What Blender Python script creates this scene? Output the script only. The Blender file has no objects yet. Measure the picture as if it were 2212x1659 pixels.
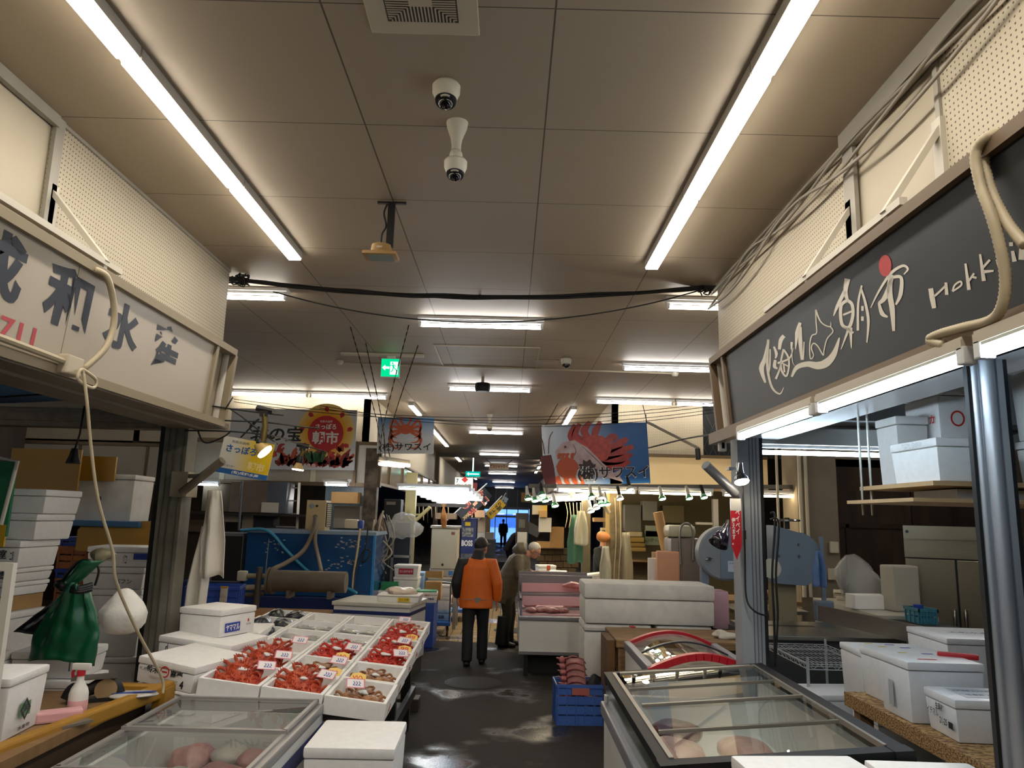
import bpy, bmesh, math, random
from math import sin, cos, pi, radians as rad
from mathutils import Vector, Matrix, noise as mnoise
random.seed(11)
SC = bpy.context.scene
COL = SC.collection
# ---------------------------------------------------------------- camera
F_PX, CAM_Z, CEIL = 1613.65, 1.88, 3.818
def cam_basis(pitch, yaw, roll):
    cp, sp, c, s = cos(pitch), sin(pitch), cos(yaw), sin(yaw)
    fwd = Vector((s*cp, c*cp, sp)); right = Vector((c, -s, 0)); up = right.cross(fwd)
    cr, sr = cos(roll), sin(roll)
    return cr*right + sr*up, -sr*right + cr*up, fwd
CR, CU, CF = cam_basis(rad(10.085), rad(-.0347), rad(1.4835))
CAM = Vector((0, 0, CAM_Z))
cd = bpy.data.cameras.new('camera'); cam = bpy.data.objects.new('camera', cd); COL.objects.link(cam)
cd.sensor_width = 36; cd.lens = F_PX/2212*36; cd.clip_start = .05; cd.clip_end = 300
m3 = Matrix((CR, CU, -CF)).transposed()
cam.matrix_world = Matrix.Translation(CAM) @ m3.to_4x4()
SC.camera = cam
# surveying helpers: where a sight line of the camera meets a plane of the hall
def ray(u, v): return (CR*((u-1106)/F_PX) - CU*((v-829.5)/F_PX) + CF)
def PZ(u, v, z): d = ray(u, v); return CAM + d*((z-CAM_Z)/d.z)
def PY(u, v, y): d = ray(u, v); return CAM + d*(y/d.y)
def PX(u, v, x): d = ray(u, v); return CAM + d*(x/d.x)
# ---------------------------------------------------------------- world and exposure
w = bpy.data.worlds.new('daylight'); SC.world = w; w.use_nodes = True
bg = w.node_tree.nodes['Background']; bg.inputs[0].default_value = (.45, .66, .97, 1); bg.inputs[1].default_value = 3.2
SC.view_settings.view_transform = 'Standard'; SC.view_settings.look = 'None'
SC.view_settings.exposure = 0.9; SC.view_settings.gamma = 1
WARM, NEUT, COOL, BULB = (1, .93, .82), (1, .97, .95), (.66, .84, 1.0), (1, .74, .42)
TUBE = 20.0
# ---------------------------------------------------------------- materials
def lin(h):
    h = h.lstrip('#'); r = []
    for i in (0, 2, 4):
        c = int(h[i:i+2], 16)/255
        r.append(c/12.92 if c <= .04045 else ((c+.055)/1.055)**2.4)
    return tuple(r)
MATS = {}
def mat(name, hexc, rough=.55, metal=0, var=0, vscale=6, bump=0, bscale=40, spec=.5, emit=None, est=0, trans=0, alpha=1, stretch=None, col2=None, coat=0, sss=0, thr=None):
    if name in MATS: return MATS[name]
    m = bpy.data.materials.new(name); m.use_nodes = True; nt = m.node_tree; b = nt.nodes['Principled BSDF']
    c = lin(hexc); b.inputs['Base Color'].default_value = (*c, 1); b.inputs['Roughness'].default_value = rough
    b.inputs['Metallic'].default_value = metal; b.inputs['Specular IOR Level'].default_value = spec
    b.inputs['Coat Weight'].default_value = coat
    if trans: b.inputs['Transmission Weight'].default_value = trans
    if alpha < 1: b.inputs['Alpha'].default_value = alpha
    if sss: b.inputs['Subsurface Weight'].default_value = sss; b.inputs['Subsurface Radius'].default_value = (.01, .005, .003)
    if emit: b.inputs['Emission Color'].default_value = (*emit, 1); b.inputs['Emission Strength'].default_value = est
    if var or bump or col2:
        tc = nt.nodes.new('ShaderNodeTexCoord'); src = tc.outputs['Object']
        if stretch:
            mp = nt.nodes.new('ShaderNodeMapping'); mp.inputs['Scale'].default_value = stretch
            nt.links.new(src, mp.inputs[0]); src = mp.outputs[0]
    if var or col2:
        n = nt.nodes.new('ShaderNodeTexNoise'); n.inputs['Scale'].default_value = vscale; n.inputs['Detail'].default_value = 6
        nt.links.new(src, n.inputs['Vector'])
        cr = nt.nodes.new('ShaderNodeValToRGB'); a, z = thr or (.32, .68)
        cr.color_ramp.elements[0].position = a; cr.color_ramp.elements[1].position = z
        c2 = lin(col2) if col2 else tuple(x*(1-var) for x in c)
        cr.color_ramp.elements[0].color = (*c2, 1); cr.color_ramp.elements[1].color = (*c, 1)
        nt.links.new(n.outputs['Fac'], cr.inputs[0]); nt.links.new(cr.outputs[0], b.inputs['Base Color'])
    if bump:
        n2 = nt.nodes.new('ShaderNodeTexNoise'); n2.inputs['Scale'].default_value = bscale; n2.inputs['Detail'].default_value = 4
        nt.links.new(src, n2.inputs['Vector']); bp = nt.nodes.new('ShaderNodeBump')
        bp.inputs['Strength'].default_value = bump; bp.inputs['Distance'].default_value = .01
        nt.links.new(n2.outputs['Fac'], bp.inputs['Height']); nt.links.new(bp.outputs[0], b.inputs['Normal'])
    MATS[name] = m; return m
def glow(name, col, strength):
    if name in MATS: return MATS[name]
    m = bpy.data.materials.new(name); m.use_nodes = True; nt = m.node_tree
    nt.nodes.remove(nt.nodes['Principled BSDF']); e = nt.nodes.new('ShaderNodeEmission')
    e.inputs[0].default_value = (*col, 1); e.inputs[1].default_value = strength
    nt.links.new(e.outputs[0], nt.nodes['Material Output'].inputs[0]); MATS[name] = m; return m
def glass(name, tint='#ffffff', rough=0, mix=.88):
    """thin clear pane: mostly see-through with a mirror sheen at grazing angles"""
    if name in MATS: return MATS[name]
    m = bpy.data.materials.new(name); m.use_nodes = True; nt = m.node_tree; nt.nodes.remove(nt.nodes['Principled BSDF'])
    t = nt.nodes.new('ShaderNodeBsdfTransparent'); t.inputs[0].default_value = (*lin(tint), 1)
    g = nt.nodes.new('ShaderNodeBsdfGlossy'); g.inputs['Roughness'].default_value = rough
    fr = nt.nodes.new('ShaderNodeFresnel'); fr.inputs[0].default_value = 1.5
    mx = nt.nodes.new('ShaderNodeMixShader'); mul = nt.nodes.new('ShaderNodeMath'); mul.operation = 'MULTIPLY_ADD'
    mul.inputs[1].default_value = 1.0; mul.inputs[2].default_value = (1-mix)
    ge = nt.nodes.new('ShaderNodeNewGeometry'); fb = nt.nodes.new('ShaderNodeMath'); fb.operation = 'MULTIPLY'; iv = nt.nodes.new('ShaderNodeMath'); iv.operation = 'SUBTRACT'; iv.inputs[0].default_value = 1
    nt.links.new(ge.outputs['Backfacing'], iv.inputs[1]); nt.links.new(fr.outputs[0], mul.inputs[0]); nt.links.new(mul.outputs[0], fb.inputs[0]); nt.links.new(iv.outputs[0], fb.inputs[1]); nt.links.new(fb.outputs[0], mx.inputs[0])
    nt.links.new(t.outputs[0], mx.inputs[1]); nt.links.new(g.outputs[0], mx.inputs[2])
    nt.links.new(mx.outputs[0], nt.nodes['Material Output'].inputs[0]); MATS[name] = m; return m
def nodes_of(name):
    m = bpy.data.materials.new(name); m.use_nodes = True; MATS[name] = m
    nt = m.node_tree; return m, nt, nt.nodes['Principled BSDF']
def N(nt, typ, **kw):
    n = nt.nodes.new(typ)
    for k, v in kw.items(): setattr(n, k, v)
    return n
def MATH(nt, op, a, b=None):
    n = N(nt, 'ShaderNodeMath', operation=op)
    for i, x in enumerate((a, b)):
        if x is None: continue
        if isinstance(x, (int, float)): n.inputs[i].default_value = x
        else: nt.links.new(x, n.inputs[i])
    return n.outputs[0]
def grid_mask(nt, coord, off, pitch, width):
    """1 on thin lines every pitch along one coordinate"""
    f = MATH(nt, 'FRACT', MATH(nt, 'DIVIDE', MATH(nt, 'ADD', coord, 400*pitch-off+width/2), pitch))
    return MATH(nt, 'LESS_THAN', f, width/pitch)
def mixcol(nt, fac, a, b):
    n = N(nt, 'ShaderNodeMix', data_type='RGBA')
    nt.links.new(fac, n.inputs[0])
    for i, x in ((6, a), (7, b)):
        if isinstance(x, tuple): n.inputs[i].default_value = (*x, 1)
        else: nt.links.new(x, n.inputs[i])
    return n.outputs[2]
# ---------------------------------------------------------------- mesh builder
class MB:
    def __init__(s): s.bm = bmesh.new(); s.mi = 0
    def _mark(s, fs):
        for f in fs: f.material_index = s.mi
    def box(s, x0, x1, y0, y1, z0, z1, M=None, bev=0, taper=None):
        """taper=(tx,ty): the bottom shrinks by that much on each side"""
        tx, ty = taper or (0, 0)
        co = [(x0+tx, y0+ty, z0), (x1-tx, y0+ty, z0), (x1-tx, y1-ty, z0), (x0+tx, y1-ty, z0), (x0, y0, z1), (x1, y0, z1), (x1, y1, z1), (x0, y1, z1)]
        vs = [s.bm.verts.new(M @ Vector(c) if M else c) for c in co]
        fs = [s.bm.faces.new([vs[i] for i in q]) for q in ((3, 2, 1, 0), (4, 5, 6, 7), (0, 1, 5, 4), (1, 2, 6, 5), (2, 3, 7, 6), (3, 0, 4, 7))]
        s._mark(fs)
        if bev:
            es = list({e for f in fs for e in f.edges})
            r = bmesh.ops.bevel(s.bm, geom=es, offset=bev, segments=2, profile=.6, affect='EDGES'); s._mark(r['faces'])
        return s
    def cbox(s, c, size, M=None, bev=0):
        return s.box(c[0]-size[0]/2, c[0]+size[0]/2, c[1]-size[1]/2, c[1]+size[1]/2, c[2]-size[2]/2, c[2]+size[2]/2, M, bev)
    def beam(s, p, q, wx, wz, bev=0, up=(0, 0, 1)):
        p, q = Vector(p), Vector(q); d = q-p; L = d.length; y = d.normalized(); x = y.cross(Vector(up))
        if x.length < 1e-4: x = Vector((1, 0, 0))
        x.normalize(); z = x.cross(y)
        M = Matrix.Translation(p) @ Matrix((x, y, z)).transposed().to_4x4()
        return s.box(-wx/2, wx/2, 0, L, -wz/2, wz/2, M, bev)
    def ring(s, c, x, y, rx, ry, n): return [s.bm.verts.new(c + x*(rx*cos(2*pi*i/n)) + y*(ry*sin(2*pi*i/n))) for i in range(n)]
    def loft(s, rings, caps=True):
        fs = []
        for a, b in zip(rings, rings[1:]):
            n = len(a)
            for i in range(n): fs.append(s.bm.faces.new((a[i], a[(i+1) % n], b[(i+1) % n], b[i])))
        if caps:
            fs.append(s.bm.faces.new(list(reversed(rings[0])))); fs.append(s.bm.faces.new(rings[-1]))
        s._mark(fs); return s
    def tube(s, pts, r, n=8, caps=True, flat=1.0, up=None):
        pts = [Vector(p) for p in pts]; rs = r if isinstance(r, (list, tuple)) else [r]*len(pts)
        rings = []; px = None
        for i, p in enumerate(pts):
            d = (pts[min(i+1, len(pts)-1)]-pts[max(i-1, 0)]).normalized()
            if px is None:
                px = d.cross(Vector(up or (0, 0, 1)))
                if px.length < 1e-3: px = d.cross(Vector((0, 1, 0)))
            px = (px - d*px.dot(d)).normalized(); py = d.cross(px)
            rings.append(s.ring(p, px, py, rs[i], rs[i]*flat, n))
        return s.loft(rings, caps)
    def cyl(s, p, q, r, r2=None, n=16): return s.tube([p, q], [r, r if r2 is None else r2], n)
    def lathe(s, prof, c=(0, 0, 0), n=24, M=None, caps=True):
        c = Vector(c); rings = []
        for r, z in prof:
            rings.append([s.bm.verts.new((M @ Vector((r*cos(2*pi*i/n), r*sin(2*pi*i/n), z)) if M else Vector((r*cos(2*pi*i/n), r*sin(2*pi*i/n), z))) + c) for i in range(n)])
        return s.loft(rings, caps)
    def ell(s, c, rx, ry, rz, n=14, m=9, M=None, fn=None):
        c = Vector(c); top = []; rings = []
        for j in range(1, m):
            t = pi*j/m; ring = []
            for i in range(n):
                a = 2*pi*i/n; v = Vector((rx*sin(t)*cos(a), ry*sin(t)*sin(a), -rz*cos(t)))
                if fn: v = fn(v)
                ring.append(s.bm.verts.new(c + (M @ v if M else v)))
            rings.append(ring)
        fs0 = len(s.bm.faces); s.loft(rings, False)
        fs = []
        for k, z in ((0, -rz), (-1, rz)):
            v = Vector((0, 0, z)); v = fn(v) if fn else v
            p = s.bm.verts.new(c + (M @ v if M else v)); r = rings[k]
            for i in range(n):
                q = (r[(i+1) % n], r[i], p) if k == 0 else (r[i], r[(i+1) % n], p); fs.append(s.bm.faces.new(q))
        s._mark(fs); return s
    def prism(s, pts, d, M=None):
        """2D outline in the XY plane of M, thickness d towards +Z (centred if d<0)"""
        z0, z1 = (0, d) if d > 0 else (d/2, -d/2)
        T = (lambda p, z: M @ Vector((p[0], p[1], z))) if M else (lambda p, z: Vector((p[0], p[1], z)))
        a = [s.bm.verts.new(T(p, z0)) for p in pts]; b = [s.bm.verts.new(T(p, z1)) for p in pts]; n = len(pts)
        fs = [s.bm.faces.new(list(reversed(a))), s.bm.faces.new(b)]
        for i in range(n): fs.append(s.bm.faces.new((a[i], a[(i+1) % n], b[(i+1) % n], b[i])))
        s._mark(fs); return s
    def sheet(s, fn, nu, nv, thick=0):
        g = [[s.bm.verts.new(fn(i/nu, j/nv)) for j in range(nv+1)] for i in range(nu+1)]
        s._mark([s.bm.faces.new((g[i][j], g[i+1][j], g[i+1][j+1], g[i][j+1])) for i in range(nu) for j in range(nv)]); return s
    def quad(s, *p):
        s._mark([s.bm.faces.new([s.bm.verts.new(Vector(q)) for q in p])]); return s
    def tri_fix(s):
        bmesh.ops.recalc_face_normals(s.bm, faces=s.bm.faces[:]); return s
    def build(s, name, mats, parent=None, smooth=False, loc=None, M=None, solid=0, label=None):
        s.tri_fix(); me = bpy.data.meshes.new(name); s.bm.to_mesh(me); s.bm.free()
        for m in (mats if isinstance(mats, (list, tuple)) else [mats]): me.materials.append(m)
        if smooth:
            for p in me.polygons: p.use_smooth = True
            if smooth != 'all': me.set_sharp_from_angle(angle=rad(38))
        o = bpy.data.objects.new(name, me); COL.objects.link(o)
        if parent: o.parent = parent
        if M: o.matrix_local = M
        elif loc: o.location = loc
        if solid: md = o.modifiers.new('s', 'SOLIDIFY'); md.thickness = solid; md.offset = 0
        if label: o['label'] = label
        return o
def tag(o, label, cat, group=None, kind=None):
    if label: o['label'] = label
    if cat: o['category'] = cat
    if group: o['group'] = group
    if kind: o['kind'] = kind
    return o
def struct(o, label=None): o['kind'] = 'structure'; return o
def thing(name, label, cat, loc=(0, 0, 0), rz=0, group=None, M=None):
    o = bpy.data.objects.new(name, None); COL.objects.link(o); o.empty_display_size = .1
    if M: o.matrix_world = M
    else: o.location = loc; o.rotation_euler = (0, 0, rz)
    return tag(o, label, cat, group)
def copy_tree(o, parent=None):
    c = o.copy(); COL.objects.link(c); c.parent = parent
    for ch in list(o.children): copy_tree(ch, c)
    return c
def TR(x=0, y=0, z=0, rx=0, ry=0, rz=0):
    return Matrix.Translation((x, y, z)) @ Matrix.Rotation(rz, 4, 'Z') @ Matrix.Rotation(ry, 4, 'Y') @ Matrix.Rotation(rx, 4, 'X')
def frame(o, x, y):
    """matrix with origin o, X axis x and Y axis roughly y"""
    x = Vector(x).normalized(); z = x.cross(Vector(y)).normalized(); y = z.cross(x)
    return Matrix.Translation(o) @ Matrix((x, y, z)).transposed().to_4x4()
FRONT = Matrix.Rotation(pi/2, 4, 'X')   # upright face looking at -Y
# ---------------------------------------------------------------- lettering
def text_mesh(body, bold=0, spacing=1.0, vertical=False):
    cu = bpy.data.curves.new('t', 'FONT'); cu.body = '\n'.join(body) if vertical else body
    cu.align_x = 'CENTER'; cu.resolution_u = 3; cu.space_character = spacing; cu.space_line = .95; cu.offset = bold
    ob = bpy.data.objects.new('t', cu); COL.objects.link(ob); dg = bpy.context.evaluated_depsgraph_get(); dg.update()
    me = bpy.data.meshes.new_from_object(ob.evaluated_get(dg)); bpy.data.objects.remove(ob); bpy.data.curves.remove(cu)
    return me
TCACHE = {}
def lettering(body, w, h, m, parent, M, bold=.012, name='lettering', shear=0, vertical=False, label=None):
    key = (body, bold, vertical)
    if key not in TCACHE: TCACHE[key] = text_mesh(body, bold, vertical=vertical)
    me = TCACHE[key].copy(); me.name = name
    xs = [v.co.x for v in me.vertices]; ys = [v.co.y for v in me.vertices]
    if not xs: return None
    x0, x1, y0, y1 = min(xs), max(xs), min(ys), max(ys)
    for v in me.vertices:
        x = (v.co.x-(x0+x1)/2)/max(1e-6, x1-x0)*w; y = (v.co.y-(y0+y1)/2)/max(1e-6, y1-y0)*h
        v.co = (x+shear*y, y, .0012)
    me.materials.clear(); me.materials.append(m)
    o = bpy.data.objects.new(name, me); COL.objects.link(o)
    if parent: o.parent = parent
    o.matrix_local = M
    if label: o['label'] = label
    return o
def ribbon(mb, pts, ws, M=None, z=.0012, curve=True):
    """brush stroke: 2D points with widths, laid flat in the XY plane of M"""
    P = [Vector((p[0], p[1])) for p in pts]; W = list(ws) if isinstance(ws, (list, tuple)) else [ws]*len(P)
    if curve and len(P) > 2:
        Q, V = [], []
        for i in range(len(P)-1):
            a, b, c, d = P[max(i-1, 0)], P[i], P[i+1], P[min(i+2, len(P)-1)]
            for k in range(5):
                t = k/5; Q.append(.5*((2*b)+(c-a)*t+(2*a-5*b+4*c-d)*t*t+(3*b-a-3*c+d)*t**3)); V.append(W[i]*(1-t)+W[i+1]*t)
        Q.append(P[-1]); V.append(W[-1]); P, W = Q, V
    L, R = [], []
    for i, p in enumerate(P):
        d = P[min(i+1, len(P)-1)]-P[max(i-1, 0)]
        d = d.normalized() if d.length > 1e-9 else Vector((1, 0)); n = Vector((-d.y, d.x))
        L.append(p+n*W[i]/2); R.append(p-n*W[i]/2)
    T = (lambda p: M @ Vector((p.x, p.y, z))) if M else (lambda p: Vector((p.x, p.y, z)))
    a = [mb.bm.verts.new(T(p)) for p in L]; b = [mb.bm.verts.new(T(p)) for p in R]
    mb._mark([mb.bm.faces.new((a[i], a[i+1], b[i+1], b[i])) for i in range(len(P)-1)])
def spline(pts, k=6):
    P = [Vector(p) for p in pts]; Q = []
    for i in range(len(P)-1):
        a, b, c, d = P[max(i-1, 0)], P[i], P[i+1], P[min(i+2, len(P)-1)]
        for j in range(k):
            t = j/k; Q.append(.5*((2*b)+(c-a)*t+(2*a-5*b+4*c-d)*t*t+(3*b-a-3*c+d)*t**3))
    return Q+[P[-1]]
def cable(name, pts, r, m, label, cat='cable', group=None, parent=None, n=6, k=6):
    o = MB().tube(spline(pts, k) if len(pts) > 2 else pts, r, n).build(name, m, parent, smooth='all')
    if not parent: tag(o, label, cat, group)
    return o
# shared materials
foam = mat('polystyrene foam', '#e9e7e4', .75, var=.06, vscale=30, bump=.12, bscale=160, spec=.3)
foam_old = mat('grubby polystyrene', '#dad7d0', .8, var=.16, vscale=7, bump=.15, bscale=120, spec=.3)
white_enamel = mat('white enamel', '#dcdcd8', .35, var=.06, vscale=4)
cream = mat('cream paint', '#cfc6ae', .6, var=.05, vscale=3)
steel = mat('stainless steel', '#a5a39c', .32, metal=1, var=.12, vscale=5, stretch=(1, 1, 12))
alu = mat('aluminium', '#b4b3ae', .38, metal=.9, var=.08, vscale=5)
black = mat('black plastic', '#131313', .45)
rubber = mat('black rubber', '#0d0d0d', .7)
ink = mat('black ink', '#17171a', .6)
red_ink = mat('red ink', '#c22a22', .55)
blue_ink = mat('blue ink', '#24409a', .5)
card = mat('corrugated cardboard', '#a98454', .85, var=.1, vscale=8)
wood = mat('weathered timber', '#8a6a45', .75, var=.4, vscale=5, stretch=(1, 8, 8), bump=.2, bscale=30)
film = glass('clear plastic film', '#f4f5f6', .22, .96)
pane = glass('clear glass', '#f8faf9', 0, .97)
cord_black = mat('black cord', '#141414', .6)
cord_beige = mat('beige cord', '#b9aa8c', .6)
paper = mat('white paper', '#e8e6e0', .7)
# ================================================================ THE SETTING
XL, XR, YC, YB = -2.35, 1.665, 5.9, 12.25      # corridor walls, end of the near stalls, face of the far blocks
# ceiling boards with dark joints
m, nt, b = nodes_of('ceiling boards')
geo = N(nt, 'ShaderNodeNewGeometry'); sx = N(nt, 'ShaderNodeSeparateXYZ'); nt.links.new(geo.outputs['Position'], sx.inputs[0])
g = MATH(nt, 'MAXIMUM', grid_mask(nt, sx.outputs[0], -.78, .91, .008), grid_mask(nt, sx.outputs[1], 2.589, .91, .006))
nz = N(nt, 'ShaderNodeTexNoise'); nz.inputs['Scale'].default_value = .8; nt.links.new(geo.outputs['Position'], nz.inputs['Vector'])
base = mixcol(nt, nz.outputs['Fac'], lin('#998a75'), lin('#a39480'))
nt.links.new(mixcol(nt, g, base, lin('#4d4438')), b.inputs['Base Color']); b.inputs['Roughness'].default_value = .6
ceil_m = m
# perforated board
m, nt, b = nodes_of('perforated board')
geo = N(nt, 'ShaderNodeNewGeometry'); sx = N(nt, 'ShaderNodeSeparateXYZ'); nt.links.new(geo.outputs['Position'], sx.inputs[0])
P_ = .026
def cell(c): return MATH(nt, 'SUBTRACT', MATH(nt, 'FRACT', MATH(nt, 'DIVIDE', MATH(nt, 'ADD', c, 40.0), P_)), .5)
hx = cell(MATH(nt, 'ADD', sx.outputs[0], sx.outputs[1])); hz = cell(sx.outputs[2])
r2 = MATH(nt, 'ADD', MATH(nt, 'MULTIPLY', hx, hx), MATH(nt, 'MULTIPLY', hz, hz))
hole = MATH(nt, 'LESS_THAN', r2, .026)
nt.links.new(mixcol(nt, hole, lin('#b5aa94'), lin('#4a4236')), b.inputs['Base Color']); b.inputs['Roughness'].default_value = .7
peg = m
# wet market floor: dark asphalt with puddles, a strip of ochre tiles, grey concrete further on
m, nt, b = nodes_of('wet market floor')
geo = N(nt, 'ShaderNodeNewGeometry'); sx = N(nt, 'ShaderNodeSeparateXYZ'); nt.links.new(geo.outputs['Position'], sx.inputs[0])
n1 = N(nt, 'ShaderNodeTexNoise'); n1.inputs['Scale'].default_value = 1.1; n1.inputs['Detail'].default_value = 7; nt.links.new(geo.outputs['Position'], n1.inputs[0])
n2 = N(nt, 'ShaderNodeTexNoise'); n2.inputs['Scale'].default_value = 60; n2.inputs['Detail'].default_value = 3; nt.links.new(geo.outputs['Position'], n2.inputs[0])
n3 = N(nt, 'ShaderNodeTexNoise'); n3.inputs['Scale'].default_value = 4; n3.inputs['Detail'].default_value = 5; nt.links.new(geo.outputs['Position'], n3.inputs[0])
asp = mixcol(nt, n2.outputs['Fac'], lin('#141210'), lin('#3a342e'))
asp = mixcol(nt, MATH(nt, 'MULTIPLY', n3.outputs['Fac'], .8), asp, lin('#1c1815'))
T_ = .152
tl = MATH(nt, 'MAXIMUM', grid_mask(nt, sx.outputs[0], .03, T_, .012), grid_mask(nt, sx.outputs[1], 11.85, T_*2, .012))
tile = mixcol(nt, n3.outputs['Fac'], lin('#6e5a3c'), lin('#a58d62'))
tile = mixcol(nt, tl, tile, lin('#3a3026'))
conc = mixcol(nt, n3.outputs['Fac'], lin('#3c3a3a'), lin('#5d5a58'))
dirt = MATH(nt, 'GREATER_THAN', n1.outputs['Fac'], .60)
tile = mixcol(nt, MATH(nt, 'MULTIPLY', dirt, .55), tile, lin('#2e2722'))
yj = MATH(nt, 'ADD', sx.outputs[1], MATH(nt, 'MULTIPLY', n3.outputs['Fac'], .25))
c1 = mixcol(nt, MATH(nt, 'GREATER_THAN', yj, 11.95), asp, tile)
c1 = mixcol(nt, MATH(nt, 'GREATER_THAN', sx.outputs[1], 16.2), c1, conc)
nt.links.new(c1, b.inputs['Base Color'])
pud = N(nt, 'ShaderNodeValToRGB'); pud.color_ramp.elements[0].position = .54; pud.color_ramp.elements[1].position = .64
pud.color_ramp.elements[0].color = (.78, .78, .78, 1); pud.color_ramp.elements[1].color = (.10, .10, .10, 1)
nt.links.new(n1.outputs['Fac'], pud.inputs[0])
rf = MATH(nt, 'ADD', pud.outputs[0], MATH(nt, 'MULTIPLY', n2.outputs['Fac'], .12)); nt.links.new(rf, b.inputs['Roughness']); b.inputs['Specular IOR Level'].default_value = .4
bp = N(nt, 'ShaderNodeBump'); bp.inputs['Distance'].default_value = .012
nt.links.new(MATH(nt, 'MULTIPLY', pud.outputs[0], .9), bp.inputs['Strength']); nt.links.new(n2.outputs['Fac'], bp.inputs['Height']); nt.links.new(bp.outputs[0], b.inputs['Normal'])
floor_m = m
struct(MB().box(-13, 13, -4, 53.2, -.1, 0).build('floor', floor_m))
struct(MB().box(-13, 13, -4, 53.2, CEIL, CEIL+.1).build('ceiling', ceil_m))
plain = mat('cream wall board', '#b3a892', .6, var=.04, vscale=2)
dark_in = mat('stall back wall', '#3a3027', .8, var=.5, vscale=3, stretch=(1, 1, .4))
conc_w = mat('stained concrete', '#8f836e', .85, var=.25, vscale=2.5)
brown_w = mat('dark stained plywood', '#3d2a17', .7, col2='#20160e', vscale=2.2, stretch=(3, 1, .6))
# near upper walls: perforated boards with a plain board let in, an end face to the cross passage
def upper_wall(nm, x0, x1, face, plain_y):
    mb = MB(); mb.box(x0, x1, -4, plain_y[0], 2.5, CEIL); mb.box(x0, x1, plain_y[1], YC, 2.5, CEIL)
    mb.mi = 1; mb.box(x0+(.012 if face < 0 else 0), x1-(.012 if face > 0 else 0), plain_y[0], plain_y[1], 2.5, CEIL)
    return struct(mb.build(nm, [peg, plain]))
upper_wall('wall_left', XL-.1, XL, 1, (1.9, 3.50)); upper_wall('wall_right', XR, XR+.1, -1, (2.72, 3.44))
struct(MB().box(-13, XL-.1, YC-.1, YC, 2.62, CEIL).build('wall_left_passage', plain))
struct(MB().box(XR+.1, 13, YC-.1, YC, 2.62, CEIL).build('wall_right_passage', plain))
# steel uprights and ceiling angle on the walls
upr = mat('grey painted steel', '#9a9488', .5, var=.08)
mb = MB(); mb.box(XL, XL+.02, 3.49, 3.56, 2.55, CEIL)
struct(mb.build('trim_1', upr))
struct(MB().box(XL, XL+.03, -4, 3.5, CEIL-.06, CEIL).box(XL, XL+.012, 3.5, YC, CEIL-.02, CEIL).build('trim_2', upr))
struct(MB().box(XR-.02, XR, 3.42, 3.53, 2.55, CEIL).box(XR-.012, XR, 2.70, 2.73, 2.55, CEIL).build('trim_3', upr))
struct(MB().box(XR-.05, XR, 2.0, 3.5, CEIL-.09, CEIL).build('trim_4', upr))
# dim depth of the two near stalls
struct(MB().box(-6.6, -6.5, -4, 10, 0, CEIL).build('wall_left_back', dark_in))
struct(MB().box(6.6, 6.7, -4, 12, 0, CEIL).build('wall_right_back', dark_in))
struct(MB().box(-13, 13, -4.1, -4, 0, CEIL).build('wall_behind', conc_w))
struct(MB().box(-13.1, -13, -4, 53, 0, CEIL).build('wall_far_left', conc_w))
struct(MB().box(13, 13.1, -4, 53, 0, CEIL).build('wall_far_right', conc_w))
# the two far blocks: perforated boards facing us, plain walls along the far corridor above open stalls
mb = MB(); mb.box(-13, XL, YB, YB+.1, 2.95, CEIL); mb.mi = 1
mb.box(XL-.1, XL, YB, 52.5, 2.75, CEIL)
struct(mb.build('wall_left_block', [peg, plain]))
mb = MB(); mb.box(XR, 3.16, YB, YB+.1, 2.95, CEIL); mb.box(4.6, 13, YB, YB+.1, 2.95, CEIL); mb.mi = 1
mb.box(XR, XR+.1, YB, 52.5, 2.75, CEIL)
struct(mb.build('wall_right_block', [peg, plain]))
struct(MB().box(-6.2, -6.1, YB, 52.5, 0, CEIL).build('wall_left_stalls', dark_in))
struct(MB().box(5.5, 5.6, YB+1.6, 52.5, 0, CEIL).build('wall_right_stalls', dark_in))
struct(MB().box(-13, XL-.4, 15.6, 15.7, 0, 2.9).build('wall_left_cross', dark_in))
struct(MB().box(XR+.4, 5.5, 16.6, 16.7, 0, 2.9).build('wall_right_cross', mat('stall olive wall', '#6d6248', .8, var=.3, vscale=2)))
# ceiling beam and lowered strip beyond
struct(MB().box(XL, XR, 23.6, 23.8, CEIL-.12, CEIL).build('trim_5', mat('dark beam', '#4a443c', .7)))
struct(MB().box(XL, XL+.12, 23.5, 23.8, 0, CEIL).build('trim_6', mat('brown post', '#5a4938', .7)))
# beige pillar and brown back wall of the right hand stalls
struct(MB().box(4.2, 4.78, 11.0, 11.6, 0, CEIL).build('wall_right_pillar', conc_w))
struct(MB().box(4.78, 13, 11.3, 11.4, 0, 2.75).build('wall_right_brown', brown_w))
# pale fascia boxes of the far blocks
fas = mat('fascia cream sheet', '#d9c49a', .4, var=.06, vscale=2)
fas_g = mat('fascia grey sheet', '#a79f90', .35, var=.1, vscale=2)
tr_b = mat('bronze trim', '#6b5a44', .4, metal=.5)
def fascia(nm, label, x0, x1, y, z0, z1, m_, joints=()):
    t = thing(nm, label, 'fascia', ((x0+x1)/2, y, z0))
    hw, h = (x1-x0)/2, z1-z0
    MB().box(-hw, hw, 0, .05, 0, h).build('panel', m_, t)
    mb = MB(); mb.box(-hw, hw, -.03, .06, h, h+.05).box(-hw, hw, -.03, .06, -.05, 0)
    for j in joints: mb.box(j-(x0+x1)/2-.02, j-(x0+x1)/2+.02, -.025, 0, 0, h)
    mb.build('frame', tr_b, t); return t
fascia('stall_fascia', 'plain cream fascia under the perforated boards behind the big blue fish sign', 1.9, 4.18, 12.18, 2.42, 2.90, fas)
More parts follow.
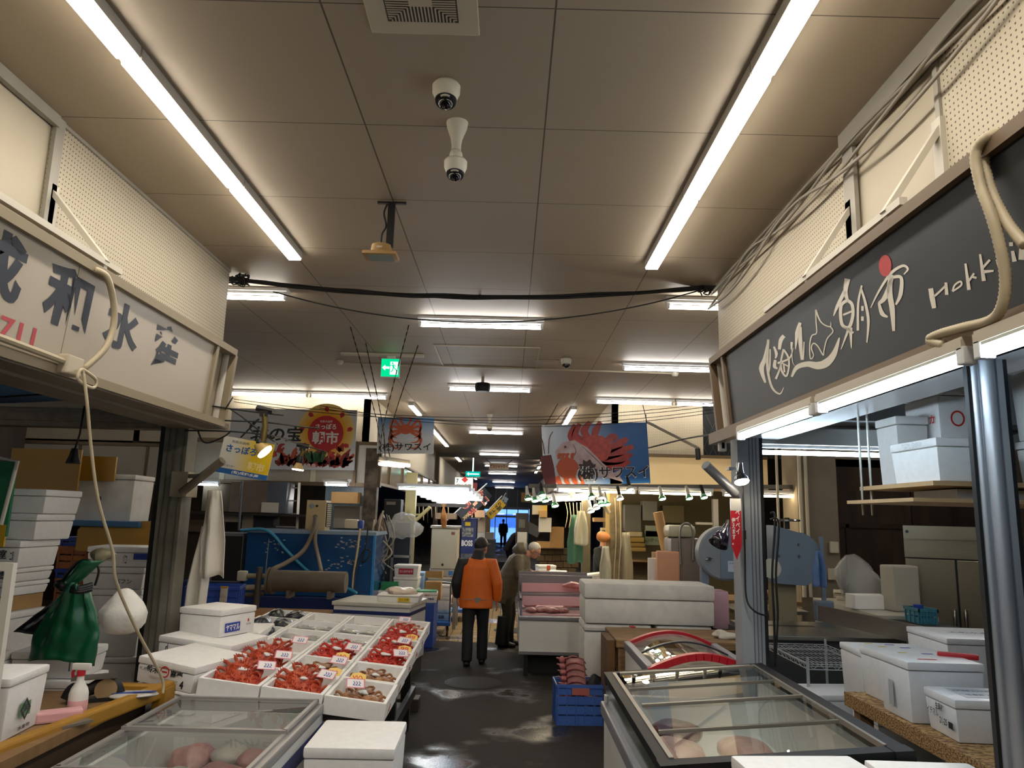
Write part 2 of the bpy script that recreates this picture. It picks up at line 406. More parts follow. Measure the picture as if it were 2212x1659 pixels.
fascia('stall_fascia', 'brownish grey blank fascia boards behind the left stall opening', -8.2, -4.75, 12.18, 2.30, 2.86, fas_g, (-5.9, -5.62, -7.0))
# ---------------------------------------------------------------- end wall with shutters and glass doors
YE = 52.5
frm = mat('grey door frame', '#6f7480', .4, metal=.3)
sh = mat('grey shutter slats', '#4a4d52', .45, metal=.3)
mb = MB(); mb.box(-13, -1.75, YE, YE+.15, 0, CEIL).box(1.4, 13, YE, YE+.15, 0, CEIL)
struct(mb.build('wall_end', conc_w))
t = thing('window_1', None, None, (-.17, YE, 2.55)); struct(t)
mb = MB()
for k in range(13): mb.box(-1.6, 1.6, -.02-.012*(k % 2), .03, .1*k, .1*k+.085)
mb.box(-1.6, 1.6, .03, .06, 0, CEIL-2.55)
struct(mb.build('shutter_slats', sh, t))
mb = MB()
for x in (-1.6, -.8, -.05, .7, 1.5): mb.box(x, x+.05, -.06, .0, 0, CEIL-2.55)
mb.box(-1.6, 1.6, -.08, .05, -.12, 0)
struct(mb.build('window_frame', frm, t))
t = thing('door_1', None, None, (-.17, YE, 0)); struct(t)
mb = MB()
for x in (-1.58, -.78, .0, .78, 1.52): mb.box(x-.03, x+.03, 0, .06, 0, 2.45)
mb.box(-1.58, 1.55, -.02, .08, 1.83, 1.97).box(-1.58, 1.55, 0, .06, 2.38, 2.45).box(-1.58, 1.55, 0, .06, 0, .12)
struct(mb.build('door_frame', frm, t))
struct(MB().box(-1.55, 1.5, .02, .03, .1, 2.4).build('door_glass', glass('door glass', '#cfe0f5', .02, .93), t))
# the street outside
struct(MB().box(-30, 30, 53.2, 90, -.15, 0).build('street', mat('snowy street', '#9fb0c8', .7)))
mb = MB(); mb.box(-30, 30, 66, 67, 0, 14)
for k in range(5):
    mb.mi = 1; mb.box(-14, 14, 65.9, 66, 1.0+k*2.6, 2.1+k*2.6)
struct(mb.build('building_facade', [mat('pale facade', '#c6d0de', .6), mat('facade windows', '#5f7da8', .2)]))
# ================================================================ CEILING: LAMPS AND FITTINGS
lamp_w, lamp_n, lamp_c = glow('warm tube', WARM, TUBE), glow('neutral tube', NEUT, TUBE), glow('cool tube', COOL, TUBE)
lamp_y = glow('yellowish tube', (1, .80, .50), TUBE)
housing = mat('lamp housing', '#a8a49c', .5)
def strip_lamp(label, group, p, q, m_, z=CEIL, style='bar', name='ceiling_light'):
    """fluorescent batten from p to q under the ceiling (or hung at z)"""
    p, q = Vector((*p, z)), Vector((*q, z)); c = (p+q)/2; d = (q-p); L = d.length; ang = math.atan2(d.y, d.x)
    t = thing(name, label, 'ceiling light', c, ang, group)
    if style == 'bar':
        MB().box(-L/2, L/2, -.05, .05, -.055, 0, bev=.004).build('housing', housing, t)
        mb = MB().box(-L/2+.012, L/2-.012, -.045, .045, -.070, -.055, bev=.005)
        mb.build('diffuser', m_, t)
    else:
        MB().box(-L/2, L/2, -.06, .06, -.03, 0).box(-L/2, L/2, -.03, .03, -.05, -.03).build('housing', mat('white lamp housing', '#d8d8d8', .4), t)
        MB().cyl((-L/2+.03, 0, -.085), (L/2-.03, 0, -.085), .017, n=10).build('tube', m_, t, smooth=True)
        for s in (-1, 1): MB().cbox((s*(L/2-.02), 0, -.07), (.03, .035, .06)).build('socket', mat('lamp socket', '#cfcfcf', .4), t)
    return t
ORD = ['first', 'second', 'third', 'fourth', 'fifth', 'sixth', 'seventh', 'eighth']
for s, x in (('left', -1.67), ('right', 1.03)):
    for k in range(7):
        y1 = 5.42-1.262*k; n = ['nearest the cable bundle', 'second from the cable bundle', 'third from the cable bundle'][k] if k < 3 else 'behind the camera'
        strip_lamp(f'warm white ceiling batten of the long {s} hand row, {n}' if k < 3 else f'warm ceiling batten of the {s} hand row out of view', 'warm ceiling rows of the near aisle', (x, y1-1.25), (x, y1), lamp_w)
for lab, p, q, m_ in (
    ('white tube light hung crossways behind the cable bundle, middle of the aisle', (-.952, 7.2), (.297, 7.2), lamp_n),
    ('crossways tube light just behind the ceiling hatch and black projector', (-.963, 11.0), (.29, 11.0), lamp_n),
    ('crossways tube light at the left end of the cable bundle by the perforated wall', (-3.26, 6.4), (-2.01, 6.4), lamp_w),
    ('crossways tube light at the right end of the cable bundle by the perforated wall', (1.33, 6.35), (2.58, 6.35), lamp_w),
    ('tube light beside the end of the black shop sign, right of the black dome camera', (1.36, 9.13), (2.61, 9.13), lamp_n),
    ('left half of the tube run above the sun banner', (-4.6, 12.05), (-3.33, 12.05), lamp_w),
    ('right half of the tube run above the sun banner', (-3.30, 12.05), (-2.03, 12.05), lamp_w),
    ('left half of the tube run above the blue fish sign', (1.34, 11.9), (2.6, 11.9), lamp_w),
    ('right half of the tube run above the blue fish sign', (2.63, 11.9), (3.88, 11.9), lamp_w)):
    strip_lamp(lab, 'crossways tube lights', p, q, m_, style='tube')
for k, y in enumerate((16.85, 22.8, 28, 33, 41, 49)):
    strip_lamp(f'small crossways tube light down the far corridor, {ORD[k]} beyond the hanging signs', 'crossways tube lights of the far corridor', (-.97, y), (.28, y), lamp_n, style='tube')
k = 0
for y in (13.0, 15.6, 16.87, 18.2, 19.47, 23.9, 25.2, 34, 38):
    strip_lamp('warm batten in the row along the left wall of the far corridor', 'left row of the far corridor', (-1.77, y), (-1.77, y+1.24), lamp_w)
for y in (13.0, 14.27, 25, 28, 31):
    strip_lamp('warm batten in the row along the right wall of the far corridor', 'right row of the far corridor', (1.09, y), (1.09, y+1.24), lamp_w)
for x in (-6.2, -9):
    strip_lamp('tube light of the cross passage to the left, out of view', 'passage lights', (x, 9), (x+1.25, 9), lamp_w, style='tube')
strip_lamp('tube light of the cross passage to the right, out of view', 'passage lights', (5.6, 9.3), (6.85, 9.3), lamp_n, style='tube')
# air vent
t = thing('ceiling_vent', 'square cream ceiling vent with slotted grille at the top edge', 'vent', (-.39, 2.53, CEIL))
MB().box(-.22, .22, -.22, .22, -.012, 0, bev=.004).build('face_plate', mat('vent plate', '#b9ad97', .5), t)
mb = MB().box(-.14, .14, -.14, .14, -.0135, -.012); mb.mi = 1
for k in range(4):
    R = Matrix.Rotation(k*pi/2, 4, 'Z')
    for i in range(-9, 10):
        l = .135-max(abs(i)*.0135, .045)
        if l > .005: mb.box(i*.0135-.003, i*.0135+.003, -.135, -.135+l+.0, -.0165, -.013, R)
mb.box(-.045, .045, -.045, .045, -.017, -.013)
mb.build('grille', [black, mat('vent bars', '#b3a791', .5)], t)
# dome cameras
dome_w, dome_b, lens_m = mat('camera shell', '#cbc6b6', .4), mat('camera ring', '#1d1f26', .3), mat('camera dome', '#0a0b10', .06, spec=.8)
def dome_cam(label, loc, s=1, pend=False):
    t = thing('security_camera', label, 'security camera', loc, 0, 'security cameras')
    z = 0
    if pend:
        MB().lathe([(.055, 0), (.05, -.03), (.03, -.085), (.024, -.12), (.024, -.15)], n=20).build('mount_cone', dome_w, t, smooth=True)
        MB().ell((0, 0, -.175), .033, .033, .033).build('ball_joint', dome_w, t, smooth=True); z = -.20
    MB().lathe([(.055*s, z), (.064*s, z-.012*s), (.063*s, z-.045*s), (.048*s, z-.082*s), (.04*s, z-.088*s)], n=28).build('shell', dome_w, t, smooth=True)
    T = Matrix.Translation((0, -.004*s, z-.082*s)) @ Matrix.Rotation(rad(-22), 4, 'X')
    MB().lathe([(.050*s, .004), (.047*s, -.012*s), (.038*s, -.016*s)], n=28, M=T).build('ring', dome_b, t, smooth=True)
    d = MB().ell((0, 0, 0), .036*s, .036*s, .03*s, M=None).build('dome', lens_m, t, smooth=True, M=T @ Matrix.Translation((0, 0, -.016*s)))
    return t
dome_cam('white dome security camera fixed flat to the ceiling, the nearer one', (-.336, 3.12, CEIL))
dome_cam('white dome security camera hanging on a cone and ball joint', (-.31, 3.46, CEIL), .9, True)
dome_cam('small dark dome camera on the ceiling left of the crossways tube light', (.655, 9.0, CEIL), 1.0)
dome_cam('distant white dome camera hanging on a cone in the far corridor', (-.42, 14.3, CEIL), 1.0, True)
# floodlight on a black drop bar
t = thing('floodlight', 'ochre floodlight hanging from the ceiling on a black bar', 'floodlight', (-.79, 4.45, CEIL))
MB().box(-.09, .09, -.012, .012, -.012, 0).build('mount_plate', black, t)
MB().box(-.022, .022, -.012, .012, -.30, -.01).build('drop_bar', black, t)
och = mat('ochre casting', '#a88450', .5, var=.1)
mb = MB(); mb.lathe([(.062, -.26), (.066, -.30), (.072, -.315)], c=(-.05, -.0, -.03), n=18); mb.box(-.155, .055, -.08, .075, -.37, -.345, bev=.01)
mb.build('lamp_head', och, t, smooth=True)
MB().box(-.125, .025, -.06, .055, -.3735, -.37).build('lamp_glass', mat('floodlight glass', '#8f9a94', .15), t)
lettering('100W', .035, .014, paper, t, TR(-.05, -.066, -.32) @ FRONT, name='rating_plate')
MB().tube(spline([(-.03, 0, -.015), (-.045, -.01, -.08), (-.03, 0, -.16), (-.05, -.01, -.22), (-.055, 0, -.275)]), .006, 6).build('power_cord', cord_black, t, smooth='all')
# hatch in the ceiling
t = struct(thing('trim_7', None, None, (-.305, 9.05, CEIL)))
mb = MB()
for a in ((-.62, .62, -.63, -.60), (-.62, .62, .60, .63), (-.62, -.60, -.60, .60), (.60, .62, -.60, .60)): mb.box(*a, -.012, .0)
struct(mb.build('hatch_frame', mat('hatch frame', '#a89b85', .5), t))
# exit sign
t = thing('exit_sign', 'green running man exit sign hung under a white ceiling bar', 'exit sign', (-1.50, 9.0, CEIL))
MB().box(-.62, .40, -.05, .05, -.03, 0, bev=.008).build('ceiling_bar', mat('pale bar', '#bdb39f', .5), t)
MB().box(-.115, .115, -.03, .03, -.30, -.06, bev=.01).box(-.05, .05, -.02, .02, -.06, -.03).build('sign_box', mat('exit sign case', '#cfcfc6', .4), t)
eg, ew = glow('exit green', (.0, .42, .16), 1.05), glow('exit white', (.72, 1, .92), 1.2)
MB().box(-.11, .11, -.0335, -.03, -.29, -.07).build('sign_face', eg, t)
mb = MB(); FM = TR(0, -.0345, -.18) @ FRONT
mb.prism([(0, -.085), (.095, -.085), (.095, .075), (0, .075)], .001, FM)
mb.prism([(-.1, 0), (-.06, .035), (-.06, .014), (-.01, .014), (-.01, -.014), (-.06, -.014), (-.06, -.035)], .001, FM)
mb.build('door_and_arrow', ew, t)
mb = MB(); FM2 = TR(0, -.0362, -.18) @ FRONT
mb.prism([(.028+.012*cos(a*pi/5), .057+.012*sin(a*pi/5)) for a in range(10)], .001, FM2)
for pl, w_ in (([(.03, .04), (.045, .0)], .024), ([(.032, .036), (.005, .03), (-.008, .012)], .010), ([(.034, .036), (.06, .03), (.07, .012)], .010), ([(.045, .0), (.075, -.025), (.085, -.05)], .013), ([(.04, .0), (.03, -.035), (.008, -.055)], .013)):
    ribbon(mb, pl, w_, FM2, z=.0014, curve=False)
mb.build('running_man', eg, t)
# conduits and little fittings on the ceiling
cond = mat('cream conduit', '#b3a78f', .5)
tag(MB().tube([(-2.2, 9.55, CEIL-.015), (2.1, 9.7, CEIL-.015)], .012, 6).build('ceiling_conduit', cond), 'thin conduit crossing the ceiling behind the exit sign and hatch', 'conduit')
for k, (x, y) in enumerate(((-2.25, 9.5), (2.15, 9.72))):
    tag(MB().lathe([(.05, 0), (.05, -.02), (.03, -.05), (.0, -.055)], c=(x, y, CEIL), n=14).build('smoke_detector', mat('detector white', '#c8c0ae', .5), smooth=True), ['small round detector at the left end of the thin ceiling conduit', 'small round detector at the right end of the thin ceiling conduit'][k], 'detector', 'ceiling detectors')
t = thing('projector', 'small black ceiling speaker box in front of a crossways tube light', 'speaker', (-.42, 10.4, CEIL))
MB().box(-.02, .02, -.02, .02, -.09, 0).build('drop_bracket', cond, t); MB().lathe([(.1, -.09), (.11, -.11), (.11, -.19), (.09, -.21)], n=20).build('body', black, t, smooth=True)
tag(MB().box(-.15, .15, -.12, .12, -.01, 0, bev=.003).box(-.09, .09, -.06, .06, -.014, -.01).build('ceiling_vent', mat('vent grey', '#a09482', .5), loc=(.42, 9.2, CEIL)), 'small flat ceiling vent right of the dark dome camera', 'vent')
# ---------------------------------------------------------------- cable bundle across the aisle
def sag(a, b, s, n=9, j=0):
    a, b = Vector(a), Vector(b)
    return [a.lerp(b, i/n)+Vector((0, random.uniform(-j, j), -4*s*(i/n)*(1-i/n)+random.uniform(-j, j))) for i in range(n+1)]
A, B = PY(512, 605, 6.0), PY(1535, 621, 6.0)
t = thing('cable_bundle', 'thick bundle of black cables strung across the aisle under the ceiling', 'cable', A)
mb = MB()
for k in range(7):
    o = Vector((0, random.uniform(-.02, .02), random.uniform(-.018, .018)))
    mb.tube(spline([p-A for p in sag(A+o, B+o, .12+random.uniform(-.012, .012), 16, .006)], 3), .009, 5)
mb.build('strands', cord_black, t)
for nm, p in (('left_knot', A), ('right_knot', B)):
    mb = MB(); c = p-A
    for k in range(9):
        q = [c+Vector((random.uniform(-.06, .1) * (1 if nm[0] == 'l' else -1), random.uniform(-.05, .05), random.uniform(-.06, .05))) for _ in range(5)]
        mb.tube(spline(q, 4), .006, 5)
    mb.box(c.x-.06, c.x+.06, c.y-.03, c.y+.03, c.z-.02, c.z+.02); mb.build('cable_knot', cord_black, t)
cable('cable', sag(PY(590, 630, 6.0), PY(1530, 622, 6.0), .28, 10), .006, cord_black, 'single thin cable sagging below the thick cable bundle')
cable('cable', [PY(1036, 627, 6.4), PY(1039, 634, 6.4), PY(1034, 640, 6.4), PY(1037, 646, 6.4)], .008, cord_black, 'short loose cable end dangling from the ceiling above the bundle')
# grey cables running along the right wall under the ceiling
gcab = mat('grey cable', '#8d8577', .6)
for k in range(5):
    pts = [Vector((XR-.02-.012*k, y, CEIL-.03-.015*k-(.02+.035*k)*abs(sin(y*1.3+k)))) for y in (1.8, 2.4, 3.0, 3.5, 4.0, 4.4, 4.9, 5.4, 5.95)]
    cable('cable', pts, .009, gcab, 'grey cable of the tangle along the top of the right wall', group='cables along the right wall')
# ================================================================ THE TWO NEAR SHOP SIGNS
tr_s = mat('sign frame brown', '#73604a', .45, metal=.3); tr_l = mat('sign frame beige', '#8f8168', .45, metal=.2)
wht_st = mat('white steel bracket', '#bdb6a6', .5)
def aisle_sign(nm, label, side, xt, zt, xb, zb, y_near, y_panel, y_end, m_face, m_frame):
    """long tilted sign along the aisle; side=+1 right wall (faces -X), -1 left wall (faces +X)"""
    o = Vector((xb, y_panel if side > 0 else y_near, zb)); up = Vector((xt-xb, 0, zt-zb)); H = up.length
    M = frame(o, (0, -side, 0), up); L = y_panel-y_near; E = y_end-y_panel
    t = thing(nm, label, 'sign', M=M)
    MB().box(0, L, 0, H, -.05, 0).build('face', m_face, t)
    a, b_ = (-E, L) if side > 0 else (0, L+E)
    mb = MB(); mb.box(a, b_, H, H+.045, -.09, .03).box(a, b_, -.045, 0, -.09, .03)
    e0 = 0 if side > 0 else L
    mb.box(e0-.03, e0+.012, 0, H, -.06, .02) if side > 0 else mb.box(e0-.012, e0+.03, 0, H, -.06, .02)
    en = a if side > 0 else b_
    mb.box(en-.02, en+.02, 0, H, -.09, .03); mb.build('frame', m_frame, t)
    MB().box(min(e0, en), max(e0, en), 0, H, -.085, -.07).build('end_panel', mat('sign end sheet', '#a2957f', .5), t)
    # rounded return at the corner
    mb = MB(); sgn = -1 if side > 0 else 1
    mb.tube([(en+sgn*.03, 0, -.04), (en+sgn*.03, H, -.04)], .055, 16); mb.build('rounded_corner', mat('glossy white sheet', '#cfc9bd', .18), t, smooth=True)
    return t, M, H, L
blk_face = mat('black sign sheet', '#232629', .42, spec=.4)
sgR, MR, HR, LR = aisle_sign('shop_sign', 'long black shop sign with white brush lettering along the right wall', 1, 1.447, 2.999, 1.491, 2.506, -1.0, 5.0, 5.28, blk_face, tr_s)
wsign = mat('old white sign sheet', '#aea392', .35, var=.06, vscale=1.5)
sgL, ML, HL, LL = aisle_sign('shop_sign', 'long white shop sign with dark blue characters along the left wall', -1, -2.06, 2.995, -2.10, 2.515, -1.0, 5.05, 5.38, wsign, tr_l)
def on_sign(M, x, y):
    o = M.translation; n = M.to_3x3().col[2]; d = ray(x, y); k = n.dot(o-CAM)/n.dot(d)
    return M.inverted() @ (CAM+d*k)
white_ink, navy = mat('cream lettering', '#d6cfc0', .5), mat('navy lettering', '#1b2536', .45)
def traced(parent, M, strokes, ox, oy, sc, m_, name='lettering', z=.0015):
    mb = MB()
    for pts, ws in strokes:
        n0 = len(mb.bm.verts); ribbon(mb, pts, ws); mb.bm.verts.ensure_lookup_table()
        for v in list(mb.bm.verts)[n0:]:
            p = on_sign(M, ox+v.co.x*sc, oy+v.co.y*sc); v.co = (p.x, p.y, z)
    return mb.build(name, m_, parent)
K = 712/2212
traced(sgR, MR, [
 ([(498, 725), (475, 850), (452, 920), (478, 1015)], [8, 26, 34, 12]), ([(498, 725), (490, 850), (497, 950), (525, 1050), (575, 1090), (602, 1045)], [16, 18, 17, 15, 11, 3]), ([(510, 790), (508, 900), (498, 965)], [8, 12, 6]),
 ([(535, 772), (552, 820), (545, 852)], [12, 20, 8]), ([(545, 862), (540, 905), (560, 920)], [18, 24, 10]), ([(548, 990), (572, 930), (582, 878)], [16, 12, 5]), ([(604, 700), (582, 730), (572, 792)], [26, 28, 18]),
 ([(600, 790), (582, 880), (590, 940), (620, 970), (637, 900), (630, 840), (600, 792)], 13), ([(560, 884), (640, 850), (666, 780)], [13, 12, 3]), ([(601, 885), (606, 945)], 12), ([(585, 880), (632, 905)], 9),
 ([(655, 742), (653, 792)], [16, 10]), ([(656, 792), (660, 870), (674, 900)], 5), ([(712, 612), (692, 680), (680, 792)], [20, 28, 3]), ([(713, 640), (713, 740), (722, 862)], [18, 28, 12]), ([(738, 740), (732, 862)], [8, 12]),
 ([(655, 976), (690, 912), (760, 890), (830, 900), (890, 880), (940, 820), (976, 712)], [12, 30, 36, 50, 54, 38, 8]),
 ([(816, 525), (842, 592), (872, 625), (914, 638), (917, 606)], [12, 9, 8, 8, 4]), ([(914, 638), (932, 672), (892, 722), (872, 798), (866, 830), (832, 772), (802, 750), (787, 782), (802, 832), (780, 852), (776, 762), (790, 700), (822, 680), (818, 600), (816, 525)], 8),
 ([(1030, 318), (1016, 400), (1030, 462)], [40, 28, 20]), ([(1012, 400), (962, 500), (936, 567)], [26, 22, 6]), ([(1030, 462), (986, 500), (992, 620), (1040, 642), (1066, 560), (1060, 490), (1030, 462)], 22), ([(1000, 560), (1060, 535)], 13), ([(1050, 645), (1056, 785)], [26, 6]), ([(1040, 648), (986, 792)], [20, 5]), ([(1000, 640), (1070, 680)], [8, 14]),
 ([(1126, 362), (1102, 480), (1100, 665)], [12, 15, 18]), ([(1120, 380), (1150, 480), (1170, 600), (1160, 746)], [12, 18, 20, 8]), ([(1130, 500), (1130, 532)], 16), ([(1130, 570), (1130, 600)], 18),
 ([(1186, 512), (1240, 402), (1320, 282), (1400, 230), (1435, 252), (1408, 288)], [6, 14, 20, 18, 14, 6]), ([(1322, 290), (1312, 400), (1330, 520), (1340, 668)], [30, 38, 36, 18]), ([(1330, 308), (1282, 440), (1240, 482)], [24, 34, 18]), ([(1240, 478), (1262, 550), (1300, 574)], [14, 30, 10]), ([(1330, 308), (1390, 310), (1386, 420), (1354, 492)], [20, 22, 28, 12]),
 ([(1588, 382), (1600, 450), (1612, 515)], [32, 36, 28]), ([(1604, 442), (1650, 402), (1692, 360)], 14), ([(1690, 342), (1697, 425)], [18, 24]), ([(1735, 402), (1750, 360), (1788, 335), (1792, 362), (1735, 402)], 12),
 ([(1822, 215), (1846, 392)], [14, 26]), ([(1845, 332), (1880, 280)], 14), ([(1860, 302), (1897, 312)], 15), ([(1920, 152), (1946, 332)], [14, 28]), ([(1940, 242), (1986, 190)], 16), ([(1930, 272), (2012, 264)], [24, 12]),
 ([(2032, 188), (2052, 248), (2066, 205), (2032, 188)], 16), ([(2128, 72), (2129, 98)], 26), ([(2138, 130), (2152, 202)], [22, 30]), ([(2204, 90), (2198, 190)], 40), ([(2240, 60), (2262, 185)], 26)],
 1500, 500, K, white_ink)
mb = MB(); ring = []
for i in range(28):
    a = 2*pi*i/28; p = on_sign(MR, 1500+K*(1283+42*cos(a)), 500+K*(230+72*sin(a))); ring.append((p.x, p.y))
mb.prism(ring, .001, Matrix.Translation((0, 0, .001))); mb.build('red_dot', mat('sign red', '#b0252a', .5), sgR)
# left sign characters, set on the board by their own boxes
k4 = 560/2212
def char_on(parent, M, ch, l, r, tp, bt, m_, bold=.035):
    a = [on_sign(M, x*k4, 500+y*k4) for x, y in (l, r, tp, bt)]
    x0, x1, y1, y0 = a[0].x, a[1].x, a[2].y, a[3].y
    lettering(ch, x1-x0, y1-y0, m_, parent, Matrix.Translation(((x0+x1)/2, (y0+y1)/2, .001)), bold); return (x0, x1, y0, y1)
c1 = char_on(sgL, ML, '和', (370, 560), (790, 560), (600, 300), (590, 850), navy)
char_on(sgL, ML, '水', (868, 880), (1195, 840), (1085, 622), (1100, 1050), navy)
c3 = char_on(sgL, ML, '産', (1275, 1010), (1545, 990), (1440, 800), (1420, 1200), navy)
lettering('成', c1[1]-c1[0], c1[3]-c1[2], navy, sgL, Matrix.Translation(((c1[0]+c1[1])/2-(c3[0]-c1[0])/2*1.02, (c1[2]+c1[3])/2, .001)), .035)
char_on(sgL, ML, '711', (-8, 800), (302, 880), (160, 770), (150, 965), mat('sign crimson', '#b3404a', .5), .02)
MB().box(.0, .0+.003, 0, HL, 0, .001).build('panel_joint', mat('joint dark', '#6b6252', .6), sgL, loc=(on_sign(ML, 140, 720).x, 0, 0))
# triangular wall brackets
def bracket(side, y, label, xw, xo):
    t = thing('sign_bracket', label, 'bracket', (xw, y, 3.05), 0, 'sign brackets')
    d = xo-xw
    MB().beam((0, 0, .0), (d, 0, .0), .03, .03).build('lower_arm', wht_st, t)
    MB().beam((0, 0, .38), (d, 0, .02), .04, .025).build('strut', wht_st, t)
    MB().box(-.01, .01, -.03, .03, -.05, .42).build('wall_plate', wht_st, t)
bracket(-1, 3.55, 'white triangular bracket holding the white sign, by the grey upright', XL+.01, -2.03); bracket(-1, 1.9, 'white triangular bracket holding the near part of the white sign', XL+.01, -2.03)
bracket(1, 2.72, 'white triangular bracket holding the black sign, nearer one', XR-.01, 1.42); bracket(1, 3.50, 'white triangular bracket holding the black sign, farther one', XR-.01, 1.42)
MB().beam((1.43, 2.6, 3.07), (1.43, 4.1, 3.07), .03, .03).build('bracket_rail', wht_st, sgR, M=sgR.matrix_world.inverted())
MB().beam((-2.04, 1.0, 3.07), (-2.04, 3.7, 3.07), .03, .03).build('bracket_rail', wht_st, sgL, M=sgL.matrix_world.inverted())
# ribbed conduits
rib = mat('ribbed beige conduit', '#a89a7d', .55)
def ribbed(pts, r, label, x=None):
    P = spline(pts, 40); Q = [P[0]]
    for p in P:
        if (p-Q[-1]).length > .006: Q.append(p)
    return tag(MB().tube(Q, [r*(1 if i % 2 else .86) for i in range(len(Q))], 10).build('ribbed_conduit', rib, smooth='all'), label, 'conduit')
xs_ = 1.42
ribbed([PX(2200, 288, 1.5), PX(2140, 292, 1.42), PX(2108, 330, 1.40), PX(2118, 400, 1.40), PX(2140, 460, 1.40), PX(2160, 530, 1.41), PX(2172, 600, 1.42), PX(2165, 660, 1.42), PX(2140, 692, 1.43), PX(2080, 708, 1.43), PX(2030, 722, 1.43), PX(2008, 735, 1.43), PX(2040, 745, 1.43)], .017, 'beige ribbed conduit looping down over the black sign, outer one')
ribbed([PX(2200, 297, 1.5), PX(2150, 302, 1.44), PX(2126, 340, 1.43), PX(2140, 410, 1.43), PX(2175, 480, 1.43), PX(2215, 530, 1.43)], .017, 'beige ribbed conduit looping over the black sign, inner one')
cable('conduit', [PX(205, 582, -2.03), PX(232, 600, -2.0), PX(246, 660, -2.0), PX(244, 710, -2.0), PX(225, 755, -2.0), PX(180, 797, -2.03)], .016, rib, 'smooth beige conduit arching over the white sign', 'conduit')
t = thing('junction_box', 'cream junction box under the white sign with a coiled cord', 'junction box', PX(152, 790, -2.05))
MB().cbox((0, 0, 0), (.05, .13, .09), bev=.008).build('case', mat('cream box', '#b9ad95', .45), t)
MB().cyl((0, -2.5, .04), (0, -.06, .01), .016, n=8).build('pipe', rib, t, smooth=True)
cable('cord', [PX(178, 797, -2.0), PX(207, 820, -2.0), PX(200, 838, -2.0), PX(168, 820, -2.0), PX(178, 800, -2.0), PX(188, 870, -1.98), PX(196, 960, -1.98), PX(212, 1080, -1.96), PX(243, 1190, -1.94), PX(252, 1260, -1.94), PX(300, 1370, -1.92), PX(348, 1460, -1.9), PX(352, 1498, -1.89)], .008, cord_beige, 'long beige cord hanging from the white sign down to the counter', 'cord')
# cool tubes under the black sign
def sign_tube(label, y0, y1):
    t = thing('sign_light', label, 'tube light', (1.44, (y0+y1)/2, 2.43), 0, 'cool tube lights under the black sign'); L = abs(y1-y0)/2
    MB().box(-.02, .05, -L, L, .0, .05).box(-.025, -.02, -L, L, .01, .04).build('housing', mat('pale lamp rail', '#b5ab98', .35, metal=.3), t)
    MB().cyl((-.005, -L+.03, -.02), (-.005, L-.03, -.02), .019, n=12).build('tube', lamp_c, t, smooth=True)
    for s in (-1, 1): MB().cbox((0, s*(L-.015), -.01), (.05, .035, .06), bev=.006).build('socket', mat('lamp socket', '#cfcfcf', .4), t)
sign_tube('cool white tube under the far end of the black sign', 4.68, 3.50); sign_tube('cool white tube under the middle of the black sign', 3.45, 2.30); sign_tube('cool white tube under the near end of the black sign', 2.24, 1.05)
# ================================================================ GENERIC MARKET THINGS
def foam_box(label, loc, w, d, h, rz=0, group=None, lid=.045, marks=(), m_=None, M=None, name='foam_box', open_=False, bev=.012, tap=.012):
    """polystyrene fish box, loc = middle of its bottom; marks = (face, text, ink, w, h, along, up[, bold])"""
    t = thing(name, label, 'foam box', loc, rz, group, M); m_ = m_ or foam
    if open_:
        mb = MB(); k = .022; mb.box(-w/2, w/2, -d/2, d/2, 0, .02, taper=(tap, tap))
        mb.box(-w/2, w/2, -d/2, -d/2+k, .0, h, bev=.004).box(-w/2, w/2, d/2-k, d/2, .0, h, bev=.004).box(-w/2, -w/2+k, -d/2+k*.9, d/2-k*.9, .0, h, bev=.004).box(w/2-k, w/2, -d/2+k*.9, d/2-k*.9, .0, h, bev=.004)
        mb.build('body', m_, t)
    else:
        MB().box(-w/2, w/2, -d/2, d/2, 0, h-lid, bev=bev, taper=(tap, tap)).build('body', m_, t, smooth=True)
        mb = MB().box(-w/2-.004, w/2+.004, -d/2-.004, d/2+.004, h-lid+.002, h, bev=bev); mb.build('lid', m_, t, smooth=True)
    for mk in marks:
        face, txt, ik, tw, th, a, b = mk[:7]; bold = mk[7] if len(mk) > 7 else .02
        if face == 'f': T = TR(a, -d/2-.0055+.008*0, b) @ FRONT
        elif face == 'r': T = TR(w/2+.0055, a, b) @ Matrix.Rotation(pi/2, 4, 'Z') @ FRONT
        elif face == 'l': T = TR(-w/2-.0055, a, b) @ Matrix.Rotation(-pi/2, 4, 'Z') @ FRONT
        else: T = TR(a, b, h+.001)
        if txt == '#': MB().prism([(-tw/2, -th/2), (tw/2, -th/2), (tw/2, th/2), (-tw/2, th/2)], .0008, T).build('printed_label', ik, t)
        elif txt == 'O':
            ring = [(tw/2*cos(2*pi*i/20), th/2*sin(2*pi*i/20)) for i in range(21)]; mb = MB(); ribbon(mb, ring, tw*.14, T, curve=False); mb.build('printed_ring', ik, t)
        elif txt == 'o': MB().prism([(tw/2*cos(2*pi*i/20), th/2*sin(2*pi*i/20)) for i in range(20)], .0008, T).build('printed_dot', ik, t)
        else: lettering(txt, tw, th, ik, t, T @ Matrix.Translation((0, 0, .0008)), bold)
    return t
def lump(mb, c, rx, ry, rz, amp=.15, sc=9, seed=0, n=20, m=12):
    def fn(v):
        k = 1+amp*2*(mnoise.noise(v*sc+Vector((seed*7.1, seed, 3)))); return v*k
    return mb.ell(c, rx, ry, rz, n, m, fn=fn)
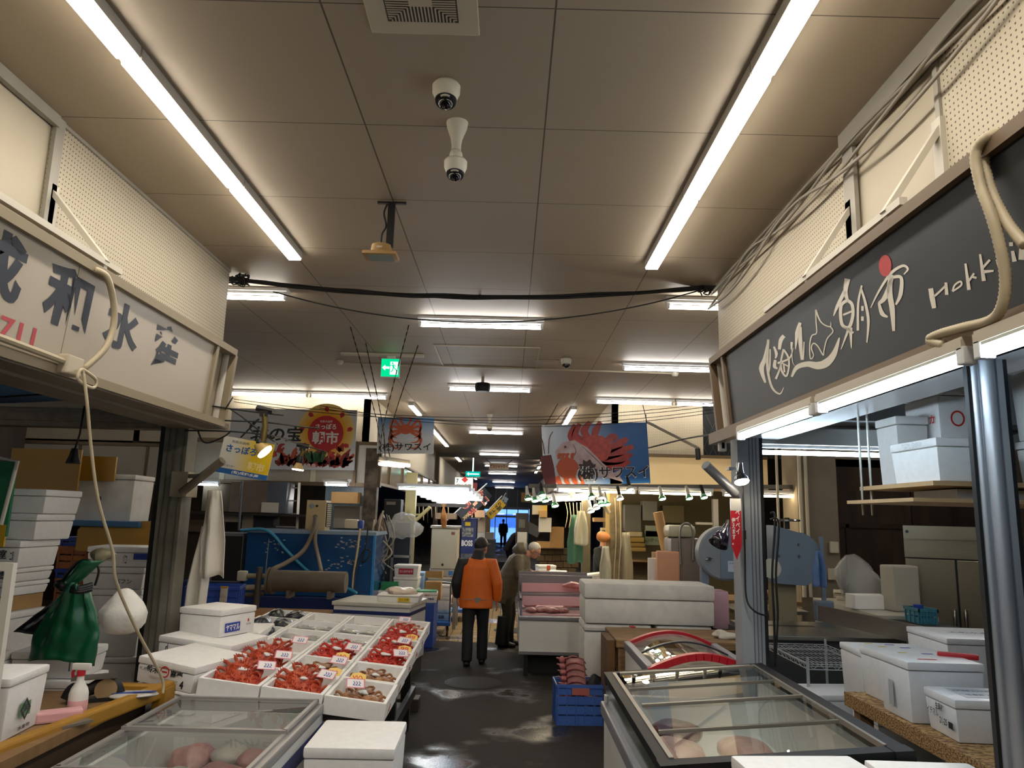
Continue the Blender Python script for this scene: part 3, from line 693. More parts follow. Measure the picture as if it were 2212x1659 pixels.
def crate(label, loc, w, d, h, m_, rz=0, group=None, rows=3, M=None, name='plastic_crate', cat='crate'):
    """slatted plastic crate with a rim and ribs"""
    t = thing(name, label, cat, loc, rz, group, M); k = .012; s = .012
    mb = MB(); mb.box(-w/2+s, w/2-s, -d/2+s, d/2-s, 0, .015)
    hs = (h-.02)/rows
    for r in range(rows):
        z0, z1 = .012+r*hs, .012+(r+1)*hs-.014
        mb.box(-w/2+s, w/2-s, -d/2+s, -d/2+s+k*.6, z0, z1).box(-w/2+s, w/2-s, d/2-s-k*.6, d/2-s, z0, z1)
        mb.box(-w/2+s, -w/2+s+k*.6, -d/2+s, d/2-s, z0, z1).box(w/2-s-k*.6, w/2-s, -d/2+s, d/2-s, z0, z1)
    mb.build('wall_slats', m_, t)
    mb = MB(); mb.box(-w/2, w/2, -d/2, -d/2+k, h-.03, h).box(-w/2, w/2, d/2-k, d/2, h-.03, h).box(-w/2, -w/2+k, -d/2, d/2, h-.03, h).box(w/2-k, w/2, -d/2, d/2, h-.03, h)
    mb.build('rim', m_, t); mb = MB()
    for i in range(6):
        x = -w/2+.02+i*(w-.04)/5; mb.box(x-.005, x+.005, -d/2+.002, -d/2+s, 0, h).box(x-.005, x+.005, d/2-s, d/2-.002, 0, h)
    for i in range(4):
        y = -d/2+.02+i*(d-.04)/3; mb.box(-w/2+.002, -w/2+s, y-.005, y+.005, 0, h).box(w/2-s, w/2-.002, y-.005, y+.005, 0, h)
    mb.build('crate_ribs', m_, t); return t  # upright ribs on the crate walls, each a separate piece
blue_cr = mat('blue crate plastic', '#2448a0', .45, var=.12, vscale=6)
blue_dk = mat('dark blue plastic', '#1c2f66', .5, var=.15, vscale=5)
orange_cr = mat('orange crate plastic', '#b4692f', .5, var=.15, vscale=6)
ochre = mat('ochre corrugated sheet', '#b3862c', .5, var=.12, vscale=3)
# ================================================================ LEFT STALL
# post, rubber strip, beam, tarp roof
post_m = mat('grey green post paint', '#7b786c', .6, col2='#5b574b', vscale=4, bump=.1, bscale=60)
t = struct(thing('trim_8', None, None, (-2.465, 5.58, 0)))
MB().box(-.085, .085, -.085, .085, 0, 2.62).build('post', post_m, t)
mb = MB().box(-.005, .005, -.092, -.085, 0, 2.5).box(.06, .066, -.092, -.085, 0, 2.5).box(-.05, -.044, -.092, -.085, 0, 2.5); mb.build('post_grooves', mat('groove grey', '#504c42', .7), t)
MB().box(-.125, -.085, -.07, .05, 0, 2.5).build('rubber_strip', rubber, t)
struct(MB().box(-2.52, -2.09, -2, 5.5, 2.46, 2.50).box(-2.30, -2.24, -2, 5.5, 2.445, 2.46).build('trim_9', mat('dirty beam', '#7d7260', .6, metal=.2, var=.3, vscale=4, stretch=(3, .6, 3))))
struct(MB().box(-6.5, -2.5, 5.75, 5.9, 2.48, 2.62).box(-6.5, -2.5, 5.72, 5.75, 2.52, 2.58).build('trim_10', mat('dirty beam', '#6d6353')))
tarp = mat('blue tarpaulin', '#3f7fb5', .4, var=.2, vscale=3)
tag(MB().sheet(lambda a, b_: Vector((-6.4+a*4.1, -1+b_*6.7, 2.66+.03*mnoise.noise(Vector((a*6, b_*8, 0))))), 24, 30).build('blue_tarpaulin', tarp, smooth=True, solid=.004), 'blue tarpaulin stretched as a roof over the left stall', 'tarpaulin')
cable('cable', [Vector((-4.6, 4.2, 2.56)), Vector((-3.6, 4.5, 2.5)), Vector((-3.1, 4.9, 2.6))], .008, cord_black, 'black cable drooping under the blue tarpaulin')
t = thing('flag_pole_holder', 'rusty pipe holder for a flag pole clamped to the left post', 'pole holder', (-2.33, 5.45, 2.05))
MB().box(-.10, .02, -.05, .14, -.09, .09, bev=.004).build('clamp_plate', mat('cream clamp', '#8f8672', .5, metal=.3), t)
MB().tube([(.0, -.08, -.06), (.30, -.16, .17)], .03, 14).build('pipe', mat('rusty pipe', '#6f6354', .6, metal=.4, var=.3, vscale=10), t, smooth=True)
MB().beam((.0, -.0, .06), (.14, -.11, .06), .03, .03).build('strut', mat('cream clamp', '#8f8672'), t)
tow = mat('white towel', '#cbc5ba', .9, bump=.3, bscale=20)
def cloth_strip(name, label, cat, top, w, h, m_, lean=0, seed=0, ang=0, taper=.5, group=None, thick=.006):
    def fn(a, b_):
        ww = w*(taper+(1-taper)*min(1, b_*1.8)); x = (a-.5)*ww+lean*b_*h
        y = .035*sin(a*9+seed)*min(1, b_*3)+.02*mnoise.noise(Vector((a*4, b_*3, seed)))
        return Vector((x, y, -b_*h-.05*h*abs(sin(a*3+seed))*b_))
    return tag(MB().sheet(fn, 16, 14).build(name, m_, M=Matrix.Translation(top) @ Matrix.Rotation(ang, 4, 'Z'), smooth=True, solid=thick), label, cat, group)
cloth_strip('towel', 'white towel hanging on the far side of the left post', 'towel', (-2.24, 5.74, 2.02), .2, .62, tow, .05, 1); cloth_strip('towel', 'second longer white towel hanging under the first behind the left post', 'towel', (-2.3, 5.80, 1.75), .14, .72, tow, -.05, 4)
strip_lamp('added tube light deep inside the left stall, unseen, brightening the tarpaulin', None, (-5.6, 3.6), (-4.5, 3.6), lamp_n, z=2.3, style='tube')  # unseen lamp added to brighten the blue tarpaulin
# hanging socket
t = thing('hanging_socket', 'black lamp socket dangling on a cord in front of the ochre sheets', 'socket', PY(160, 985, 5.0))
MB().lathe([(.02, .05), (.025, .03), (.03, .0), (.045, -.045), (.045, -.05)], n=14).build('socket_shell', black, t, smooth=True)
MB().tube([(0, 0, .05), (.02, 0, .15), (.03, 0, .42)], .006, 6).build('socket_cord', cord_black, t, smooth='all')
# ochre sheets
def panel(label, a, b_, y, m_, name='plastic_sheet', cat='sheet', th=.02, bev=.02, rz=0, group=None):
    p, q = PY(a[0], a[1], y), PY(b_[0], b_[1], y)
    return tag(MB().box(p.x, q.x, -th/2, th/2, q.z, p.z).build(name, m_, loc=(0, y, 0)), label, cat, group)
panel('large ochre plastic sheet standing behind the white boxes at the left', (28, 968), (166, 1070), 6.2, ochre)
panel('smaller ochre plastic sheet standing right of the large one', (166, 985), (247, 1040), 6.4, ochre)
tag(MB().prism([(-.33, 0), (.33, 0), (.33, .2), (.29, .26), (-.28, .24), (-.33, .17)], .02, FRONT).build('plastic_sheet', ochre, loc=PY(250, 1192, 6.42)), 'round cornered ochre sheet lying upright on the crates by the left post', 'sheet')
MBx = MB().box(-.34, .34, -.25, .2, 0, .05, bev=.01)
tag(MBx.build('folded_tarpaulin', mat('blue folded sheet', '#3c6c94', .5, var=.2, vscale=6), loc=PY(245, 1137, 6.6)), 'pale blue folded sheet under the grubby tilted foam box', 'tarpaulin')
# the tall stack of crates that carries them
zb = 0
NTH = ['bottom', 'second', 'third', 'fourth', 'fifth', 'sixth', 'seventh', 'eighth', 'ninth', 'tenth', 'topmost']
for k in range(11):
    m_ = orange_cr if k not in (3, 6, 8, 10) else blue_cr
    h = .185 if k not in (3, 6, 8, 10) else .075
    o = crate(f"{'orange' if m_ is orange_cr else 'blue'} crate in the tall stack by the left post, {NTH[k]} one", (-3.52+random.uniform(-.01, .01), 6.72, zb), .62, .42, h, m_, random.uniform(-.02, .02), 'crates stacked by the left post', rows=3 if h > .1 else 2); zb += h+.002
foam_box('big grubby foam box with a drain hole, standing on edge on the crates', (-3.55, 6.62, zb+.135), .68, .40, .40, .05, m_=foam_old, marks=(('f', 'o', mat('drain hole', '#6b5f50', .8), .045, .05, .06, .19),))
# white stacks
def stack(x, y, z, rz, specs, group):
    for label, w, d, h, kw in specs:
        foam_box(label, (x+random.uniform(-.012, .012), y+random.uniform(-.01, .01), z), w, d, h, rz+random.uniform(-.04, .04), group, **kw); z += h+.002
    return z
g1 = 'foam boxes stacked at the far left'
z = stack(-3.3, 5.0, .06, -.12, [
 ('plain foam box at the bottom of the far left stack', .5, .4, .30, {}), ('plain foam box second from the bottom of the far left stack', .5, .4, .30, {}), ('plain foam box third from the bottom of the far left stack', .5, .4, .30, {}),
 ('white foam box under the torn cardboard box in the far left stack', .46, .38, .25, {})], g1)
t = thing('cardboard_box', 'torn brown cardboard box inside the far left stack', 'cardboard box', (-3.3, 5.0, z), -.1)
MB().box(-.2, .2, -.17, .17, 0, .09, bev=.003).build('body', card, t)
mb = MB()
mb.prism([(-.19, .09), (.17, .09), (.14, .055), (.05, .07), (-.02, .035), (-.1, .075)], .002, TR(0, -.172, 0) @ FRONT); mb.build('torn_paper', paper, t); z += .092
z = stack(-3.3, 5.0, z, -.1, [
 ('thin foam tray box with faint print above the torn cardboard', .44, .36, .085, dict(lid=.03, marks=(('f', '汐彩', mat('faint print', '#8a8090', .6), .08, .05, .1, .04),))),
 ('thin foam tray box with blue print, one above the faintly printed one', .48, .36, .085, dict(lid=.03, marks=(('f', '汐彩造', navy, .14, .05, .12, .045), ('f', 'ーー', mat('faint print', '#8a8090'), .1, .01, -.06, .04)))),
 ('foam box with a red sun and black characters in the far left stack', .5, .38, .17, dict(marks=(('f', '根', ink, .05, .055, .02, .085), ('f', 'o', red_ink, .05, .06, .085, .085), ('f', '室', ink, .05, .055, .15, .085), ('f', '水産', ink, .03, .06, -.06, .08), ('f', '二級', ink, .025, .06, .21, .075))))], g1)
foam_box('plain white foam box on top of the far left stack, lower of two', (-3.2, 5.05, z), .42, .36, .165, -.1, g1); foam_box('plain white foam box on the very top of the far left stack', (-3.18, 5.06, z+.167), .43, .36, .155, -.08, g1)
foam_box('small white foam box half out of frame beside the far left stack top', (-3.62, 4.8, z), .4, .36, .10, 0, g1); foam_box('low white foam box carrying the small one at the left edge', (-3.66, 4.9, z-.42), .44, .4, .42, 0, g1, m_=foam)
# green white framed banner at the left edge
t = thing('display_flag', 'green and yellow shop flag on a white pipe frame at the left edge', 'flag', PY(12, 1090, 4.6))
MB().box(-.12, .035, -.01, .01, -.19, .26).build('cloth', mat('green flag', '#1e7a52', .7, var=.2, vscale=8), t)
MB().box(-.1, .03, -.013, .0, -.25, -.12).build('yellow_band', mat('yellow flag band', '#c9a21f', .7), t)
mb = MB().tube([(-.12, -.03, .29), (.055, -.03, .26), (.01, -.03, -.12)], .012, 8)
mb.build('pipe_frame', mat('white pipe', '#d0ccc0', .4), t, smooth=True)
# white boxes next to the post
g2 = 'foam boxes stacked in front of the left post'
z = stack(-3.0, 6.0, .0, .14, [
 ('plain foam box at the bottom of the stack before the left post', .46, .4, .46, {}), ('plain foam box second in the stack before the left post', .46, .4, .32, {}), ('plain foam box third in the stack before the left post', .46, .4, .28, {}),
 ('foam box with tiny print in the stack before the left post', .42, .38, .20, dict(marks=(('f', '北海道', mat('faint print', '#8a8090'), .06, .02, .05, .1),))),
 ('foam box with thin handwriting in the stack before the left post', .44, .38, .16, dict(marks=(('f', 'バフン', mat('grey marker', '#5a5866', .6), .12, .035, .08, .06),))),
 ('foam box with a blue sticker topping the stack before the left post', .44, .38, .15, dict(marks=(('f', '#', blue_ink, .12, .045, .17, .08), ('f', 'バコ', mat('grey marker', '#5a5866'), .03, .07, .05, .06), ('f', '#', mat('pale sticker', '#bdb6a8', .6), .05, .03, -.05, .06))))], g2)
g3 = 'foam boxes low behind the counter'
z = stack(-2.62, 4.62, .03, .1, [('foam box on the floor behind the counter with the green apron', .5, .34, .36, {}), ('foam box second from the floor behind the counter with the green apron', .5, .34, .34, {}), ('foam box under the green apron, with small numerals', .44, .32, .17, dict(marks=(('f', '21', mat('grey marker', '#5a5866'), .03, .05, .14, .07),))), ('foam box directly below the green apron and white bag', .4, .3, .15, dict(marks=(('f', '1', mat('grey marker', '#5a5866'), .008, .05, .12, .07),)))], g3)
z = stack(-3.0, 4.35, 0, .05, [('white foam box on the floor left of the green apron', .42, .34, .4, {}), ('white foam box in the middle of the pile left of the green apron', .42, .34, .38, {}), ('white foam box topping the pile left of the green apron', .40, .34, .27, {})], g3)
# green apron tied over the boxes
ap_g = mat('green waterproof cloth', '#0f5a3c', .32, var=.3, vscale=5); ap_b = mat('black waterproof cloth', '#0f1014', .4)
t = thing('apron', 'dark green waterproof apron knotted with black straps, hung over the boxes', 'apron', PY(185, 1262, 4.35))
def apr(a, b_):
    w_ = .10+.26*min(1, b_*1.6)**.8; x = (a-.56)*w_-.03*b_
    return Vector((x, -.05-.05*sin(a*pi)-.02*mnoise.noise(Vector((a*5, b_*5, 2)))-.012*sin(a*22)*(1-b_*.6), -b_*.41+.02*sin(a*4)))
MB().sheet(apr, 26, 22).build('green_front', ap_g, t, smooth=True, solid=.01)
def apb(a, b_): return Vector((-.04-b_*.31+a*(.10+.12*b_), -.03+.02*mnoise.noise(Vector((a*4, b_*4, 9)))-.02*a, .0-b_*.26-.02*a))
MB().sheet(apb, 12, 14).build('black_back', ap_b, t, smooth=True, solid=.01)
def apt(a, b_): return Vector((-.06+.11*b_+(a-.5)*(.08+.045*b_), -.06-.04*sin(a*pi)-.01*mnoise.noise(Vector((a*6, b_*6, 5))), b_*.135))
MB().sheet(apt, 12, 10).build('green_hood', ap_g, t, smooth=True, solid=.012)
mb = MB()
for k in range(3): mb.tube(spline([(-.10, -.05, .01-.012*k), (-.06, -.09, -.0-.01*k), (.02, -.10, -.01-.01*k), (.07, -.06, .005-.012*k)]), .014, 8)
mb.tube(spline([(-.10, -.07, .0), (-.07, -.075, .06), (-.015, -.07, .125), (.05, -.07, .135), (.09, -.05, .09), (.08, -.05, .0)]), .014, 8, flat=.5)
lump(mb, (-.09, -.08, -.01), .045, .03, .03, .3, 20, 3); mb.build('black_straps', ap_b, t, smooth=True)
tag(lump(MB(), (0, 0, .03), .075, .05, .035, .45, 16, 5).build('wooden_peg_sack', mat('old canvas', '#8d8468', .8), loc=PY(218, 1212, 4.5), smooth=True), 'crumpled khaki cloth bundle above the green apron', 'cloth')
def V_(v):
    k = (1.12-max(0, v.z)*3.2)*(1+.22*mnoise.noise(v*13+Vector((3, 1, 7)))); return Vector((v.x*k, v.y*k, max(v.z, -.12)))
bagm = mat('white plastic bag', '#dcd9d2', .35, bump=.6, bscale=18, sss=.1)
t = thing('plastic_bag', 'full white plastic bag right of the green apron', 'plastic bag', PY(262, 1372, 4.62))
MB().ell((0, 0, .13), .12, .09, .14, 24, 14, fn=lambda v: V_(v)).build('bag_body', bagm, t, smooth=True)
lump(MB(), (-.015, 0, .22), .045, .04, .05, .2, 16, 6).build('bag_knot', bagm, t, smooth=True)
# glazed frame near the left edge
p, q = PY(-60, 1216, 3.4), PY(34, 1216, 3.4)
t = thing('glass_frame', 'white framed glass panel standing on the counter at the left edge', 'glass panel', (p.x, 3.4, .86))
W_, H_ = q.x-p.x, q.z-.86
mb = MB().box(0, W_, -.015, .015, H_-.035, H_).box(W_-.035, W_, -.015, .015, 0, H_-.035).box(0, .035, -.015, .015, 0, H_-.035).box(.035, W_-.035, -.015, .015, 0, .035); mb.build('frame', mat('white pipe', '#d0ccc0'), t)
MB().box(.035, W_-.035, -.003, .003, .035, H_-.035).build('pane', pane, t)
# counter with its ochre edge
t = thing('counter', 'wooden counter with an ochre edge board along the left stall front', 'counter', (-2.5, 3.4, 0))
ctw = mat('counter plywood', '#8b6a45', .6, var=.25, vscale=4, stretch=(1, 5, 1))
MB().box(-.6, .47, -1.6, 1.32, .80, .85).build('top', ctw, t)
MB().beam((.335, -.3, .84), (.535, 1.25, .845), .06, .075, bev=.012).build('edge_board', mat('ochre edge', '#a87a24', .55, var=.15, vscale=5), t)
MB().box(.2, .56, 1.12, 1.2, .80, .87).box(.5, .57, 1.1, 1.3, .72, .86).build('edge_end', mat('ochre edge', '#a87a24'), t)
mb = MB().box(.36, .42, -1.5, 1.2, .0, .80); mb.build('front_board', mat('dark counter front', '#4a3826', .7), t)
for x in (-.55, .3):
    for y in (-1.5, 1.2): MB().box(x-.03, x+.03, y-.03, y+.03, 0, .80).build('leg', wood, t)
# foam box with green crest
leaf = mat('green print', '#5e8a63', .6)
P = PZ(97, 1565, .85)
t = foam_box('white foam box with a green leaf crest on the counter at the left edge', (P.x-.20, P.y-.165, .851), .38, .34, .27, .10, lid=.04, marks=(('r', '#', leaf, .09, .06, -.02, .11), ('r', '◇', navy, .09, .10, -.02, .11), ('r', '海', navy, .045, .045, -.02, .11), ('r', '水産物', navy, .1, .018, -.02, .035)))
# spray bottle
t = thing('spray_bottle', 'white spray bottle with a red trigger on the counter', 'spray bottle', (-2.14, 3.98, .851))
wpl = mat('white plastic', '#d9d6cf', .35); rpl = mat('red plastic', '#b8202a', .4)
MB().lathe([(.042, 0), (.045, .01), (.045, .10), (.038, .125), (.018, .16), (.016, .185)], n=22).build('bottle', wpl, t, smooth=True)
MB().lathe([(.0455, .02), (.0457, .021), (.0457, .07), (.0455, .071)], n=22).build('pink_label', mat('pink label', '#d6a2a2', .5), t, smooth=True)
MB().lathe([(.02, .185), (.02, .21), (.012, .212)], n=18).build('collar', rpl, t, smooth=True)
MB().box(-.045, .045, -.014, .014, .212, .245, bev=.008).build('spray_head', wpl, t, smooth=True)
MB().tube(spline([(-.03, 0, .222), (-.042, 0, .20), (-.038, 0, .175)]), .007, 8).build('trigger', rpl, t, smooth=True)
# tape dispenser
t = thing('tape_dispenser', 'black tape dispenser with a silver roll on the counter', 'tape dispenser', (-2.2, 4.25, .851), .5)
MB().tube(spline([(-.13, 0, .02), (-.10, 0, .07), (-.03, 0, .06), (.03, 0, .09), (.09, 0, .08), (.12, 0, .02)]), .025, 10, flat=1.3).box(-.13, .13, -.035, .035, 0, .02).build('body', black, t, smooth=True)
MB().cyl((.05, -.03, .06), (.05, .03, .06), .055, n=24).build('tape_roll', mat('parcel tape roll', '#b49d79', .25, metal=.4), t, smooth=True)
MB().box(-.12, .10, -.06, .06, .12, .128).build('scraper_blade', steel, t)
t = thing('plastic_packet', 'clear packet with a blue printed stripe lying on the counter edge', 'packet', (-2.03, 4.32, .853), .35)
lump(MB(), (0, 0, .018), .13, .07, .018, .15, 12, 2).build('contents', mat('packet grey', '#b9b6b0', .25, bump=.5, bscale=25), t, smooth=True)
MB().box(-.10, .12, -.028, -.008, .034, .036).build('blue_stripe', blue_ink, t)
tag(MB().box(-.16, .16, -.025, .025, 0, .012).build('ruler', mat('grey ruler', '#6f675c', .5), M=TR(-2.08, 3.72, .852, rz=1.1)), 'long grey ruler lying on the counter by the spray bottle', 'ruler')
tag(MB().box(-.1, .1, -.04, .04, 0, .05, bev=.01).build('pink_pouch', mat('pink label', '#d6a2a2'), M=TR(-2.16, 3.86, .852, rz=.6)), 'small pink and white pouch in front of the spray bottle', 'pouch')
# ================================================================ LEFT GLASS TOP FREEZER
en_g = mat('freezer grey trim', '#9d9a98', .35, metal=.3); blue_st = mat('navy stripe', '#232f66', .4)
t = thing('chest_freezer', 'glass topped chest freezer with a navy stripe in the left foreground', 'freezer', (-1.475, 3.95, 0))
fx, fy = .425, .66
mb = MB(); z0, z1 = .06, .74
mb.box(-fx, fx, -fy, fy, z0, .48); mb.box(-fx, fx, -fy, -fy+.07, .30, z1).box(-fx, fx, fy-.07, fy, .30, z1).box(-fx, -fx+.07, -fy+.07, fy-.07, .30, z1).box(fx-.07, fx, -fy+.07, fy-.07, .30, z1)
mb.build('body', white_enamel, t)
MB().box(fx, fx+.004, -fy, fy, .60, .68).box(-fx, fx, -fy-.004, -fy, .60, .68).build('stripe', blue_st, t)
mb = MB(); 
for a in ((-fx-.01, fx+.01, fy-.05, fy+.01), (-fx-.01, fx+.01, -fy-.01, -fy+.09), (-fx-.01, -fx+.045, -fy+.09, fy-.05), (fx-.045, fx+.01, -fy+.09, fy-.05)): mb.box(*a, z1, z1+.05, bev=.008)
mb.build('rim', en_g, t)
for k, (ya, yb, zz) in enumerate(((-fy+.09, .06, .79), (-.02, fy-.05, .805))):
    lidt = MB().box(-fx+.03, fx-.03, ya, yb, zz, zz+.006).build('glass_lid', pane, t)
    f = MB(); 
    for a in ((-fx+.02, fx-.02, ya-.012, ya+.012), (-fx+.02, fx-.02, yb-.012, yb+.012), (-fx+.02, -fx+.04, ya, yb), (fx-.04, fx-.02, ya, yb)): f.box(*a, zz-.006, zz+.012)
    f.build('lid_frame', en_g, lidt)
mb = MB()
for i in range(7): mb.tube([(-.33, -.5+i*.05, .62), (-.33, -.5+i*.05, .48)], .003, 5)
mb.tube([(-.33, -.52, .62), (-.33, -.2, .62)], .006, 6); mb.build('wire_basket', mat('white wire', '#cfcfcf', .4), t)
pk = mat('pale pink meat', '#b98482', .4, var=.3, vscale=25); pkw = mat('frosted packet', '#b3aaa2', .35, bump=.4, bscale=20)
for k, (x, y, s) in enumerate(((-.22, .42, .1), (-.02, .45, .09), (.16, .40, .1), (.26, .1, .08), (.05, .1, .1), (-.15, .05, .1), (.1, -.3, .1))):
    tag(lump(MB(), (0, 0, .06), s*1.15, s*1.3, .06, .2, 12, k).build('frozen_packet', pk if k % 2 == 0 else pkw, loc=(-1.475+x, 3.95+y, .485), smooth=True), f'frozen {"pink" if k%2==0 else "grey"} packet inside the left glass topped freezer', 'frozen packet', 'frozen packets in the left freezer')
# foam box pair in front of it
foam_box('lower foam box on the floor beside the left glass topped freezer', (-.76, 4.14, 0), .47, .52, .36, .02, lid=.05); foam_box('white lidded foam box in the foreground beside the left freezer', (-.755, 4.155, .362), .44, .50, .388, .02, lid=.055, bev=.014)
# ================================================================ CRAB DISPLAY
YF, XRR = 4.57, -.68
def rimz(x, y):
    k = .108-.0235*(y-YF); return .80+.035*(y-YF)+k*(XRR-.013*(y-YF)-x)
def tray_frame(x0, y0):
    """frame of a tray whose front right rim corner is at x0, y0"""
    k = .108-.0235*(y0-YF); return frame((x0, y0, rimz(x0, y0)), (1, 0, -k), (-.013, 1, .035))
TW, TD, TH = .362, .44, .105
red1, red2, brn, tan_ = [mat(n, c, .35, col2=c2, vscale=26, bump=.5, bscale=70, spec=.5) for n, c, c2 in (('crab orange red', '#c9532a', '#8f2415'), ('crab bright red', '#d23a20', '#9a1410'), ('hairy crab brown', '#b27a48', '#6b3f22'), ('crab tan', '#c08a5c', '#8a4f30'))]
def crab_proto(m_, spiky, size=1.0):
    def make(name, label, M, group):
        t = thing(name, label, 'crab', M=M, group=group)
        mb = MB()
        def fn(v):
            k = 1+.10*mnoise.noise(v*40); return Vector((v.x*k, v.y*k, (v.z if v.z > 0 else v.z*.5)*k))
        mb.ell((0, 0, .035*size), .082*size, .075*size, .045*size, 20, 12, fn=fn)
        rs = random.Random(5)
        for i in range(46 if spiky else 22):
            a, e = rs.uniform(0, 2*pi), rs.uniform(.0, 1.35)
            p = Vector((.08*cos(a)*cos(e), .073*sin(a)*cos(e), .035/size*0+.042*sin(e)))*size+Vector((0, 0, .035*size))
            n = Vector((p.x, p.y, (p.z-.03*size)*1.6)).normalized(); mb.tube([p-n*.004, p+n*(.016 if spiky else .006)*size], [.006*size, .0012], 5)
        mb.build('carapace', m_, t, smooth=True)
        for s in (-1, 1):
            for k in range(4):
                a = rad(62-38*k); bx, by = .07*cos(a)*size, .062*sin(a)*size
                P = [Vector((s*bx, by, .03*size)), Vector((s*(bx+.05*size), by+.03*sin(a)*size, .062*size-.004*k)), Vector((s*(bx+.072*size), by-.035*size, .045*size)), Vector((s*(bx+.045*size), by-.085*size, .02*size))]
                if k == 0: P = [Vector((s*.035*size, .06*size, .03*size)), Vector((s*.075*size, .105*size, .05*size)), Vector((s*.035*size, .125*size, .045*size)), Vector((s*.012*size, .095*size, .04*size))]
                mb = MB(); mb.tube(spline(P, 4), [.0135*size*(1-.055*i) for i in range(13)], 7)
                if spiky:
                    for p in spline(P, 3)[1:-1]:
                        n = Vector((s*.5, random.uniform(-.6, .6), .8)).normalized(); mb.tube([p, p+n*.022*size], [.006*size, .001], 4)
                if k == 0: mb.tube([P[-1]+Vector((0, .012*size, 0)), P[-1]+Vector((s*-.004, -.03*size, .006))], [.014*size, .003], 6)
                mb.build('claw' if k == 0 else 'leg', m_, t, smooth=True)
        return t
    return make
PROTO = {}
def crab(kind, M, label, group):
    m_, sp, sz = {'r': (red1, True, 1.0), 'R': (red2, True, .9), 'b': (brn, False, .8), 't': (tan_, False, .8)}[kind]
    nm = {'r': 'spiny_crab', 'R': 'spiny_crab', 'b': 'hairy_crab', 't': 'hairy_crab'}[kind]
    if kind not in PROTO: PROTO[kind] = crab_proto(m_, sp, sz)(nm, label, M, group); return PROTO[kind]
    c = copy_tree(PROTO[kind]); c.matrix_world = M; c['label'] = label; c['group'] = group; return c
ptag, ytag, pinkb = mat('price card white', '#e3dedb', .5), mat('price card yellow', '#e8c46a', .6), mat('price card pink', '#d77a94', .5)
def price_card(M, label, kind='p', txt=None):
    t = thing('price_card', label, 'price card', M=M, group='price cards on the crab display')
    if kind == 'p':
        MB().box(-.055, .055, -.038, .038, 0, .0015).build('card', ptag, t)
        mb = MB()
        for a in ((-.055, .055, .032, .038), (-.055, .055, -.038, -.032), (-.055, -.049, -.032, .032), (.049, .055, -.032, .032)): mb.box(*a, .0015, .002)
        mb.build('pink_border', pinkb, t); mb = MB()
        for i, x in enumerate((-.012, .004, .02)): ribbon(mb, [(x, .015), (x+.008, .0), (x-.002, -.015), (x+.010, -.018)], .005, z=.0022)
        mb.build('blue_scribble', blue_ink, t)
    else:
        MB().prism([(-.05, -.03), (-.042, .025), (0, .042), (.045, .028), (.052, -.02), (.01, -.036)], .0015).build('card', ytag, t)
        if txt: lettering(txt, .06, .045, mat('marker red', '#c8401e', .6), t, Matrix.Translation((0, 0, .0008)), .01)
        else:
            mb = MB(); ribbon(mb, [(-.035, .01), (-.02, -.012), (-.012, .012), (0, -.01), (.012, .014), (.03, -.01)], .005, z=.0018); mb.build('red_scribble', mat('marker red', '#c8401e'), t)
# rows front to back, columns from the aisle: kinds of crab / goods
ROWS = [{0: 'b', 1: 'r', 2: 'r'}, {0: 'b', 1: 'b', 2: 'r'}, {0: 'R', 1: 'R', 2: 'r1'}, {0: 'R', 1: 'f', 2: 'f', 3: 'k'}, {0: 'R', 1: 'f', 2: 'f', 3: 'k'}, {0: 't', 1: 's', 2: 's', 3: 'k'}]
RN = ['front row', 'second row', 'third row', 'fourth row', 'fifth row', 'back row']; CN = ['aisle column', 'second column', 'third column', 'outermost column']
WHAT = {'b': 'brown hairy crabs', 'r': 'orange spiny crabs', 'R': 'bright red spiny crabs', 'r1': 'one orange spiny crab', 'f': 'film wrapped fish packs', 'k': 'dark bagged fish', 't': 'tan crabs', 's': 'pale squid packs'}
silver = mat('fish silver', '#aaa9a4', .3, metal=.1, col2='#5c5c5e', vscale=14, stretch=(1, 6, 1)); squid = mat('squid pink', '#b98f94', .3, col2='#7d5563', vscale=8, stretch=(1, 4, 1)); bagk = mat('dark glossy bag', '#3a3f44', .18, col2='#15181b', vscale=10, bump=.8, bscale=22)
icem = mat('crushed ice', '#dfe3e4', .25, bump=.7, bscale=60, sss=.2)
def pack(M, label, fish_m, long_):
    t = thing('fish_pack', label, 'fish pack', M=M, group='fish packs on the display')
    MB().box(-.085, .085, -.06, .06, 0, .018, bev=.004, taper=(.01, .01)).build('tray', paper, t)
    for k in range(3):
        mb = MB(); y = -.036+.036*k
        mb.tube([(-.075, y, .024), (-.05, y, .026), (.0, y, .028), (.05, y, .025), (.062, y, .022), (.08, y, .022)], [.003, .012, .016, .010, .004, .012], 8, flat=.6); mb.build('fish', fish_m, t, smooth=True)
    def fn(a, b_): return Vector((-.088+.176*a, -.063+.126*b_, .020+.022*(sin(a*pi)*sin(b_*pi))**.4+.003*mnoise.noise(Vector((a*9, b_*9, 1)))))
    MB().sheet(fn, 10, 8).build('film', film, t, smooth=True); return t
PACKS = {}
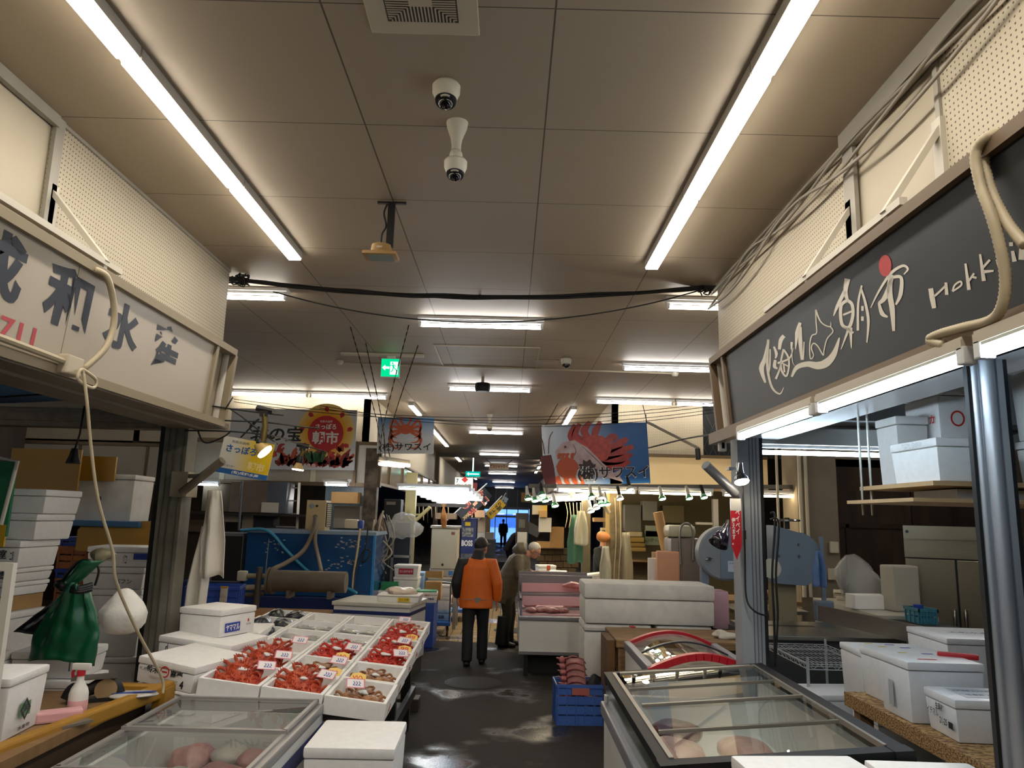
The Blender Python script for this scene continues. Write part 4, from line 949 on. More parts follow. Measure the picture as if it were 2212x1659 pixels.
for r, row in enumerate(ROWS):
    for c, kd in row.items():
        y0 = YF+r*.452; x0 = XRR-.013*(y0-YF)-.368*c
        if c == 3: x0 -= .0
        T = tray_frame(x0, y0)
        foam_box(f'open foam tray of {WHAT[kd]}, {RN[r]}, {CN[c]}', (0, 0, 0), TW, TD, TH, open_=True, group='open foam trays of the crab display', M=T @ Matrix.Translation((-TW/2, TD/2, -TH)), name='foam_tray')
        Bt = T @ Matrix.Translation((-TW/2, TD/2, -TH+.02)); K_ = kd[0]
        if K_ in 'brRt':
            spots = {'r': [(-.055, -.06, .3), (.05, -.04, .9), (-.03, .06, .6)], 'R': [(-.03, -.05, .5), (.04, .02, 1.0), (.0, .08, .6)], 'b': [(-.06, -.04, .4), (.06, -.05, 1.2), (.0, .07, .8)], 't': [(-.055, -.02, .2), (.06, .0, .9), (-.02, .08, .5)]}[K_]
            if kd == 'r1': spots = [(-.06, 0, .25)]
            for i, (x, y, a) in enumerate(spots):
                up_ = .045 if (K_ in 'rR' and i == 2) else 0
                crab(K_, Bt @ TR(x, y, up_+.004, rx=rad(24 if K_ in 'rR' else 12), rz=a-.6), f'{ {"r":"orange spiny","R":"bright red spiny","b":"brown hairy","t":"tan"}[K_]} crab, {RN[r]} tray of the {CN[c]}', f'crabs in the {RN[r]} tray of the {CN[c]}')
            if kd != 'r1' and not (r == 5): tag(lump(MB(), (0, 0, .0), .032, .024, .012, .4, 30, r+c).build('ice_bag', icem, M=Bt @ TR(.0, .01, .10 if K_ in 'rR' else .065), smooth=True), f'small lump of ice on the crabs in the {RN[r]}, {CN[c]}', 'ice', None)
        elif kd in 'fs':
            for i, (x, y) in enumerate(((-.085, -.1), (.085, -.1), (-.085, .04), (.085, .05))):
                L_ = f'film wrapped {"silver fish" if kd == "f" else "pale squid"} pack, {RN[r]} tray of the {CN[c]}'; M_ = Bt @ TR(x, y, .001+.03*(i > 1 and kd == 'f'), rz=random.uniform(-.15, .15)); g_ = f'packs in the {RN[r]} tray of the {CN[c]}'
                if kd not in PACKS: PACKS[kd] = pack(M_, L_, silver if kd == 'f' else squid, kd == 's'); PACKS[kd]['group'] = g_
                else: o = copy_tree(PACKS[kd]); o.matrix_world = M_; o['label'] = L_; o['group'] = g_
        else:
            for i, (x, y) in enumerate(((-.085, .0), (.085, .02))):
                tag(lump(MB(), (0, 0, .06), .085, .11, .06, .2, 14, r*3+i).build('bagged_fish', bagk, M=Bt @ TR(x, y, .0), smooth=True), f'dark glossy bag of fish in the {RN[r]} tray of the {CN[c]}', 'bagged fish', f'dark bags in the {RN[r]} tray farthest from the aisle')
for r, c, dx, dy, kd, txt, lab in ((0, 0, -.04, -.06, 'p', None, 'pink bordered price card on the hairy crabs at the front corner'), (0, 0, -.05, .06, 'y', None, 'yellow card with red writing at the front corner tray'), (0, 1, .13, .05, 'p', None, 'pink bordered price card in the middle front tray'), (0, 1, .16, .1, 'y', None, 'yellow card beside the middle front tray price card'),
    (0, 2, .12, .06, 'p', None, 'price card leaning in the front tray farthest from the aisle'), (1, 2, .13, -.05, 'p', None, 'pink bordered price card on the orange crabs of the second row'), (1, 1, .12, .0, 'p', None, 'pink bordered card beside the hairy crabs in the middle second row'), (1, 1, .12, .09, 'y', None, 'yellow card in the middle tray of the second row'),
    (2, 2, .1, .02, 'p', None, 'price card beside the single orange crab'), (2, 1, .13, .0, 'p', None, 'price card with blue scribble on the bright red crabs in the middle'), (2, 0, .11, -.02, 'p', None, 'white card beside the red crabs of the aisle column, third row'), (2, 0, .12, .09, 'y', '99', 'yellow card reading 99 in the aisle column, third row'), (3, 0, .12, .08, 'y', '99', 'yellow card reading 99 in the aisle column, fourth row'), (3, 0, .08, -.03, 'p', None, 'price card in the aisle column, fourth row'), (5, 0, -.03, -.02, 'p', None, 'small white price card on the tan crabs at the back')):
    y0 = YF+r*.452; x0 = XRR-.013*(y0-YF)-.368*c; T = tray_frame(x0, y0)
    price_card(T @ TR(-TW/2+dx, TD/2+dy, .045 if kd == 'p' else .05, rx=rad(28), rz=random.uniform(-.3, .3)), lab, kd, txt)
# boxes at the left of the display
def corner_box(label, P, w, d, h, ax, marks=(), **kw):
    """box whose top right front corner is at P and whose width runs along ax"""
    T = frame(Vector(P), ax, (-ax[1], ax[0], .0)); return foam_box(label, (0, 0, 0), w, d, h, M=T @ Matrix.Translation((-w/2, d/2, -h)), marks=marks, tap=.004, **kw)
fpr, gmk = mat('faint print', '#8a8090', .6), mat('grey marker', '#5a5866', .6)
corner_box('foam box with a red circle mark and black brush characters left of the crab trays', (-1.81, 4.60, .965), .40, .5, .15, (.93, -.26, -.10), (('f', '鈴木', ink, .085, .04, -.085, .09, .03), ('f', 'O', red_ink, .058, .058, .0, .09), ('f', 'ー', red_ink, .036, .010, .0, .09, .03), ('f', '高壱', ink, .085, .04, .085, .09, .03), ('f', '4', ink, .026, .045, .13, .04, .05), ('f', '札幌', fpr, .06, .02, -.15, .085), ('f', '#', mat('pale sticker', '#bdb6a8'), .2, .010, .0, .05)))
corner_box('lower foam box with faint print under the red circle box', (-1.81, 4.60, .812), .40, .5, .10, (.93, -.26, -.10), (('f', '長門崎', fpr, .08, .025, -.13, .05),), lid=.02)
foam_box('foam box on the floor that carries the printed boxes left of the display', (-2.0, 4.9, 0), .38, .44, .70, -.27)
corner_box('foam box with small handwriting between the stickered box and the red circle box', (-1.80, 5.14, 1.0), .54, .46, .14, (.95, -.2, -.07), (('f', '5.2尾', gmk, .09, .03, -.02, .06), ('f', '4K', gmk, .05, .03, .09, .055), ('f', 'd', mat('purple marker', '#5a4a70', .6), .02, .05, -.2, .07)))
foam_box('foam box under the handwritten box behind the crab trays', (-2.06, 5.46, 0), .5, .4, .83, -.2)
P = PZ(473, 1379, 1.015)
foam_box('big foam box with a blue white-lettered sticker behind the crab trays', Vector((P.x, P.y, 1.015))-Matrix.Rotation(-.36, 3, 'Z') @ Vector((.18, -.18, 0)), .36, .36, .185, -.36, tap=.004, marks=(('r', '#', blue_ink, .15, .062, -.06, .06), ('r', 'ヤママル', paper, .135, .045, -.06, .06, .03), ('r', '#', red_ink, .014, .02, .10, .09), ('r', '北海道', fpr, .05, .012, .10, .065)))
foam_box('flat white foam lid box with a blue line behind the third row of trays', (-2.02, 6.0, .9), .36, .5, .09, .1, marks=(('r', '#', blue_ink, .3, .006, 0, .03),))
# the table under the trays
t = thing('display_table', 'dark sloping table on black legs under the crab trays', 'table', (0, 0, 0))
dkw = mat('dark wet timber', '#2a221c', .5, var=.4, vscale=6)
mb = MB(); q = [(-1.62, 4.62), (-.76, 4.62), (-.80, 7.2), (-2.0, 7.2)]
top = [Vector((x, y, rimz(x, y)-TH-.012)) for x, y in q]
b4 = [p-Vector((0, 0, .04)) for p in top]
vs = [mb.bm.verts.new(p) for p in top+b4]
for f in ((0, 1, 2, 3), (7, 6, 5, 4), (0, 4, 5, 1), (1, 5, 6, 2), (2, 6, 7, 3), (3, 7, 4, 0)): mb.bm.faces.new([vs[i] for i in f])
mb.build('tabletop', dkw, t)
for x, y in ((-.84, 4.9), (-.86, 6.0), (-.88, 7.05), (-1.58, 4.75), (-1.9, 7.05)): MB().box(x-.04, x+.04, y-.04, y+.04, 0, rimz(x, y)-TH-.05).build('leg', black, t)
MB().box(-.84, -.80, 4.8, 7.1, .28, .36).build('stretcher', black, t)
MB().box(-1.5, -.86, 5.0, 7.0, .2, .24).build('lower_shelf', dkw, t)
tag(MB().box(-.15, .15, -.1, .1, 0, .12, bev=.01).build('rubber_block', mat('wet brown block', '#3b2f27', .5), loc=(-.98, 7.75, 0)), 'dark wet block on the floor at the end of the crab table', 'block')
# ================================================================ CROSS PASSAGE, LEFT SIDE
def grad(name, ca, cb, axis=0, lo=-1, hi=1, radial=False):
    m, nt, b = nodes_of(name); tc = N(nt, 'ShaderNodeTexCoord'); sx = N(nt, 'ShaderNodeSeparateXYZ'); nt.links.new(tc.outputs['Object'], sx.inputs[0])
    if radial: v = MATH(nt, 'SQRT', MATH(nt, 'ADD', MATH(nt, 'MULTIPLY', sx.outputs[0], sx.outputs[0]), MATH(nt, 'MULTIPLY', sx.outputs[1], sx.outputs[1])))
    else: v = sx.outputs[axis]
    mr = N(nt, 'ShaderNodeMapRange'); mr.inputs[1].default_value = lo; mr.inputs[2].default_value = hi; nt.links.new(v, mr.inputs[0])
    nt.links.new(mixcol(nt, mr.outputs[0], lin(ca), lin(cb)), b.inputs['Base Color']); b.inputs['Roughness'].default_value = .45; return m
def board(name, label, corners, th=.02, group=None, cat='sign'):
    """flat printed board from its four corner points (tl, tr, br, bl); returns thing, width, height; local XY plane is the printed face"""
    tl, tr, br, bl = [Vector(c) for c in corners]; c = (tl+tr+br+bl)/4; x = (tr-tl)+(br-bl); y = (tl-bl)+(tr-br)
    M = frame(c, x, y); t = thing(name, label, cat, M=M, group=group); return t, x.length/2, y.length/2
def disc(cx, cy, r, n=28, ry=None): return [(cx+r*cos(2*pi*i/n), cy+(ry or r)*sin(2*pi*i/n)) for i in range(n)]
# ---- sun banner
t, W_, H_ = board('banner', 'wide banner with a big orange sun and piles of crab on the far left wall', (PY(495, 884, 11.9), PY(768, 884, 11.9), PY(769, 1018, 11.9), PY(497, 1010, 11.9)))
MB().box(-W_/2, W_/2, -H_/2, H_/2, -.02, 0).build('sheet', mat('banner white', '#b9bcc0', .5), t)
def art(m_, name='printed_art', parent=None): return lambda mb: mb.build(name, m_, parent)
def flat(mb, pts, z): mb.prism(pts, .0006, Matrix.Translation((0, 0, z)))
sx0, sy0 = .52, .12
mb = MB(); flat(mb, [(max(-W_/2, min(W_/2, x)), max(-H_/2, min(H_/2, y))) for x, y in disc(0, 0, .46, 40)], .0)
mb.build('sun_glow', grad('sun glow', '#d99a1c', '#d8c27a', radial=True, lo=.30, hi=.46), t, loc=(sx0, sy0-.0, .001))
mb = MB(); flat(mb, disc(0, 0, .285, 32), 0); mb.build('sun_disc', mat('sun red', '#b01e28', .5), t, loc=(sx0, sy0-.02, .0025))
mb = MB()
for k in range(9):
    a = 2*pi*k/9+.2; R = Matrix.Rotation(a, 2)
    flat(mb, [R @ Vector(p) for p in ((.34, -.03), (.40, -.045), (.44, -.01), (.41, .03), (.36, .02))], .0025)
mb.build('sun_flames', mat('sun red', '#b01e28'), t, loc=(sx0, sy0-.02, 0))
wt = mat('print white', '#d8d6d2', .5); bk = ink
lettering('市民の台所', .2, .04, wt, t, Matrix.Translation((sx0, sy0+.17, .004))); lettering('さっぽろ', .33, .09, wt, t, Matrix.Translation((sx0, sy0+.09, .004)), .03); lettering('朝市', .42, .21, wt, t, Matrix.Translation((sx0, sy0-.09, .004)), .028)
lettering('北の宝', .82, .24, bk, t, Matrix.Translation((-.26, .08, .002)), .025, shear=.15)
rs = random.Random(3); crabc = [mat('print crab red', '#9c2b1e', .5), mat('print crab orange', '#b4502a', .5), mat('print crab dark', '#6e1f18', .5)]
for j in range(3):
    mb = MB()
    for i in range(36):
        x = rs.uniform(-.28, W_/2-.06); y = -H_/2+rs.uniform(.04, .30-.1*j); a = rs.uniform(.5, 2.6); l = rs.uniform(.08, .2)
        p = [(x, y), (x+l*cos(a)*.5, min(y+l*sin(a)*.6, -H_/2+.40)), (x+l*cos(a)+.03, min(y+l*sin(a), -H_/2+.40))]
        ribbon(mb, [(min(max(q[0], -.3), W_/2-.03), max(q[1], -H_/2+.02)) for q in p], [.05, .06, .012], z=.002+.0006*j)
    mb.build('printed_crabs', crabc[j], t)
mb = MB()
for i in range(10): ribbon(mb, [(.30+.02*i, -.36), (.24+.03*i, -.27+.03*(i % 3)), (.20+.04*i, -.20+.02*(i % 2))], [.03, .04, .01], z=.0045)
mb.build('printed_leaves', mat('print green', '#2f5a38', .5), t)
mb = MB()
for x in (.28, .36): flat(mb, disc(x, -.42, .035, 16), .005)
mb.build('printed_radishes', mat('print pink', '#c7a39c', .5), t)
# fascia frame under the banner with its rounded white end
t = thing('fascia_rail', 'brown metal frame of the far left fascia with a blank white end panel', 'fascia frame', (-3.5, 12.05, 2.35))
MB().box(-1.6, 1.42, -.06, .0, -.06, 0).box(-1.6, 1.42, -.06, .0, .60, .66).build('rails', tr_b, t)
MB().box(-1.55, 1.05, -.02, 0, 0, .6).build('back_sheet', fas_g, t)
mb = MB()
for x in (-1.1, .35): mb.box(x-.04, x+.04, -.04, 0, -.0, .22)
mb.build('uprights', cream, t)
MB().tube([(1.22, -.03, 0), (1.22, -.03, .6)], .17, 20, flat=.35).build('white_end', mat('glossy white sheet', '#cfc9bd'), t, smooth=True)
MB().box(1.40, 1.44, -.08, .02, -.06, .66).box(1.0, 1.04, -.08, .02, -.06, .66).build('end_posts', tr_b, t)
# ---- yellow banner hanging nearer
t, W_, H_ = board('banner', 'small white and yellow printed banner with a blue foot hanging by the left post', (PY(483, 938, 6.6), PY(592, 963, 6.6), PY(577, 1036, 6.6), PY(468, 1022, 6.6)))
MB().box(-W_/2, W_/2, -H_/2+.045, H_/2, -.006, 0).build('sheet', grad('yellow banner print', '#d2cec2', '#d9b616', 0, -.12, .06), t)
MB().box(-W_/2, W_/2, -H_/2, -H_/2+.045, -.006, .001).build('blue_foot', mat('banner blue', '#1d5c9c', .5), t)
lettering('市民の台所', .16, .026, mat('banner grey', '#6a6a6a', .5), t, Matrix.Translation((-.07, .125, .001))); lettering('さっぽろ', .27, .07, mat('banner blue', '#1d5c9c'), t, Matrix.Translation((-.05, .065, .001)), .03)
lettering('朝市', .15, .08, mat('banner cream', '#e3cf8a', .5), t, Matrix.Translation((.11, -.06, .001)), .04); lettering('(有)成和水産', .24, .032, wt, t, Matrix.Translation((.03, -H_/2+.022, .002)), .03); lettering('カニセンター', .11, .018, bk, t, Matrix.Translation((-.13, -.09, .001)))
# wires and clamp lamps
wires = [[(228, 848), (390, 866), (490, 882), (575, 893), (612, 897)], [(430, 905), (500, 909), (570, 912), (650, 922), (690, 925)], [(400, 930), (500, 932), (590, 942), (640, 957), (700, 975)], [(445, 865), (500, 885), (560, 930), (600, 960)], [(520, 945), (545, 920), (560, 905), (540, 925), (575, 955)], [(405, 870), (420, 905), (440, 955), (480, 945), (500, 930)]]
for i, wv in enumerate(wires):
    cable('wire', [PY(u, v, 5.35+.02*i) for u, v in wv], .006, cord_black, 'black wire of the tangle strung from the end of the white sign', group='wires by the white sign')
for i, (a, b_) in enumerate((((404, 838), (388, 868)), ((503, 858), (486, 885)))):
    cable('cable_tie', [PY(*a, 5.3), PY(*b_, 5.3)], .005, cord_black, ['stiff black cable tie sticking up on the wires at the sign end', 'stiff black cable tie sticking up on the wires right of the sign'][i], 'cable tie')
brass = mat('brassy clamp', '#6d5c34', .4, metal=.7); bulb_m = glow('spot bulb', BULB, 26)
def clamp_lamp(label, y, hook, joint, head0, head1, r, warm=True, group='clamp lamps'):
    A, J, H0, H1 = [PY(*p, y) for p in (hook, joint, head0, head1)]
    t = thing('clamp_lamp', label, 'lamp', A, 0, group); J, H0, H1 = J-A, H0-A, H1-A
    MB().cyl((-.06, 0, .02), (.06, 0, .0), .022, n=10).box(-.03, .03, -.02, .02, -.04, .0).build('clamp', black, t)
    MB().tube([(0, 0, -.02), J*.5+Vector((.01, 0, 0)), J], .022, 8).build('arm', brass, t, smooth=True)
    MB().tube([J, (J+H0)/2, H0], [.022, .035, .03], 12).build('socket', black, t, smooth=True)
    D = (H1-H0); MB().tube([H0, H0+D*.35, H0+D*.85], [.028, r*.7, r], 16).build('bulb_body', mat('bulb glass', '#b89a60', .25, trans=.0), t, smooth=True)
    MB().tube([H0+D*.85, H1], [r, r*.93], 16).build('bulb_face', bulb_m, t, smooth=True)
    return t
clamp_lamp('clamp lamp with a glowing bulb in front of the small yellow banner', 5.35, (572, 888), (568, 955), (556, 958), (574, 978), .058); clamp_lamp('second clamp lamp glowing below the wires, in front of the printed crabs', 7.2, (655, 965), (650, 985), (646, 1000), (643, 1016), .055)
# ---- the blue fish tank and its machinery
acr = mat('blue tank acrylic', '#1f4f86', .15, var=.35, vscale=1.2, spec=.6)
a, b_ = PY(525, 1258, 10.6), PY(803, 1285, 10.6); ztop = PY(660, 1150, 10.6).z
t = thing('fish_tank', 'big blue live fish tank of clouded acrylic with peeling white paint', 'fish tank', ((a.x+b_.x)/2, 11.1, .74)); hw = (b_.x-a.x)/2; hz = ztop-.74
MB().box(-hw, hw, -.5, .5, 0, hz, bev=.01).build('tank_walls', acr, t)
MB().box(-hw-.015, hw+.015, -.515, .515, hz-.02, hz+.025).build('top_rim', mat('pale tank rim', '#7f93a8', .4), t)
MB().box(hw-.02, hw+.012, -.512, -.46, 0, hz).build('corner_strip', mat('bright blue strip', '#2c7fc2', .35), t)
mb = MB(); rs = random.Random(8)
for cx, cz, n, sp in ((-.52, .70, 14, .07), (.52, .72, 26, .09), (.55, .48, 16, .08), (.36, .42, 10, .06), (-.45, .6, 8, .08)):
    for i in range(n):
        x, z = cx+rs.gauss(0, sp), cz+rs.gauss(0, .03); flat_ = [(x+rs.uniform(.006, .03)*cos(k), z+rs.uniform(.004, .014)*sin(k)) for k in (0, 1.2, 2.4, 3.6, 5)]
        mb.prism(flat_, .001, TR(0, -.5005, 0) @ FRONT)
mb.prism([(-.60, .06), (-.59, .06), (-.575, hz-.1), (-.585, hz-.1)], .001, TR(0, -.5005, 0) @ FRONT)
mb.build('peeling_paint', mat('old white paint', '#9aa0a4', .7), t)
t0 = t
tb = thing('tank_stand', 'dark blue mesh containers carrying the fish tank', 'stand', ((a.x+b_.x)/2, 11.1, 0))
MB().box(-hw, hw, -.5, .5, 0, .735, bev=.02).build('container', blue_dk, tb)
# chiller cabinet left of the tank
p = PY(440, 1150, 10.7); q = PY(521, 1258, 10.7)
t = thing('chiller', 'grey cabinet with a black grille panel left of the blue tank', 'chiller', (p.x, 10.7, q.z)); w_, h_ = q.x-p.x, p.z-q.z
MB().box(0, w_-.02, 0, .6, 0, h_).build('case', mat('machine grey', '#72767a', .45, var=.1), t)
MB().box(.17, w_-.03, -.012, 0, .02, h_-.04).build('black_grille', mat('matt black', '#101113', .6), t)
MB().box(.05, .10, -.006, 0, h_*.5, h_*.5+.03).build('label_plate', black, t)
tag(MB().box(p.x-.3, q.x, 10.6, 11.3, 0, q.z-.001).build('machine_stand', blue_dk), 'dark blue stand under the grey cabinet', 'stand')
# refrigeration unit with gauge on the tank
p, q = PY(663, 1080, 10.75), PY(701, 1146, 10.75); zb_ = ztop+.028
t = thing('cooling_unit', 'beige cooling unit with a round gauge standing on the blue tank', 'cooling unit', (p.x, 10.75, zb_)); w_, h_ = q.x-p.x, p.z-zb_
be = mat('beige enamel', '#c2ae86', .4, var=.06)
MB().box(0, w_, 0, .30, .015, h_, bev=.01).build('case', be, t); MB().box(.0, w_, .0, .3, 0, .015).build('base', be, t)
MB().lathe([(.035, 0), (.035, .012), (.028, .014)], n=20, M=TR(.075, 0, h_-.08) @ FRONT).build('gauge', mat('gauge face', '#8f9aa0', .2), t, smooth=True)
MB().lathe([(.018, 0), (.016, .02)], n=14, M=TR(.15, 0, h_-.08) @ FRONT).build('dial_knob', black, t, smooth=True)
mb = MB().lathe([(.03, 0), (.03, .03), (.02, .05)], n=14, M=TR(.14, 0, h_*.45) @ FRONT); mb.build('hose_port', mat('grey hose', '#6e6252', .6), t, smooth=True)
MB().lathe([(.03, 0), (.03, .03), (.02, .05)], n=14, M=TR(.14, 0, h_*.2) @ FRONT).build('hose_port', mat('grey hose', '#6e6252'), t, smooth=True)
mb = MB().box(w_, w_+.012, .02, .28, .05, h_-.03); mb.mi = 1
for i in range(12): mb.box(w_+.012, w_+.016, .025, .275, .06+i*(h_-.1)/12, .06+i*(h_-.1)/12+.012)
mb.build('side_grille', [mat('matt black', '#101113'), be], t)
t = thing('air_pump', 'small cream air pump with a blue end on the tank edge', 'air pump', PY(765, 1142, 10.75))
MB().box(-.13, .06, -.07, .07, .0, .13, bev=.03).build('body', mat('cream plastic', '#c9bfa8', .4), t, smooth=True); MB().box(.062, .13, -.06, .06, .0, .12, bev=.02).build('blue_end', blue_cr, t, smooth=True)
tag(MB().box(-.42, .42, -.2, .2, 0, .022).build('plank', mat('fresh plank', '#a9814d', .7), M=TR(-2.45, 11.0, ztop+.002)), 'wooden plank lying on the tank under the cooling unit', 'plank')
# pump cylinder
t = thing('pump_cylinder', 'long grey cylindrical filter with flanged end in front of the blue tank', 'filter', (-2.42, 9.3, .72))
gp = mat('dusty grey plastic', '#665d50', .65, var=.25, vscale=4)
c0, c1 = PY(590, 1254, 9.3)-t.location, PY(748, 1258, 9.3)-t.location
MB().cyl(c0, c1, .125, n=28).build('barrel', gp, t, smooth=True); dx = (c1-c0).normalized()
MB().cyl(c0-dx*.02, c0+dx*.015, .155, n=28).cyl(c0-dx*.06, c0-dx*.03, .155, n=28).build('flange', gp, t, smooth=True)
for f in (.25, .8):
    pp = c0.lerp(c1, f); MB().box(pp.x-.02, pp.x+.02, -.12, .12, pp.z-.19, pp.z-.10).build('cradle', gp, t)
pv = mat('pvc pipe', '#9a8f7a', .5); dkp = mat('dark pipe', '#4a443c', .6)
MB().tube([c0+Vector((-.05, -.02, .05)), c0+Vector((-.32, -.04, .05))], .03, 10).build('inlet_pipe', pv, t, smooth=True)
MB().tube(spline([c0+Vector((-.05, -.03, -.08)), c0+Vector((-.4, -.05, -.09)), c0+Vector((-.52, -.05, -.11))]), .034, 10).build('lower_pipe', pv, t, smooth=True)
MB().cbox(c0+Vector((-.36, -.04, .05)), (.11, .09, .12), bev=.02).build('valve', mat('white valve', '#b9b3a6', .4), t, smooth=True)
MB().tube([c0+Vector((-.14, -.1, .16)), c0+Vector((-.15, -.1, -.32))], .035, 10).build('standpipe', dkp, t, smooth=True)
MB().tube(spline([c0+Vector((-.1, 0, -.15)), c0+Vector((-.3, -.06, -.17)), c0+Vector((-.52, -.06, -.16))]), .028, 10).build('dark_pipe', dkp, t, smooth=True)
hose = mat('grey hose', '#6e6252', .6)
cable('hose', [PY(682, 1118, 10.6), PY(676, 1150, 10.45), PY(655, 1190, 10.2), PY(620, 1215, 9.8), PY(590, 1230, 9.5), PY(575, 1246, 9.35)], .03, hose, 'thick grey hose curving from the cooling unit down to the filter', 'hose', n=10)
cable('hose', [PY(683, 1135, 10.6), PY(681, 1170, 10.3), PY(688, 1205, 10.0), PY(694, 1236, 9.4)], .026, hose, 'second grey hose dropping from the cooling unit behind the filter', 'hose', n=10)
cyan = mat('cyan hose', '#3a93bd', .35)
cable('hose', [PY(520, 1146, 10.55), PY(565, 1143, 10.5), PY(590, 1155, 10.5), PY(620, 1190, 10.5), PY(668, 1236, 10.5), PY(720, 1268, 10.4), PY(752, 1272, 10.3), PY(770, 1282, 10.2)], .022, cyan, 'bright blue hose draped diagonally over the blue tank', 'hose', n=10)
cable('conduit', [PY(523, 1040, 10.9), PY(519, 1100, 10.9), PY(516, 1146, 10.9)], .018, mat('slate pipe', '#5d6470', .5), 'vertical slate pipe rising behind the blue tank', 'pipe')
cable('cord', [PY(795, 1140, 10.4), PY(790, 1180, 10.4), PY(782, 1215, 10.4), PY(795, 1205, 10.4), PY(800, 1190, 10.4), PY(785, 1190, 10.4), PY(770, 1225, 10.4), PY(765, 1270, 10.3)], .01, cord_black, 'black cord with a loop hanging at the right end of the blue tank', 'cord')
cable('cord', [PY(778, 1142, 10.4), PY(772, 1190, 10.4), PY(764, 1240, 10.4), PY(762, 1272, 10.3)], .016, cord_beige, 'beige hose hanging at the right end of the blue tank', 'hose')
# board table in front
t = thing('board_table', 'tan plywood board on dark blue containers in front of the filter', 'table', (-2.3, 9.0, 0))
bt = mat('tan plywood', '#a8783c', .6, var=.12, vscale=3)
z_ = PZ(640, 1296, .70).z
MB().prism([(-1.05, -.35), (0, -.48), (.27, -.40), (.27, .55), (-1.1, .55)], .02, Matrix.Translation((0, 0, .68))).build('board', bt, t)
for k in range(2):
    x = -.98+k*.62; MB().box(x, x+.61, -.3, .5, .02, .675, bev=.01).build('container', blue_dk, t)
    mb = MB()
    for i in range(8): mb.box(x+.03+i*.075, x+.045+i*.075, -.306, -.3, .03, .66)
    for i in range(4): mb.box(x+.01, x+.63, -.308, -.3, .1+i*.16, .115+i*.16)
    mb.build('container_ribs', blue_cr, t)
tag(MB().box(-.14, .14, -.06, .06, 0, .03).build('white_strip', paper, M=TR(-2.2, 8.85, .702)), 'flat white strip lying on the tan board below the filter', 'strip')
# blue crate with a glove
P = PY(444, 1334, 7.6)
crate('blue crate with a white glove over its rim beside the left post', (P.x, 7.8, P.z), .52, .38, .29, blue_cr, .18, rows=3)
crate('blue crate under the gloved crate', (P.x, 7.8, 0), .56, .42, P.z-.003, blue_dk, .18, rows=4)
t = thing('glove', 'white work glove hanging over the rim of the blue crate', 'glove', (P.x+.17, 7.575, P.z+.215)); gl = mat('work glove', '#b9b0a2', .9)
MB().box(-.035, .035, -.02, .0, -.02, .085, bev=.008).build('palm', gl, t, smooth=True)
for i in range(4): MB().tube([(-.026+i*.017, -.012, -.015), (-.028+i*.018, -.014, -.06-.008*(i in (1, 2)))], .009, 8).build('finger', gl, t, smooth=True)
MB().box(-.036, .036, -.021, .001, .07, .088, bev=.003).build('cuff', mat('ochre cuff', '#b07a34', .8), t)
# white chest freezer in the middle
t = thing('chest_freezer', 'closed white chest freezer with a navy stripe behind the crab display', 'freezer', (-1.52, 9.38, .12), -.155)
MB().box(-.46, .46, -.36, .36, .06, .688, bev=.008).build('body', white_enamel, t)
MB().box(-.48, .48, -.38, .38, .69, .735, bev=.010).build('lid', mat('worn white lid', '#cfccc0', .4, var=.12, vscale=5), t)
MB().box(-.462, .462, -.364, -.36, .60, .64).box(.46, .464, -.36, .36, .60, .64).build('stripe', blue_st, t)
MB().box(-.44, .44, -.34, .34, -.12, .06).build('plinth', mat('dark plinth', '#4a4640', .7), t)
foam_box('shallow foam tray with a yellow label on the white chest freezer', (-1.28, 9.3, .847), .50, .36, .09, -.02, lid=.02, marks=(('f', '#', mat('label yellow', '#d4b51e', .5), .14, .045, .07, .04), ('f', 'カニ工房', ink, .11, .022, .07, .04)))
tag(lump(MB(), (0, 0, .03), .2, .13, .06, .25, 10, 2).build('shrimp_bag', mat('bagged shrimp', '#c8b8aa', .25, bump=.8, bscale=25), loc=(-1.28, 9.3, .93), smooth=True), 'clear bag of pale shrimp on the foam tray', 'bag')
# ---- foam boxes, baskets and trolleys further back
tag(MB().box(-.33, .5, -.3, .3, 0, .62, bev=.01).build('blue_container', blue_cr, loc=(-1.55, 11.5, 0)), 'big blue container carrying foam boxes by the ice maker', 'container')
grn = mat('green basket plastic', '#1f8f5a', .45)
foam_box('foam box carrying the green basket on the blue container', (-1.79, 11.3, .622), .32, .3, .16, .05)
crate('small green basket on the foam box beside the ice maker', (-1.72, 11.3, .785), .24, .2, .11, grn, .05, rows=2, cat='basket', name='plastic_basket')
for k, (mk, l_) in enumerate(((None, 'plain foam box at the bottom of the red labelled stack'), (None, 'plain foam box in the middle of the red labelled stack'), ((('f', '#', mat('label red', '#b0203a', .5), .22, .08, 0, .08), ('f', 'カニのチカラ', wt, .19, .035, 0, .08)), 'foam box with a red label topping the stack by the ice maker'))):
    foam_box(l_, (-1.50, 11.55, .622+.172*k), .36, .32, .17, -.03, marks=mk or ())
foam_box('foam box with red and blue print under a green net lid', (-1.2, 11.35, .622), .36, .3, .15, .08, marks=(('f', '噴火湾特産品', blue_ink, .2, .03, .03, .06), ('f', 'ほたて', red_ink, .06, .03, .03, .11)))
tag(MB().box(-.17, .17, -.14, .14, 0, .015, bev=.004).build('green_net_lid', grn, M=TR(-1.2, 11.35, .774, rz=.08)), 'flat green lid on the printed foam box', 'lid')
t = thing('cardboard_box', 'open brown cardboard box with raised flaps beside the ice maker', 'cardboard box', (-1.12, 11.75, .622))
MB().box(-.12, .12, -.12, .12, 0, .26).build('body', card, t)
for a, r in (((-.12, .12, -.13, -.12, .32, .42), 0), ((.12, .13, -.12, .12, .30, .42), 0)): MB().box(*a).build('flap', card, t)
